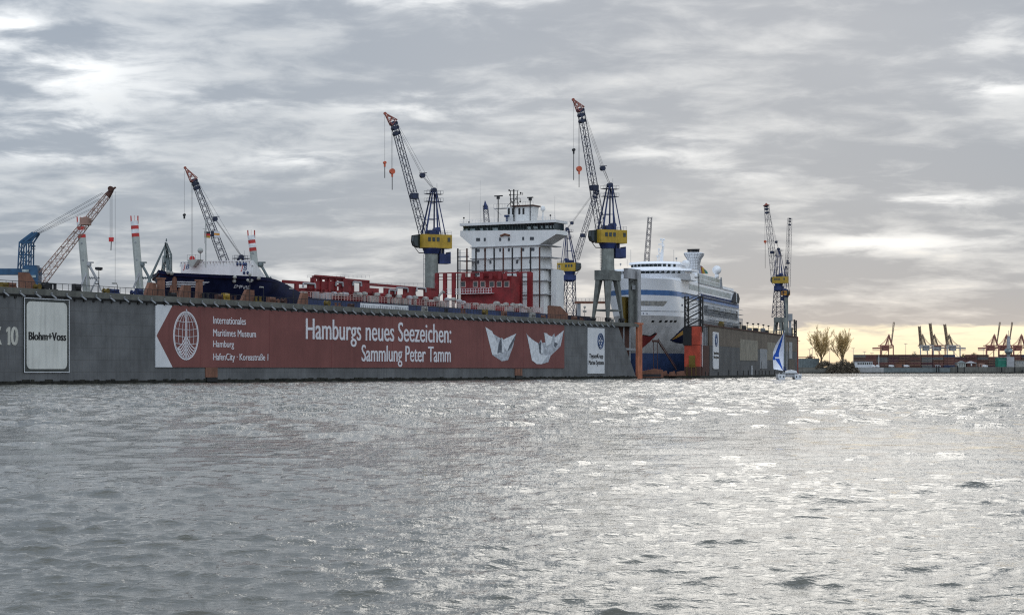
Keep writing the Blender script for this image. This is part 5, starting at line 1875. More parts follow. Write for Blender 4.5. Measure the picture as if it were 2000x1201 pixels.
def far_dock_gear():
    names = [(1446, 640, 'lamp'), (1453, 640, 'winch'), (1460, 640, 'lamp'), (1464, 643, 'winch'), (1471, 642, 'lamp'), (1476, 645, 'winch'), (1481, 642, 'lamp'), (1491, 644, 'lamp'),
             (1497, 648, 'winch'), (1501, 646, 'lamp'), (1515, 645, 'lamp'), (1409, 634, 'winch'), (1425, 636, 'winch'), (1437, 638, 'winch'), (1490, 648, 'winch')]
    refs = ['nearest the cruise ship stern', 'second from the cruise ship stern', 'third from the cruise ship stern', 'fourth from the cruise ship stern', 'fifth from the cruise ship stern', 'sixth from the cruise ship stern', 'closest to the crane portal',
            'eighth along the deck']
    refw = ['just right of the cruise ship stern', 'between the first and third lamp posts', 'left of the fourth lamp post', 'under the fifth lamp post', 'below the cruise ship lifeboats',
            'under the white side of the cruise ship', 'left of the cruise ship stern', 'close to the crane portal']
    i = j = 0
    for px, py, kd in names:
        s = F11.S(px, 2)
        if kd == 'lamp':
            z = F11.Z(px, py - 8, 2)
            o = thing('deck_lamp', 'small dark lamp post on the rusty dock deck ' + refs[i], 'lamp post', F11, (s, 2, DT), 'lamp posts on the rusty dock')
            MB().beam((s, 2, DT), (s, 2, z), 0.12, 6).build('pole', 'dark', o)
            MB().box(s - 0.6, s + 0.6, 1.6, 2.4, z, z + 0.6).build('lamp_head', 'dark', o)
            i += 1
        else:
            h = random.uniform(1.6, 2.8)
            b = MB().box(s - 2, s + 2, 1.2, 2.8, DT, DT + 0.5).beam((s - 1.4, 2, DT + h * 0.6), (s + 1.4, 2, DT + h * 0.6), h * 0.4, 10)
            b.box(s - 1.9, s - 1.4, 1.2, 2.8, DT + 0.4, DT + h).box(s + 1.4, s + 1.9, 1.2, 2.8, DT + 0.4, DT + h)
            tag(b.build('mooring_winch', random.choice(['dark', 'machinery', 'grey']), None, F11, (s, 2, DT)), 'mooring winch on the rusty dock deck ' + refw[j], 'dock gear', 'winches on the rusty dock')
            j += 1
    # frame and grey tower at the far end of the dock
    Y = F11.w(L11 - 3, 3).y

    def p(x, y, d=0.0):
        return P(x, y, Y) + Vector((0, d, 0))
    o = thing('end_gantry', 'dark steel frame with grey box tower at far end of rusty dock', 'gantry', FW, (p(1546, 0).x, Y, DT))
    m = MB()
    for x, yt in ((1547, 640), (1551.5, 624), (1555, 626)):
        for d in (-1, 1):
            m.beam(p(x, 662, d), p(x, yt, d), 0.3)
    for y in (626, 634, 643, 652):
        m.beam(p(1547, y), p(1556, y), 0.22)
    for y in (626, 643):
        m.beam(p(1551, y), p(1555, y + 9), 0.16).beam(p(1555, y), p(1551, y + 9), 0.16)
    m.build('frame', 'dark', o)
    MB().box(p(1539, 0).x, p(1547, 0).x, Y - 1.5, Y + 1.5, p(0, 627).z, p(0, 613).z).box(p(1540, 0).x, p(1545.5, 0).x, Y - 1, Y + 1, DT, p(0, 640).z).box(p(1541, 0).x, p(1545, 0).x, Y - 1, Y + 1, p(0, 640).z, p(0, 627).z).build('tower', 'grey', o)
    MB().beam(p(1550, 665), p(1563, 665.5), 0.2).build('boom_arm', 'dark', o)


far_dock_gear()

_YF = F11.solve(1521, 3.3)[1]
crane('jib_crane', 'blue and yellow crane on a lattice column at far end of rusty dock', _YF, 1521, DT, 553.5, 0.70, (-0.82, 0.57),
      (1513.5, 541), (1497, 402), (1496.5, 398), [(1494.5, 405, 472, 524, True, 'hook')], base='latticeportal', legh=F11.Z(1521, 620, 3.3) - DT,
      af_top=(1520.5, 487), sheave=(1516, 473), low=True, wide=(4.3, 3.0), lattice_n=20, back=True)
crane('jib_crane', 'amber cabined crane on a grey round column behind the lattice column crane', 792 * YK, 1535, 4, 577, 0.55, (0.5, -0.86),
      (1537.5, 560), (1542.5, 426), None, [], base='column', af_top=(1535, 522), wide=(4.6, 3.6), lattice_n=24, cab='yellow_orange', sheave=(1538, 510))


# ------------------------------------------------------------------ cruise ship
def build_cruise_ship():
    AX = F11.T(1282, F11.S(1282, 14.5))
    tc = 15.3 + 0.0
    # the ship's centre line runs parallel to the dock wall
    c0 = P(1282, 0, 575 * YK)
    u = Vector((math.cos(F11.th), math.sin(F11.th), 0))
    k = (1239 - 1000) / FPX
    a = (k * c0.y - c0.x) / (u.x - k * u.y)
    st = c0 + u * a
    FA = Frame(st.x, st.y, F11.th)
    o = thing('cruise_ship', 'white cruise ship with blue stripe and painted lips in the far dock', 'ship', FA, (0, 0, 0.95))
    HW = 13.6
    LEN = FA.S(1446, -HW)
    K = LEN / 131.0
    mp = FA.w(12, 0).y / FPX
    z = lambda y: HC + (YH - y) * 560 * YK / FPX
    zG, zW, zB0, zB1, zT = z(690), z(618.5), z(580.5), z(571), z(549.5)
    H = Hull(FA, -5.5, zT, 0, HW, [(0, 0), (zT - zW, 3.0), (zT - zG, 11), (zT - 4, 8.5), (60, 8)], 15, 1.15, 2.3, LEN)
    for nm, lo, hi, m in (('boot_top', 0.96, zG, 'boot'), ('hull', zG, zW, 'hull_grey'), ('white_band', zW, zB0, 'white_clean'), ('blue_band', zB0, zB1, 'stripe'), ('bow_bulwark', zB1, zT, 'white_clean')):
        H.band(MB(), lambda d: lo, lambda d: hi, nd_=44, nz=6).box(LEN - 6, LEN - 5, -HW, HW, lo, hi).build(nm, m, o, smooth=True)
    b = MB().lathe((5, 0, 5), [(0.5, -3.4), (2.2, -2.5), (2.8, 0), (2.2, 2.5), (0.5, 3.4)], 14)
    dk = [[], []]
    for i in range(41):
        d = LEN * (i / 40) ** 1.8
        for kk, sg in ((0, -1), (1, 1)):
            x, t, zz = H.pos(d, zT - 0.6, sg)
            dk[kk].append((x, t, zz))
    MB().grid(dk).build('fore_deck', 'grey_light', o)
    S = -1                                                        # starboard is to the right: negative t in the frame
    # painted marks on the bow
    for sg in (-1, 1):
        pass
    lips = H.patch(MB(), [(1243, 660), (1256, 655), (1270, 657), (1277, 653), (1282, 649.5)], [(1243, 690), (1256, 678), (1268, 668), (1276, 660), (1282.5, 652.5)], S, 14, 5, 0.1)
    lips.build('lip_mark', 'lip_red', o)
    H.patch(MB(), [(1243, 658.5), (1256, 653.6), (1270, 656), (1278, 650), (1279.5, 648)], [(1243, 660), (1256, 655), (1270, 657.4), (1278, 653.5), (1280.5, 654)], S, 14, 1, 0.14).build('lip_line', 'black', o)
    H.patch(MB(), [(1309, 663.5), (1318, 655), (1328, 645), (1336, 637)], [(1309, 664), (1316, 668), (1326, 670), (1336, 670)], S, 12, 5, 0.1).build('eye_mark', 'navy', o)
    H.patch(MB(), [(1313, 662), (1320, 656), (1328, 649), (1335, 644)], [(1313, 663.5), (1320, 661), (1328, 656), (1335, 652)], S, 8, 2, 0.16).build('eye_stripe', 'eye_yellow', o)
    for x0 in (1271, 1286, 1297, 1307, 1315):
        H.patch(MB(), [(x0 + 2, 625.5), (x0 + 7, 625.5)], [(x0, 629.5), (x0 + 5, 629.5)], S, 3, 2, 0.1).build('mooring_port', 'black', o)
    for x0, w in ((1271, 15), (1300, 14)):
        for i in range(5):
            H.patch(MB(), [(x0 + w * i / 5, 637), (x0 + w * (i + 0.6) / 5, 637)], [(x0 + w * i / 5, 638.8), (x0 + w * (i + 0.6) / 5, 638.8)], S, 1, 1, 0.1).build('draft_mark', 'letter', o)
    H.patch(MB(), [(1248, 587.5), (1304, 588)], [(1248, 597), (1296, 597.5)], S, 10, 2, 0.08).build('mooring_recess', 'vent', o)
    for x0 in (1257, 1268, 1290):
        H.patch(MB(), [(x0, 590), (x0 + 1.2, 590)], [(x0, 596), (x0 + 1.2, 596)], S, 1, 1, 0.14).build('recess_post', 'grey', o)
    H.patch(MB(), [(1248, 606.5), (1340, 608)], [(1248, 607.5), (1340, 609)], S, 10, 1, 0.12).build('hull_ledge', 'grey', o)
    for x0 in (1255, 1262, 1331, 1337):
        H.patch(MB(), [(x0, 594 if x0 > 1300 else 611), (x0 + 2, 594 if x0 > 1300 else 611)], [(x0 + 0.4, 598 if x0 > 1300 else 613.5), (x0 + 2.2, 598 if x0 > 1300 else 613.5)], S, 1, 1, 0.12).build('porthole', 'navy2', o)

    # superstructure tiers, rounded in front
    def tier(s_a, s_b, hw, z0, z1, bulge=5.0, rake=0.0, mb=None):
        mb = mb or MB()
        rings = []
        for zz, dr in ((z0, 0.0), (z1, rake)):
            ring = []
            for q in np.linspace(-1, 1, 17):
                ring.append((s_a + dr + bulge * abs(q) ** 2.6, -hw * q, zz))
            ring += [(s_b, -hw, zz), (s_b, hw, zz)]
            rings.append(ring)
        n = len(rings[0])
        mb.add(rings[0] + rings[1], [tuple(range(n - 1, -1, -1)), tuple(range(n, 2 * n))] + [(i, (i + 1) % n, n + (i + 1) % n, n + i) for i in range(n)])
        return mb

    def fz(py, s):
        return HC + (YH - py) * FA.w(s, 0).y / FPX

    def zs(px, py):
        return FA.Z(px, py, -HW)

    def ss(px):
        return FA.S(px, -HW)
    zB = fz(538, 27 * K)
    t1 = tier(13 * K, 119 * K, HW + 0.1, zT - 0.59, zs(1366, 553), 6).build('superstructure', 'white_clean', o)
    brd = tier(15 * K, 31 * K, HW + 3.6, fz(550, 28 * K), fz(539.5, 30 * K), 7, -2.4).build('bridge_front', 'white_clean', o)
    zb0, zb1 = fz(539.5, 30 * K), fz(532.5, 30 * K)
    gl = tier(19 * K, 40 * K, HW + 0.4, zb0, zb1, 6, -0.6).build('bridge_glazing', 'white_clean', o)
    for i in range(13):
        q = -0.84 + 1.68 * i / 12
        s_ = 19 * K + 6 * abs(q) ** 2.6 - 0.42
        tq = -(HW + 0.4) * q
        MB().box(s_ - 0.1, s_ + 0.35, tq - 0.82, tq + 0.82, zb0 + 0.2, zb1 - 0.2).build('bridge_window', 'glass', gl)
    tier(16.5 * K, 34 * K, HW + 3.4, zb1, fz(529.5, 32 * K), 7, 0.2).build('bridge_roof', 'white_clean', o)
    tier(18 * K, 42 * K, HW - 2, fz(529.5, 32 * K), fz(526, 32 * K), 9, 1.8).build('sloped_front', 'white_clean', o)
    zo0, zo1 = fz(526.5, 38 * K), fz(520, 38 * K)
    lo_ = tier(24 * K, 42 * K, 9.6, zo0, zo1, 6).build('observation_lounge', 'white_clean', o)
    for i in range(11):
        q = -0.88 + 1.76 * i / 10
        s_ = 24 * K + 6 * abs(q) ** 2.6
        tq = -9.6 * q
        MB().box(s_ - 0.25, s_ + 0.3, tq - 0.74, tq + 0.74, zo0 + 0.3, zo1 - 0.2).build('lounge_window', 'glass', lo_)
    tier(23 * K, 43 * K, 10.6, zo1, fz(515.5, 38 * K), 7, 1.5).build('lounge_roof', 'white_clean', o)
    # upper glazed decks along the side, stepping down aft
    zu0, zu1 = zs(1367, 553), zs(1367, 533)
    sa_, sb_ = ss(1364), ss(1411)
    ug = MB().prism([(sa_, zu0), (sb_ + 1, zu0), (sb_ - 1.5, zu1), (sa_, zu1)], 'y', -HW + 0.6, HW - 0.6).build('upper_deck', 'white_clean', o)
    MB().prism([(sb_ - 3, zu0), (sb_ + 2, zu0), (sb_ - 0.5, zu1 + 0.8), (sb_ - 2, zu1 + 0.8)], 'y', -HW + 0.2, -HW + 0.55).build('wind_screen', 'grey', ug)
    MB().box(sb_ + 1, ss(1434), -HW + 0.3, HW - 0.3, zu0 - 0.3, zs(1412, 558.5)).build('aft_terrace', 'white_clean', o)
    n_ = 20
    for i in range(n_):
        s_ = sa_ + 1.5 + (sb_ - sa_ - 5) * i / n_
        for f0, f1 in ((0.07, 0.46), (0.56, 0.93)):
            MB().box(s_, s_ + (sb_ - sa_ - 5) / n_ * 0.86, -HW + 0.45, -HW + 0.59, zu0 + (zu1 - zu0) * f0, zu0 + (zu1 - zu0) * f1).build('window_pane', 'glass_light', ug)
    MB().box(sa_ - 2, ss(1436), -HW - 0.35, -HW - 0.11, zu0 - 0.25, zu0 + 0.05).build('belting', 'grey_light', o)
    # cabin windows: one row on the white flank, one in the blue stripe
    for (zz, hh, x_a, x_b, n_, wf, m) in ((zs(1353, 561), 2.3, 1352, 1432, 44, 0.72, 'glass_light'), (zs(1376, 579.5), 2.0, 1374, 1443, 46, 0.6, 'navy2')):
        s_a, s_b = ss(x_a), ss(x_b)
        for i in range(n_):
            s_ = s_a + (s_b - s_a) * i / n_
            if zz <= zT:
                p0 = H.pos(max(0, s_ - 2), zz, S)
                sx, tq = p0[0], p0[1]
            else:
                sx, tq = s_, -(HW + 0.1)
            w_ = (s_b - s_a) / n_ * wf
            MB().box(sx, sx + w_, tq - 0.14, tq + 0.2, zz - hh / 2, zz + hh / 2).build('cabin_window', m, o)
    MB().box(20 * K, 126 * K, -HW - 0.35, -HW - 0.13, zB1 - 0.1, zB1 + 0.12).box(20 * K, 126 * K, -HW - 0.35, -HW - 0.13, zB0 - 0.2, zB0 + 0.1).build('belting', 'grey_light', o)
    # open boat deck: dark slab standing in for the shaded recess, boats, scaffolds
    MB().box(58 * K, 124 * K, -HW - 0.2, -HW + 0.2, zW + 2.2, zB0 - 1.4).build('boat_recess_shade', 'dark', o)
    for i in range(5):
        s_ = (64 + i * 11.5) * K
        bt = MB()
        for j in range(6):
            pass
        bt.lathe((0, 0, 0), [(0.2, 0), (0.2, 0.01)], 6)
        vs = []
        rows = []
        for zz, w, ln in ((0, 0.3, 3.2), (0.8, 1.2, 4.0), (1.7, 1.5, 4.2), (2.4, 1.2, 3.8), (2.9, 0.3, 2.6)):
            rows.append([(s_ + ln * math.cos(a_), -HW - 1.0 + w * math.sin(a_), zW + 3.2 + zz) for a_ in np.linspace(0, 2 * math.pi, 17)])
        MB().grid(rows).build('lifeboat', 'vent' if i % 2 else 'grey_light', o)
    sf = MB()
    s_ = 48 * K
    while s_ < 126 * K:
        sf.beam((s_, -HW - 2.2, DT - 2), (s_, -HW - 2.2, zW + 7.5 if s_ < 112 * K else zW + 3), 0.13, 3)
        s_ += 2.6
    for k2 in range(5):
        zz = zW - 2 + k2 * 2.2
        sf.beam((48 * K, -HW - 2.2, zz), (126 * K, -HW - 2.2, zz), 0.11, 3)
        if k2 % 2:
            sf.box(58 * K, 126 * K, -HW - 2.6, -HW - 1.2, zz - 0.1, zz)
    sf.build('scaffold', 'grey', o)
    # stern awning and terrace
    za = zs(1438, 582)
    w = MB()
    sq = ss(1430)
    w.prism([(sq - 4, za - 2.4), (sq + 14, za - 2.4), (sq + 16, za - 0.2), (sq + 12, za + 2.0), (sq + 4, za + 2.2)], 'y', -HW - 1.0, -HW + 4)
    w.build('stern_awning', 'dark', o)
    MB().box(sq + 5, sq + 6.5, -HW - 1.2, -HW - 1.01, za - 2.3, za + 2).build('awning_post', 'sign_white', o)
    # mast
    sM = 36 * K

    def mpnt(x, y, s_=sM):
        t = FA.T(x, s_)
        return (s_, t, FA.Z(x, y, t))
    m = MB()
    for x0, y0, x1, y1, r in ((1291, 516, 1294, 487, 0.9), (1294, 490, 1294, 467, 0.28), (1286, 477.5, 1297, 476, 0.25), (1287, 486, 1287, 516, 0.22), (1288, 500, 1294, 500, 0.2), (1290, 470, 1297, 470, 0.12), (1297, 487, 1291, 478, 0.15),
                              (1297, 476, 1297, 487, 0.12), (1284, 500, 1284, 516, 0.15)):
        m.beam(mpnt(x0, y0), mpnt(x1, y1), r, 5, r * 0.55)
    for x, y in ((1287, 487), (1295.5, 481), (1284, 500.5), (1294, 473), (1291, 467.5), (1296.5, 468), (1290, 495)):
        m.sphere(mpnt(x, y), 0.45, 8, 6)
    m.build('mast', 'leg_white', o)
    for x, y in ((1316, 488), (1321, 505), (1225, 507), (1212, 516), (1232, 488), (1260, 505)):
        a_, b_ = mpnt(x, 520, 30 * K), mpnt(x, y, 30 * K)
        q = MB().beam(a_, b_, 0.07, 4)
        if x in (1212, 1321):
            q.sphere(b_, 0.4, 8, 6)
        q.build('whip_antenna', 'grey', o)
    # funnel: waisted grille tower with black uptakes
    sF = 62 * K

    def fp(x, y):
        t = FA.T(x, sF)
        return t, FA.Z(x, y, t)
    tcF = fp(1355.5, 0)[0]
    mm = (FA.w(sF, tcF).y) / FPX / math.sin(FA.th)
    zz0, zz1 = fp(1355, 538)[1], fp(1355, 494)[1]
    rings = []
    for f, wx in ((0, 9.0), (0.28, 8.6), (0.5, 9.2), (0.72, 11.5), (0.88, 16.0), (0.97, 17.2), (1.0, 16.4)):
        zz = zz0 + (zz1 - zz0) * f
        w_ = wx * mm
        rings.append([(sF + 4.2 * math.cos(a_) * (0.8 + 0.4 * f), tcF + w_ * (1 if abs(math.sin(a_)) > 0.6 else 0.97) * max(-1, min(1, 1.25 * math.sin(a_))), zz) for a_ in np.linspace(0, 2 * math.pi, 25)])
    fm = MB().grid(rings).add(rings[-1][:-1], [tuple(range(24))]).build('funnel', 'white_clean', o)
    gr = MB()
    for j in range(15):
        f = j / 14 * 0.95
        zz = zz0 + (zz1 - zz0) * f
        k0 = [q for q in range(6) if f >= (0, 0.28, 0.5, 0.72, 0.88, 0.97)[q]][-1]
        fa, fb = (0, 0.28, 0.5, 0.72, 0.88, 0.97, 1.0)[k0], (0, 0.28, 0.5, 0.72, 0.88, 0.97, 1.0)[k0 + 1]
        g_ = (f - fa) / (fb - fa)
        ring = [Vector(p_).lerp(Vector(q_), g_) for p_, q_ in zip(rings[k0], rings[k0 + 1])]
        cen = Vector((sF, tcF, zz))
        ring = [cen + (v - cen) * 1.02 for v in ring]
        for p_, q_ in zip(ring[:-1], ring[1:]):
            gr.beam(p_, q_, 0.09, 3)
    for i in range(0, 25):
        pts = [Vector((sF, tcF, r_[i][2])) + (Vector(r_[i]) - Vector((sF, tcF, r_[i][2]))) * 1.02 for r_ in rings[:6]]
        gr.poly(pts, 0.08, 3)
    gr.build('grille', 'grey_light', fm)
    for x in (1346, 1353, 1357.5, 1362.5):
        t, zq = fp(x, 494)
        MB().lathe((sF, t, zz1 - 0.1), [(0.75, 0), (0.75, 1.3), (0.95, 1.35), (0.95, 1.7), (0.7, 1.75)], 12).build('uptake', 'black', fm)
    # coloured fin behind the funnel
    sC = 72 * K
    t0, t1_ = FA.T(1381, sC), FA.T(1366, sC)
    cols = ['stripe', 'gantry_grey', 'lip_red', 'yellow', 'yellow', 'green_grey', 'green_roof']
    z0_, z1_ = FA.Z(1370, 531, t0), FA.Z(1370, 514.5, t0)
    for i, cm in enumerate(cols):
        a_, b_ = t1_ + (t0 - t1_) * i / 7, t1_ + (t0 - t1_) * (i + 1) / 7
        MB().prism([(a_, z0_), (b_, z0_), (b_ + 0.5, z1_ - abs(i - 1) * 0.5), (a_ + 0.5, z1_ - abs(i - 1) * 0.4)], 'x', sC, sC + 3).build('colour_fin', cm, o)
    # radomes
    for x, y, s_ in ((1339.5, 516.5, 52 * K), (1400, 527.5, 84 * K)):
        t = FA.T(x, s_)
        zq = FA.Z(x, y, t)
        r = 8.9 * FA.w(s_, t).y / FPX
        q = MB().sphere((s_, t, zq), r, 20, 12).lathe((s_, t, zq - r - 1.5), [(r * 0.5, 0), (r * 0.42, 1.9)], 12)
        q.build('radome', 'leg_white', o, smooth=True)
    # yellow deck edge lamp row on the lounge roof
    return FA


FA = build_cruise_ship()


# ------------------------------------------------------------------ things around the dock ends
def end_machines():
    s = F10.S(1240, 3)
    z1 = F10.Z(1240, 526, 3)
    o = thing('control_tower', 'pale grey box topped column standing at the near dock end', 'tower', F10, (s, 3, DT))
    a, b = F10.S(1246, 1.1), F10.S(1251, 1.1)
    MB().box(a, b, 0.9, 1.3, DT, z1 - 0.3).build('mast_panel', 'grey_light', o)
    a2, b2 = F10.S(1229.5, 3.2), F10.S(1246, 3.2)
    MB().box(a2, b2, 2.9, 3.6, DT, F10.Z(1238, 545, 3.2)).build('column', 'portal', o)
    zc_ = F10.Z(1235, 545, 3)
    h = MB().box(F10.S(1222.5, 3), F10.S(1247, 3), 2.4, 3.9, zc_, z1).build('cabin', 'grey_light', o)
    MB().box(F10.S(1235, 2.3), F10.S(1243, 2.3), 2.25, 2.39, F10.Z(1240, 566, 2.4), F10.Z(1240, 557, 2.4)).build('window', 'grey', o)
    MB().box(F10.S(1234, 2.3), F10.S(1236, 2.3), 2.2, 2.39, F10.Z(1240, 553, 2.4), F10.Z(1240, 549, 2.4)).build('hatch', 'dark', o)
    s2 = F10.S(1234, 4)
    o = thing('gate_winch', 'tall rusty olive machine with two big drums beside the nearest crane', 'winch', F10, (s2, 4, DT))
    m = MB()
    za, zb_ = F10.Z(1234, 580, 4), DT
    m.box(F10.S(1225, 4), F10.S(1244, 4), 5.0, 6.4, zb_, za)
    m.build('frame', 'machinery', o)
    for zf in (0.32, 0.75):
        zz = zb_ + (za - zb_) * zf
        MB().beam((s2, 4.9, zz), (s2, 6.5, zz), 2.3, 16).beam((s2, 4.6, zz), (s2, 5, zz), 1.0, 12).build('drum', 'machinery', o)
    MB().beam((F10.S(1233.5, 4), 4.4, zb_), (F10.S(1233.5, 4), 4.4, za), 0.16).build('guide_rail', 'yellow', o)
    # footbridge between the docks seen behind the crane legs
    Y = 640 * YK
    a, b = P(1122, 590, Y), P(1215, 588, Y)
    o = thing('footbridge', 'low brown footbridge seen between the crane legs', 'bridge', FW, (a.x, Y, 4))
    MB().box(a.x, b.x, Y - 1, Y + 1, P(0, 593, Y).z, P(0, 588.5, Y).z).build('span', 'rust', o)
    r = MB()
    for i in range(14):
        x = a.x + (b.x - a.x) * i / 13
        r.beam((x, Y - 1, P(0, 588.5, Y).z), (x, Y - 1, P(0, 583, Y).z), 0.08, 3)
    r.beam((a.x, Y - 1, P(0, 583, Y).z), (b.x, Y - 1, P(0, 583, Y).z), 0.08, 3)
    r.build('railing', 'grey', o)
    q = MB()
    for x in (a.x + 2, b.x - 2):
        q.box(x - 0.8, x + 0.8, Y - 0.8, Y + 0.8, 4, P(0, 593, Y).z)
    q.build('pier', 'grey', o)
    # red service pontoon and gangway in the dock mouth
    Y = 517 * YK
    a, b = P(1254, 733, Y), P(1296, 733, Y)
    o = thing('work_pontoon', 'small rusty red work pontoon floating at the dock mouth', 'pontoon', FW, (a.x, Y, -0.5))
    MB().prism([(a.x, 0.3), (b.x, 0.3), (b.x - 0.3, P(0, 722, Y).z), (b.x - 3, P(0, 720, Y).z), (a.x, P(0, 725, Y).z)], 'y', Y, Y + 5).build('hull', 'rust', o)
    MB().box(a.x + 0.4, b.x - 1, Y - 0.15, Y - 0.01, 0.7, 1.6).build('opening', 'dark', o)
    r = MB()
    for i in range(7):
        x = a.x + (b.x - a.x - 1) * i / 6
        r.beam((x, Y + 1, 2), (x, Y + 1, 4.0), 0.06, 3)
    r.build('railing', 'lip_red', o)
    for i in range(9):
        x = random.uniform(1298, 1333)
        c = P(x, 732, 523 * YK + random.uniform(-1, 3))
        w, hh = random.uniform(0.8, 2.2), random.uniform(0.8, 2.4)
        lab = ['low', 'small', 'leaning', 'squat', 'broad', 'narrow', 'crooked', 'tall', 'flat'][i]
        kb = MB().prism([(c.x - w, 0.9), (c.x + w, 0.9), (c.x + w * 0.6, 0.9 + hh), (c.x - w * 0.8, 0.9 + hh * 0.8)], 'y', c.y, c.y + 1.5)
        tag(kb.build('keel_block', random.choice(['rust', 'rust_dark']), None, FW, (c.x, c.y, 0.95)), lab + ' rusty keel block on the dock floor under the cruise ship bow', 'keel block', 'keel blocks under the cruise ship')
    a, b = P(1285, 666, 524 * YK), P(1321, 722, 527 * YK)
    o = thing('gangway', 'thin dark gangway leaning against the grey cruise ship bow', 'gangway', FW, (b.x, b.y, 0.95))
    g = MB()
    for d in (-0.6, 0.6):
        g.beam(a + Vector((0, d, 0)), b + Vector((0, d, 0)), 0.22)
        g.beam(a + Vector((0, d, 1)), b + Vector((0, d, 1)), 0.08)
    g.build('ramp', 'rust_dark', o)
    t = MB()
    for x in (1276.5, 1284):
        q = P(x, 664, 524 * YK)
        t.beam((q.x, q.y, 1), (q.x, q.y, q.z), 0.15)
    q0, q1 = P(1274, 664, 524 * YK), P(1287, 668, 524 * YK)
    t.box(q0.x, q1.x, q0.y - 1, q0.y + 1.5, q1.z, q0.z)
    t.build('landing', 'rust_dark', o)


end_machines()


# ------------------------------------------------------------------ catamaran under sail
def build_catamaran():
    Y = HC * FPX / (741 - YH)
    o = thing('catamaran', 'white sailing catamaran with a blue marked headsail near the rusty dock', 'sailing boat', FW, (P(1543, 0, Y).x, Y, 0))

    def p(x, y, d=0.0):
        return P(x, y, Y) + Vector((0, d, 0))
    for xa, xb in ((1518.8, 1535.5), (1551, 1567)):
        a, b = p(xa, 0).x, p(xb, 0).x
        ym = 9
        rows = []
        for yy, f in ((0, 0.86), (1.2, 1), (5, 0.96), (8, 0.6), (ym, 0.08)):
            r = []
            for u, zz in ((-0.5, 1.75), (-0.46, 0.5), (-0.3, -0.45), (0, -0.6), (0.3, -0.45), (0.46, 0.5), (0.5, 1.75)):
                r.append(((a + b) / 2 + (b - a) * u * f, Y + yy, zz))
            rows.append(r)
        h = MB().grid(rows)
        h.add(rows[0], [tuple(range(7))])
        h.add([rows[i][0] for i in range(5)] + [rows[i][6] for i in range(4, -1, -1)], [tuple(range(10))])
        hl = h.build('hull', 'gel', o)
        for u in (0.3, 0.72):
            x = a + (b - a) * u
            MB().box(x - 0.16, x + 0.16, Y - 0.06, Y + 0.05, 0.6, 1.2).build('porthole', 'port', hl)
    a, b = p(1530, 0).x, p(1556, 0).x
    MB().box(a, b, Y + 0.6, Y + 7, 0.8, 1.75).build('bridge_deck', 'grey_light', o)
    z0, z1 = p(0, 731).z, p(0, 723.5).z
    a, b = p(1526, 0).x, p(1558, 0).x
    MB().prism([(a + 0.4, 1.75), (b, 1.75), (b, z0 + 0.4), (a, z0 + 0.4)], 'y', Y + 1.2, Y + 6.2).build('cabin_glazing', 'glass', o)
    MB().prism([(p(1533, 0).x, z0 + 0.4), (p(1558.5, 0).x, z0 + 0.4), (p(1556, 0).x, z1 - 0.1), (p(1548, 0).x, z1 + 0.25), (p(1537, 0).x, z1 - 0.2)], 'y', Y + 0.8, Y + 6).build('cabin_roof', 'gel', o)
    MB().prism([(p(1533, 0).x, z1 - 0.1), (p(1540, 0).x, z1), (p(1534.5, 0).x, z1 + 1.5)], 'y', Y + 2.6, Y + 3.4).build('sail_cover', 'navy2', o)
    m = MB().beam(p(1535.2, 733, 3.5), p(1535.2, 641, 3.5), 0.3, 8, 0.22)
    m.build('mast', 'green_grey', o)
    MB().beam(p(1539, 733, 2.5), p(1539.5, 668, 2.5), 0.13, 6, 0.1).build('spar', 'grey_light', o)
    MB().beam(p(1535, 727, 3.5), p(1546, 722, 1.5), 0.13, 6).build('boom', 'grey_light', o)
    # sail: bulging surface between luff, leech and foot
    head, tack, clew = (1534.5, 646), (1533, 724.5), (1511.5, 720.5)
    leech = [(1534.5, 646), (1525, 659), (1516, 673), (1511, 686), (1510.3, 700), (1511.5, 720.5)]

    def edge(y):
        return interp(y, [(q[1], q[0]) for q in leech])
    ys = np.linspace(646, 720.5, 26)

    def blue(x, y):
        up = [(651, 1532, 1533.4), (672, 1523.5, 1529.3), (688, 1517.5, 1525), (694, 1512, 1524.6), (698, 1510.5, 1525), (703, 1510.3, 1526)]
        lo = [(700, 1515, 1525.4), (704, 1518, 1526.3), (714, 1525.5, 1529.5), (722, 1530.5, 1531.8)]
        for tab in (up, lo):
            if tab[0][0] <= y <= tab[-1][0]:
                a_ = interp(y, [(t_[0], t_[1]) for t_ in tab])
                b_ = interp(y, [(t_[0], t_[2]) for t_ in tab])
                if tab is up and y > 697 and x > 1516:
                    continue
                if a_ <= x <= b_:
                    return True
        return False
    nU, nV = 80, 160
    V = []
    for j in range(nV + 1):
        y = 646 + (724.5 - 646) * j / nV
        yl = min(y, 720.5)
        xl = edge(yl) if y <= 720.5 else 1511.5 + (y - 720.5) * 5.3
        xr = 1534.5 - 1.5 * (y - 646) / 78.5
        for i in range(nU + 1):
            f = i / nU
            x = xl + (xr - xl) * f
            depth = 3.2 + 1.6 * math.sin(math.pi * f) * math.sin(math.pi * min(1, (j + 3) / nV)) - 2.2 * (1 - f)
            V.append((p(x, y, depth), x, y))
    W_, B_ = MB(), MB()
    W_.v = [tuple(v[0]) for v in V]
    B_.v = list(W_.v)
    for j in range(nV):
        for i in range(nU):
            k = j * (nU + 1) + i
            f = (k, k + 1, k + nU + 2, k + nU + 1)
            cx_ = sum(V[q][1] for q in f) / 4
            cy_ = sum(V[q][2] for q in f) / 4
            (B_ if blue(cx_, cy_) else W_).f.append(f)
    s = W_.build('headsail', 'sail', o, smooth=True)
    B_.build('sail_mark', 'sail_blue', s, smooth=True)
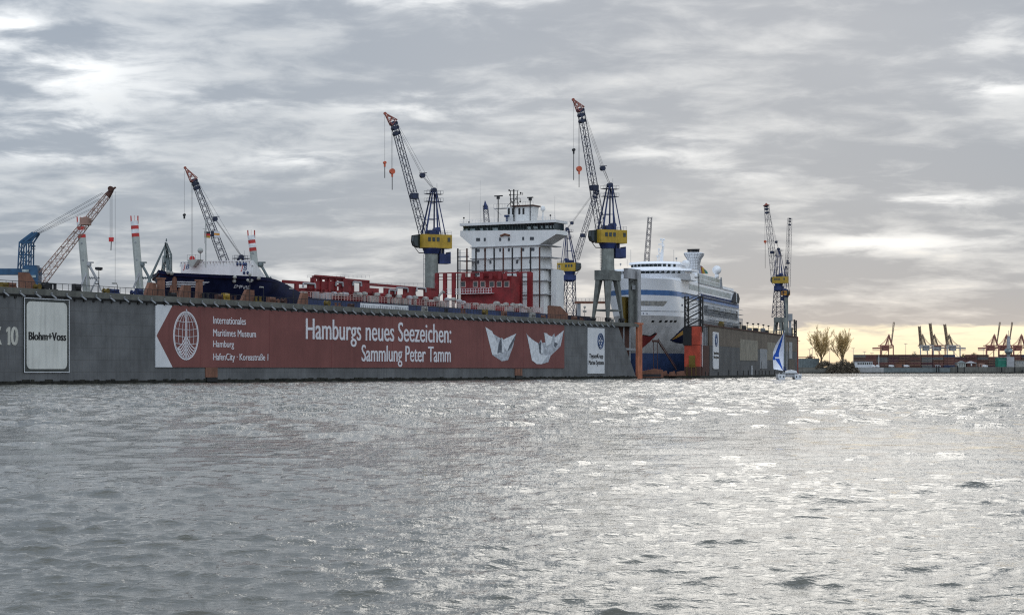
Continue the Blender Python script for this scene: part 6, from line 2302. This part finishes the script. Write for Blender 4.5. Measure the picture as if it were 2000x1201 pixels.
    r = MB().beam(p(1535.2, 641, 3.5), p(1533, 726, 1), 0.03, 3).beam(p(1535.2, 648, 3.5), p(1565, 731, 5), 0.025, 3).beam(p(1511.5, 720.5, 1), p(1540, 728, 2), 0.03, 3)
    r.build('rigging', 'rope', o)
    rl = MB()
    for x in (1552, 1558, 1566):
        rl.beam(p(x, 733, 0.3), p(x, 727.5, 0.3), 0.04, 3)
    rl.beam(p(1552, 728, 0.3), p(1566, 728, 0.3), 0.035, 3)
    rl.build('guard_rail', 'grey', o)


build_catamaran()


# ------------------------------------------------------------------ far shore
YS = 1400.0 * YK


def Q(px, py, Y=YS):
    return P(px, py, Y)


def far_shore():
    g = MB().box(Q(1380, 0).x, 2600, YS + 3, 9000, -2, Q(0, 717).z - 0.2)
    g.box(-1600, 40, 862, 9000, -2, 3.0).box(40.1, 157, 1034, 9000, -2, 2.9)
    tag(g.build('shore', 'ground', None, FW, (0, 0, 0)), 'flat harbour ground behind the docks and far quay', 'shore', kind='structure')
    zq = Q(0, 717).z

    def wall(x0, x1, y0, m, lab, dd=0.0):
        o = MB().box(Q(x0, 0).x, Q(x1, 0).x, YS - dd, YS + 3, -1, Q(0, y0).z).build('quay_wall', m, None, FW, (Q(x0, 0).x, YS, 0))
        tag(o, lab, 'quay wall', 'far quay walls', 'thing')
    wall(1540, 1618, 718.5, 'quay', 'streaked brown far quay wall directly right of the rusty dock')
    wall(1618.2, 1676, 720, 'bushm', 'dark far quay wall below the bare thicket and two trees')
    wall(1676.2, 1726, 717.8, 'quay_pale', 'pale smooth far quay wall below the long white office')
    wall(1726.2, 1856, 718.5, 'green_grey', 'dark grey far quay wall between the office and the first pavilion')
    wall(1856.2, 2080, 716.5, 'quay', 'streaked brown far quay wall at right below the pavilion and green hall', 0.6)
    fo = MB().box(Q(1540, 0).x, Q(2080, 0).x, YS - 1.3, YS - 0.62, -1, 1.1)
    tag(fo.build('quay_footing', 'slime', None, FW, (Q(1800, 0).x, YS, 0)), 'long dark weedy footing at the base of the far quay walls', 'quay footing', None, 'thing')
    # fence panels left of the trees
    o = MB().box(Q(1555, 0).x, Q(1604, 0).x, YS + 12, YS + 12.4, zq - 1, Q(0, 700).z)
    for i in range(10):
        x = Q(1556 + i * 5.2, 0).x
        o.box(x - 0.2, x + 0.2, YS + 11.8, YS + 12, zq - 1, Q(0, 699.5).z)
    tag(o.build('screen_fence', 'green_grey', None, FW, (Q(1580, 0).x, YS + 12, zq)), 'tall blue grey screen fence behind the quay right of the rusty dock', 'fence')
    o = thing('pipe_rack', 'low red pipe rack above the screen fence by the first tree', 'pipe rack', FW, (Q(1580, 0).x, YS + 30, zq))
    m = MB().box(Q(1566, 0).x, Q(1602, 0).x, YS + 30, YS + 31, Q(0, 698).z, Q(0, 696.4).z)
    for x in (1567, 1584, 1601):
        m.box(Q(x, 0).x - 0.3, Q(x, 0).x + 0.3, YS + 30, YS + 31, zq - 1, Q(0, 698).z)
    m.build('frame', 'gantry_red', o)

    # container stacks
    cols = [('rusty red', 'box_red'), ('brown', 'box_brown'), ('dark brown', 'rust_dark'), ('dark blue', 'box_blue'), ('grey', 'box_grey'), ('maroon', 'box_maroon'), ('rusty red', 'box_red'), ('brown', 'box_brown')]
    i0 = 0
    sx = 1668
    names = ['first', 'second', 'third', 'fourth', 'fifth', 'sixth', 'seventh', 'eighth', 'ninth', 'tenth', 'eleventh', 'twelfth', 'thirteenth', 'fourteenth', 'fifteenth', 'sixteenth']
    tiers = ['bottom', 'second', 'third', 'fourth', 'top']
    k = 0
    Yc = YS + 60
    h = 2.6
    while sx < 1998 and k < 16:
        L = 12.2
        x0 = Q(sx, 0, Yc).x
        n = 5 if k not in (9, 12) else 4
        for j in range(n):
            cn, cm = random.choice(cols)
            z0 = zq - 0.2 + j * (h + 0.04)
            b = MB().box(x0, x0 + L, Yc, Yc + 2.4, z0, z0 + h)
            for q in range(13):
                xx = x0 + 0.4 + q * (L - 0.8) / 12
                b.box(xx - 0.12, xx + 0.12, Yc - 0.08, Yc - 0.002, z0 + 0.15, z0 + h - 0.15)
            b.box(x0 - 0.03, x0 + 0.16, Yc - 0.1, Yc + 0.1, z0, z0 + h).box(x0 + L - 0.16, x0 + L + 0.03, Yc - 0.1, Yc + 0.1, z0, z0 + h)
            o = b.build('shipping_container', cm, None, FW, (x0 + L / 2, Yc, z0))
            tr = ('bottom', 'second', 'third', 'fourth', 'top')[j] if n == 5 else ('bottom', 'second', 'third', 'top')[j]
            tag(o, f'{cn} shipping container, {tr} tier of the {names[k]} stack right of the trees', 'container', 'container stacks on the far quay')
        sx += 21.6 if k % 4 else 20.8 + 1.5
        k += 1
    # two single red containers on the skyline
    for (xa, xb, lab) in ((1694, 1727, 'long rusty red canopy roof left of and below the first gantry crane'), (1727.5, 1756, 'short rusty red canopy roof right of and below the first gantry crane')):
        o = thing('canopy', lab, 'canopy', FW, (Q(xa, 0).x, YS + 80, zq))
        MB().box(Q(xa, 0, YS + 80).x, Q(xb, 0, YS + 80).x, YS + 80, YS + 86, Q(0, 698, YS + 80).z, Q(0, 696.2, YS + 80).z).build('roof', 'gantry_red', o)
        for x in (xa + 1, (xa + xb) / 2, xb - 1):
            xx = Q(x, 0, YS + 80).x
            MB().box(xx - 0.2, xx + 0.2, YS + 82, YS + 82.4, zq - 0.5, Q(0, 698, YS + 80).z).build('post', 'gantry_red', o)

    # buildings
    def bld(name, lab, x0, x1, ytop, m, depth=10, dy=20, wins=None, roof=None, cat='building'):
        Y = YS + dy
        o = thing(name, lab, cat, FW, (Q(x0, 0, Y).x, Y, zq))
        MB().box(Q(x0, 0, Y).x, Q(x1, 0, Y).x, Y, Y + depth, zq - 0.6, Q(0, ytop, Y).z).build('wall', m, o)
        if roof:
            a, b = Q(x0 - 0.8, 0, Y).x, Q(x1 + 0.8, 0, Y).x
            zt = Q(0, ytop, Y).z
            if roof[0] == 'hip':
                r = MB()
                pk = roof[2]
                c1, c2 = a + (b - a) * 0.42, a + (b - a) * 0.58
                r.add([(a, Y - 0.6, zt), (b, Y - 0.6, zt), (b, Y + depth + 0.6, zt), (a, Y + depth + 0.6, zt), (c1, Y + depth / 2, zt + pk), (c2, Y + depth / 2, zt + pk)],
                      [(0, 1, 5, 4), (1, 2, 5), (2, 3, 4, 5), (3, 0, 4), (3, 2, 1, 0)])
                r.build('roof', roof[1], o)
            else:
                MB().box(a, b, Y - 0.5, Y + depth + 0.5, zt, zt + roof[2]).build('roof', roof[1], o)
        if wins:
            x, x2, st, y0, y1, wm, ww = wins
            while x < x2:
                MB().box(Q(x, 0, Y).x, Q(x + ww, 0, Y).x, Y - 0.12, Y - 0.01, Q(0, y1, Y).z, Q(0, y0, Y).z).build('window', wm, o)
                x += st
        return o, Y
    bld('office_building', 'long low white office building with a dark window band right of the trees', 1670, 1704, 706.5, 'sign_white', 8, 16, (1675, 1701, 3.6, 708, 712, 'glass', 2.4), ('flat', 'grey_light', 0.4))
    bld('shed', 'small red brown shed between the office and the first pavilion', 1751, 1768, 708.5, 'rust', 6, 18, (1762, 1766, 5, 711, 717, 'dark', 2.5), ('flat', 'rust_dark', 0.4))
    bld('pavilion', 'small grey green gabled house beside the white roofed pavilion', 1872, 1886, 708.5, 'leg', 7, 16, (1874, 1884, 4.2, 710, 715, 'glass', 1.7), ('hip', 'green_grey', 2.2))
    bld('pavilion', 'pavilion with a wide white hipped roof on the far quay', 1889, 1906, 709, 'rust_dark', 8, 17, (1896, 1899, 5, 710.5, 714, 'sign_white', 2.5), ('hip', 'grey_light', 2.0))
    bld('shed', 'low orange brown shed right of the white roofed pavilion', 1912, 1923, 708.5, 'boom', 6, 22, (1914, 1916, 5, 712, 716, 'dark', 2), ('flat', 'rust', 0.5))
    bld('green_hall', 'green panelled hall at the foot of the pilot tower', 1949, 1966.5, 698.5, 'green_roof', 10, 14, (1950.5, 1965.5, 5.2, 703, 704, 'green_grey', 4.4), ('flat', 'grey_light', 0.4))
    bld('shed', 'pale beige shed at the right frame edge beyond the pilot tower', 1983, 2004, 704, 'vent', 8, 18, (1986, 2000, 5, 707, 710, 'grey', 2.5), ('flat', 'rust_dark', 0.5))
    # pilot tower
    Y = YS + 12
    o = thing('pilot_tower', 'pale concrete pilot tower with a rounded glazed bulge and mast', 'tower', FW, (Q(1973, 0, Y).x, Y, zq))
    z = lambda y: Q(0, y, Y).z
    cx_ = Q(1972, 0, Y).x
    MB().box(Q(1966.8, 0, Y).x, Q(1981, 0, Y).x, Y, Y + 9, zq - 0.5, z(697)).build('base_block', 'grey_light', o)
    mp = Y / FPX
    MB().lathe((cx_, Y + 4, z(697)), [(3.4 * mp, 0), (3.4 * mp, z(692) - z(697)), (7.4 * mp, z(688) - z(697)), (7.8 * mp, z(684) - z(697)), (7.2 * mp, z(681) - z(697)), (4 * mp, z(680) - z(697))], 16).build('control_room', 'green_grey', o)
    MB().lathe((cx_, Y + 4, z(686.5)), [(7.9 * mp, 0), (8.0 * mp, z(682.5) - z(686.5))], 16).build('glazing', 'glass_light', o)
    MB().lathe((cx_, Y + 4, z(680)), [(3.8 * mp, 0), (3.3 * mp, z(662) - z(680)), (2.6 * mp, z(661) - z(680)), (2.4 * mp, z(656) - z(680))], 14).build('shaft', 'grey_light', o)
    MB().beam((cx_, Y + 4, z(656)), (cx_, Y + 4, z(645)), 0.25, 6).box(cx_ - 4.5 * mp, cx_ + 4.5 * mp, Y + 3.5, Y + 4.5, z(662.5), z(661)).build('mast', 'grey', o)

    # small boats laid up and vans: white dots along the quay
    for x, lab, L in ((1706, 'white motor boat laid up right of the long white office', 6.5), (1714, 'small white cabin boat beside the quay railing right of the office', 4)):
        c = Q(x, 714, YS + 9)
        o = thing('motor_boat', lab, 'boat', FW, (c.x, c.y, zq), 'boats laid up on the far quay')
        rows = []
        for zz, f in ((zq + 0.2, 0.72), (zq + 1.3, 1.0)):
            rows.append([(c.x - L / 2 * f, c.y - 1.1, zz), (c.x + L / 2 * f * 0.7, c.y - 1.1, zz), (c.x + L / 2 * f + 0.5, c.y, zz), (c.x + L / 2 * f * 0.7, c.y + 1.1, zz), (c.x - L / 2 * f, c.y + 1.1, zz), (c.x - L / 2 * f, c.y - 1.1, zz)])
        MB().grid(rows).add(rows[1][:5], [(0, 1, 2, 3, 4)]).build('hull', 'leg_white', o)
        MB().prism([(c.x - L * 0.3, zq + 1.3), (c.x + L * 0.25, zq + 1.3), (c.x + L * 0.05, zq + 2.6), (c.x - L * 0.28, zq + 2.6)], 'y', c.y - 0.8, c.y + 0.8).build('cabin', 'leg_white', o)
    for x, lab, m in ((1741, 'white van parked between the office and the red brown shed', 'leg_white'), (1770.5, 'white van parked right of the red brown shed', 'leg_white'),
                      (1832, 'pale blue van parked between the two dark piles', 'grey_light'), (1924, 'white van parked right of the orange brown shed', 'leg_white')):
        c = Q(x, 714, YS + 8)
        o = thing('parked_van', lab, 'van', FW, (c.x, c.y, zq), 'vans on the far quay')
        MB().prism([(c.x - 2.6, zq + 0.4), (c.x + 2.6, zq + 0.4), (c.x + 2.5, zq + 1.3), (c.x + 1.7, zq + 2.4), (c.x - 2.6, zq + 2.4)], 'y', c.y - 1, c.y + 1).build('body', m, o)
        MB().prism([(c.x + 1.0, zq + 1.4), (c.x + 2.2, zq + 1.4), (c.x + 1.6, zq + 2.2), (c.x + 1.0, zq + 2.2)], 'y', c.y - 1.06, c.y - 1.01).build('window', 'glass', o)
        for dx_ in (-1.6, 1.6):
            MB().beam((c.x + dx_, c.y - 1.1, zq + 0.35), (c.x + dx_, c.y - 0.8, zq + 0.35), 0.42, 12).build('wheel', 'black', o)
    # dolphins (mooring piles)
    for x, w, y0, lab in ((1829.5, 2.2, 713.5, 'left pile of the close pair of dark mooring piles'), (1833.7, 2.2, 713.5, 'right pile of the close pair of dark mooring piles'), (1870.3, 2.4, 714, 'single dark mooring pile left of the small gabled house'),
                          (1883.5, 1.6, 716, 'thin dark mooring pile below the small gabled house'), (1956.5, 2.6, 717, 'thick dark mooring pile below the green hall'), (1982, 2.6, 717, 'thick dark mooring pile right of the pilot tower'),
                          (1997, 4, 722, 'short broad dark mooring pile at the right frame edge')):
        c = Q(x, 0, YS - 4)
        m = MB().lathe((c.x, c.y, -2), [(w * 0.25, 0), (w * 0.25, Q(0, y0, YS - 4).z + 1.6), (w * 0.29, Q(0, y0, YS - 4).z + 1.65), (w * 0.27, Q(0, y0, YS - 4).z + 2.0)], 10)
        tag(m.build('mooring_pile', 'black', None, FW, (c.x, c.y, 0)), lab, 'mooring pile', 'mooring piles along the far quay')
    # light masts
    for x, y0, dd, lab in ((1586.5, 680, 60, 'thin light mast left of the larger tree'), (1620.5, 684.5, 60, 'thin light mast between the two trees'), (1666.5, 680.5, 60, 'light mast just right of the smaller tree'),
                           (1688.5, 687, 120, 'slim far light mast between the smaller tree and first gantry crane'), (1703, 690, 120, 'short far light mast left of the first gantry crane'), (1716.5, 693, 10, 'pale flagpole like light mast in front of the first gantry crane'),
                           (1769, 671.5, 200, 'tall light mast between the red and the grey gantry cranes'), (1786, 687, 220, 'short light mast left of the grey gantry cranes'), (1920.5, 681, 240, 'light mast left of the group of red gantry cranes'),
                           (1581, 682.5, 90, 'dark light mast at left beside the shrubs')):
        Y = YS + dd
        c = Q(x, 0, Y)
        zt = Q(0, y0, Y).z
        o = thing('light_mast', lab, 'light mast', FW, (c.x, Y, zq), 'light masts on the far quay')
        pm = 'leg_white' if dd == 10 else 'grey'
        MB().beam((c.x, Y, zq - 1), (c.x, Y, zt), 0.3, 6, 0.18).build('pole', pm, o)
        if dd != 10:
            MB().box(c.x - 1.8, c.x + 1.8, Y - 0.4, Y + 0.4, zt - 0.15, zt + 0.35).build('lamp_bar', pm, o)
        else:
            MB().box(c.x - 0.4, c.x + 0.4, Y - 0.3, Y + 0.3, zt, zt + 0.3).build('lamp_bar', pm, o)


far_shore()


def gantry(name, label, px, face, m, boom_m, Y, boom_top, twin):
    """ship-to-shore container crane with its boom raised; face -1: boom at the left of the frame, +1: at the right"""
    mp = Y / FPX
    c = P(px, 0, Y)
    o = thing(name, label, 'gantry crane', FW, (c.x, Y, 8), 'container gantry cranes on the skyline')

    def p(dx_, y, d=0.0):
        return (c.x + face * dx_ * mp, Y + d, HC + (YH - y) * mp)
    leg = None
    for dx_ in (-12.5, 12.5):
        for d in (-9, 9):
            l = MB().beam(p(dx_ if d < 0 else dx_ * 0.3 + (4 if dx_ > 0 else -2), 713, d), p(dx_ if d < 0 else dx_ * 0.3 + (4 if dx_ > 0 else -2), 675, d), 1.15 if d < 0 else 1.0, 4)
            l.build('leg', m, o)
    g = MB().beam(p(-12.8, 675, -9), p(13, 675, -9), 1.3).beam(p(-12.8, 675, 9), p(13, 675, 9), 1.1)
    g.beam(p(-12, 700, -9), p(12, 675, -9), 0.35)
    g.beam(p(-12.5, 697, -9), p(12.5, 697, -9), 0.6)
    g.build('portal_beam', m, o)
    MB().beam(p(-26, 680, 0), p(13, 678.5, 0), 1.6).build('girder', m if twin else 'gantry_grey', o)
    r = MB()
    for i in range(7):
        r.beam(p(-25 + i * 2, 681, 0), p(-25 + i * 2, 684.5, 0), 0.4)
    r.beam(p(-26, 684.5, 0), p(-12, 684.5, 0), 0.4)
    r.build('walkway', 'gantry_grey', o)
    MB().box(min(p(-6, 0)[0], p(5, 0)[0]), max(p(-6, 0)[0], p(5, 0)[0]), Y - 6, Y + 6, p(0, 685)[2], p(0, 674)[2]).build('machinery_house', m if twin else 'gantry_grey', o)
    a = MB()
    for d in (-3, 3):
        a.beam(p(-0.5, 675, d), p(6, 655, d), 0.8).beam(p(12.5, 675, d), p(6.2, 655, d), 0.9).beam(p(-12, 675, d), p(-3, 668, d), 0.35).beam(p(-3, 668, d), p(6, 655, d), 0.35)
        a.beam(p(4.5, 675, d), p(6, 656, d), 0.5)
    a.beam(p(6, 655, -3.5), p(6, 655, 3.5), 1.1).beam(p(6, 655), p(6.4, 652), 0.7)
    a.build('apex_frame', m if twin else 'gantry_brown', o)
    bt = boom_top
    b = MB()
    if twin:
        for k in (0, 4):
            b.beam(p(9.5 + k * 0.6, 674, -3 + k * 1.5), p(bt[0] + k, bt[1], -3 + k * 1.5), 0.75)
        for i in range(9):
            f = (i + 0.5) / 9
            x = 9.5 + (bt[0] - 9.5) * f
            y = 674 + (bt[1] - 674) * f
            b.beam(p(x, y, -3), p(x + 2.4 + 1.6 * f, y - 0.5, 3), 0.4)
    else:
        b.lattice(p(9, 676, 0), p(bt[0], bt[1], 0), (0.3, 1, 0), 4, 4, 4.4 * mp * 1.0, 4.0 * mp, 10, 0.75, 0.42)
        b.beam(p(8.4, 676, 2.5), p(bt[0] - 0.6, bt[1] + 1, 2.5), 1.15)
    b.build('boom', boom_m, o)
    s = MB().beam(p(6, 655), p(9.5 + (bt[0] - 9.5) * 0.45, 674 + (bt[1] - 674) * 0.45), 0.2)
    s.build('boom_stay', boom_m, o)
    return o


YG = 2300 * YK
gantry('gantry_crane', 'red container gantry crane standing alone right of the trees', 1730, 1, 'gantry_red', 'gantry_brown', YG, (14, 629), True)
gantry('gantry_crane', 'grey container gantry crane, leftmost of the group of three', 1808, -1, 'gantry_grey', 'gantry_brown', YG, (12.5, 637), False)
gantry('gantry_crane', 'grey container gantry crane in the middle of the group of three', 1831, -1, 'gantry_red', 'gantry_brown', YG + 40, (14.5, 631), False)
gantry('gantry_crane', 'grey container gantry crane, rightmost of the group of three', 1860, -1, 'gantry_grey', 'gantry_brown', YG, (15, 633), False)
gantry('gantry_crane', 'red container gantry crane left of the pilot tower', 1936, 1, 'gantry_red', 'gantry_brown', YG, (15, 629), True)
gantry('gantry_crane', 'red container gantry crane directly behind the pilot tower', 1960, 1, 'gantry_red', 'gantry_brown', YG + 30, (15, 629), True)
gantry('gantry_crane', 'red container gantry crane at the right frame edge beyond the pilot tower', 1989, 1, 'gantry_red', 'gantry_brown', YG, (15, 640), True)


# ------------------------------------------------------------------ bare trees and thicket
def tree(name, label, px, Y, ytop, spread, seed, trunk_y=700, group='bare poplars on the far quay', dens=1.0):
    rnd = random.Random(seed)
    c = P(px, 717, Y)
    H_ = P(0, ytop, Y).z - c.z
    o = thing(name, label, 'tree', FW, tuple(c), group)
    tw, lm, tr = MB(), MB(), MB()
    W_ = spread * Y / FPX
    tr.poly([(c.x, c.y, c.z - 0.5), (c.x + 0.2, c.y, c.z + H_ * 0.12), (c.x, c.y, c.z + H_ * 0.3)], 0.85, 8)

    def grow(p, d, L, r, lev):
        n = 3 if lev < 3 else 2
        for i in range(n):
            d2 = (d + Vector((rnd.gauss(0, 0.08), rnd.gauss(0, 0.08), 0.06))).normalized()
            q = p + d2 * (L / n)
            (lm if lev < 2 else tw).beam(p, q, r * (1 - i * 0.2), 4 if lev < 2 else 3, r * (0.85 - i * 0.2))
            if lev < 4:
                for _ in range(3 if lev < 3 else 6):
                    if rnd.random() < 0.85 * dens:
                        az_ = rnd.uniform(0, 6.283)
                        sp = rnd.uniform(0.3, 0.75)
                        d3 = (d2 + Vector((math.cos(az_), math.sin(az_), 0)) * sp + Vector((0, 0, 0.1))).normalized()
                        grow(q, d3, L * rnd.uniform(0.34, 0.52), max(0.07, r * 0.48), lev + 1)
            p, d = q, d2
    for k in range(13):
        a_ = 2.4 * k + rnd.uniform(-0.2, 0.2)
        fr_ = math.sqrt((k + 0.5) / 13)
        sp = fr_ * 0.52 * W_ / (H_ * 0.5)
        d = Vector((math.cos(a_) * sp, math.sin(a_) * sp, 1)).normalized()
        grow(Vector((c.x, c.y, c.z + H_ * rnd.uniform(0.12, 0.3))), d, H_ * (0.55 - 0.12 * fr_) * rnd.uniform(0.9, 1.05), 0.36, 1)
    tr.build('trunk', 'bark', o)
    lm.build('limb', 'bark', o)
    tw.build('crown', 'twig', o)
    return o


tree('bare_tree', 'larger bare yellowish tree, left of the pair on the far quay', 1604, YS + 8, 646, 44, 3)
tree('bare_tree', 'smaller bare yellowish tree, right of the pair on the far quay', 1645, YS + 8, 652, 42, 5)


def thicket(name, label, x0, x1, ytop, Y, seed, m='bushm', n=900, yb=728, group='bare bushes on the far quay'):
    rnd = random.Random(seed)
    a, b = P(x0, 0, Y).x, P(x1, 0, Y).x
    zb = max(0.3, P(0, yb, Y).z)
    h = P(0, ytop, Y).z - zb
    w = (b - a) / 2
    mb = MB()
    ks = [(rnd.uniform(-0.8, 0.8), rnd.uniform(0.65, 1.0)) for _ in range(6)]
    for i in range(n):
        u = rnd.uniform(-1, 1)
        top = max(0.15, 1 - abs(u) ** 2.4) * (0.72 + 0.28 * max(k[1] * math.exp(-((u - k[0]) / 0.3) ** 2) for k in ks))
        v = rnd.uniform(0, 1) ** 0.8 * top
        p = Vector(((a + b) / 2 + u * w, Y + rnd.uniform(-2.5, 2.5), zb + h * v))
        d = Vector((rnd.gauss(u * 0.3, 0.4), rnd.gauss(0, 0.3), 1)).normalized()
        L = h * rnd.uniform(0.1, 0.24)
        mb.beam(p - d * L * 0.6, p + d * L * 0.4, rnd.uniform(0.08, 0.2), 3, 0.03)
        if v < top * 0.8:
            s = rnd.uniform(0.3, 0.7)
            e1, e2 = Vector((rnd.gauss(0, 1), rnd.gauss(0, 1), rnd.gauss(0, 1))) * s, Vector((rnd.gauss(0, 1), rnd.gauss(0, 1), rnd.gauss(0, 1))) * s
            mb.add([p + e1, p + e2, p - e1, p - e2], [(0, 1, 2, 3)])
    return tag(mb.build(name, m, None, FW, ((a + b) / 2, Y, zb)), label, 'bush', group)


thicket('bare_bush', 'dark bare bush at the foot of the larger tree', 1592, 1630, 702, YS + 2, 21, n=1000, yb=720)
thicket('bare_bush', 'dark bare bush between the two trees reaching the water', 1614, 1650, 703, YS - 3, 22, n=1200)
thicket('bare_bush', 'dense dark bush at the foot of the smaller tree', 1632, 1664, 698, YS - 3, 23, n=1300)
thicket('bare_bush', 'brownish bare bush between the smaller tree and the office', 1652, 1672, 703, YS - 2, 24, n=800)
thicket('bare_bush', 'low dark bush on the bank below the white office', 1664, 1679, 718, YS - 4, 25, n=700)
thicket('bare_bush', 'small pale shrub left of the larger tree', 1572, 1592, 690, YS + 40, 26, 'shrub', 500, 716)
thicket('bare_bush', 'pale far shrubs left of the grey gantry cranes', 1774, 1797, 688, 2250 * YK, 27, 'shrub', 700, 705)
thicket('bare_bush', 'pale far shrubs right of the grey gantry cranes', 1872, 1893, 690, 2250 * YK, 28, 'shrub', 700, 705)
thicket('bare_bush', 'pale far shrubs halfway between grey and red gantry cranes', 1890, 1917, 688, 2250 * YK, 29, 'shrub', 900, 705)
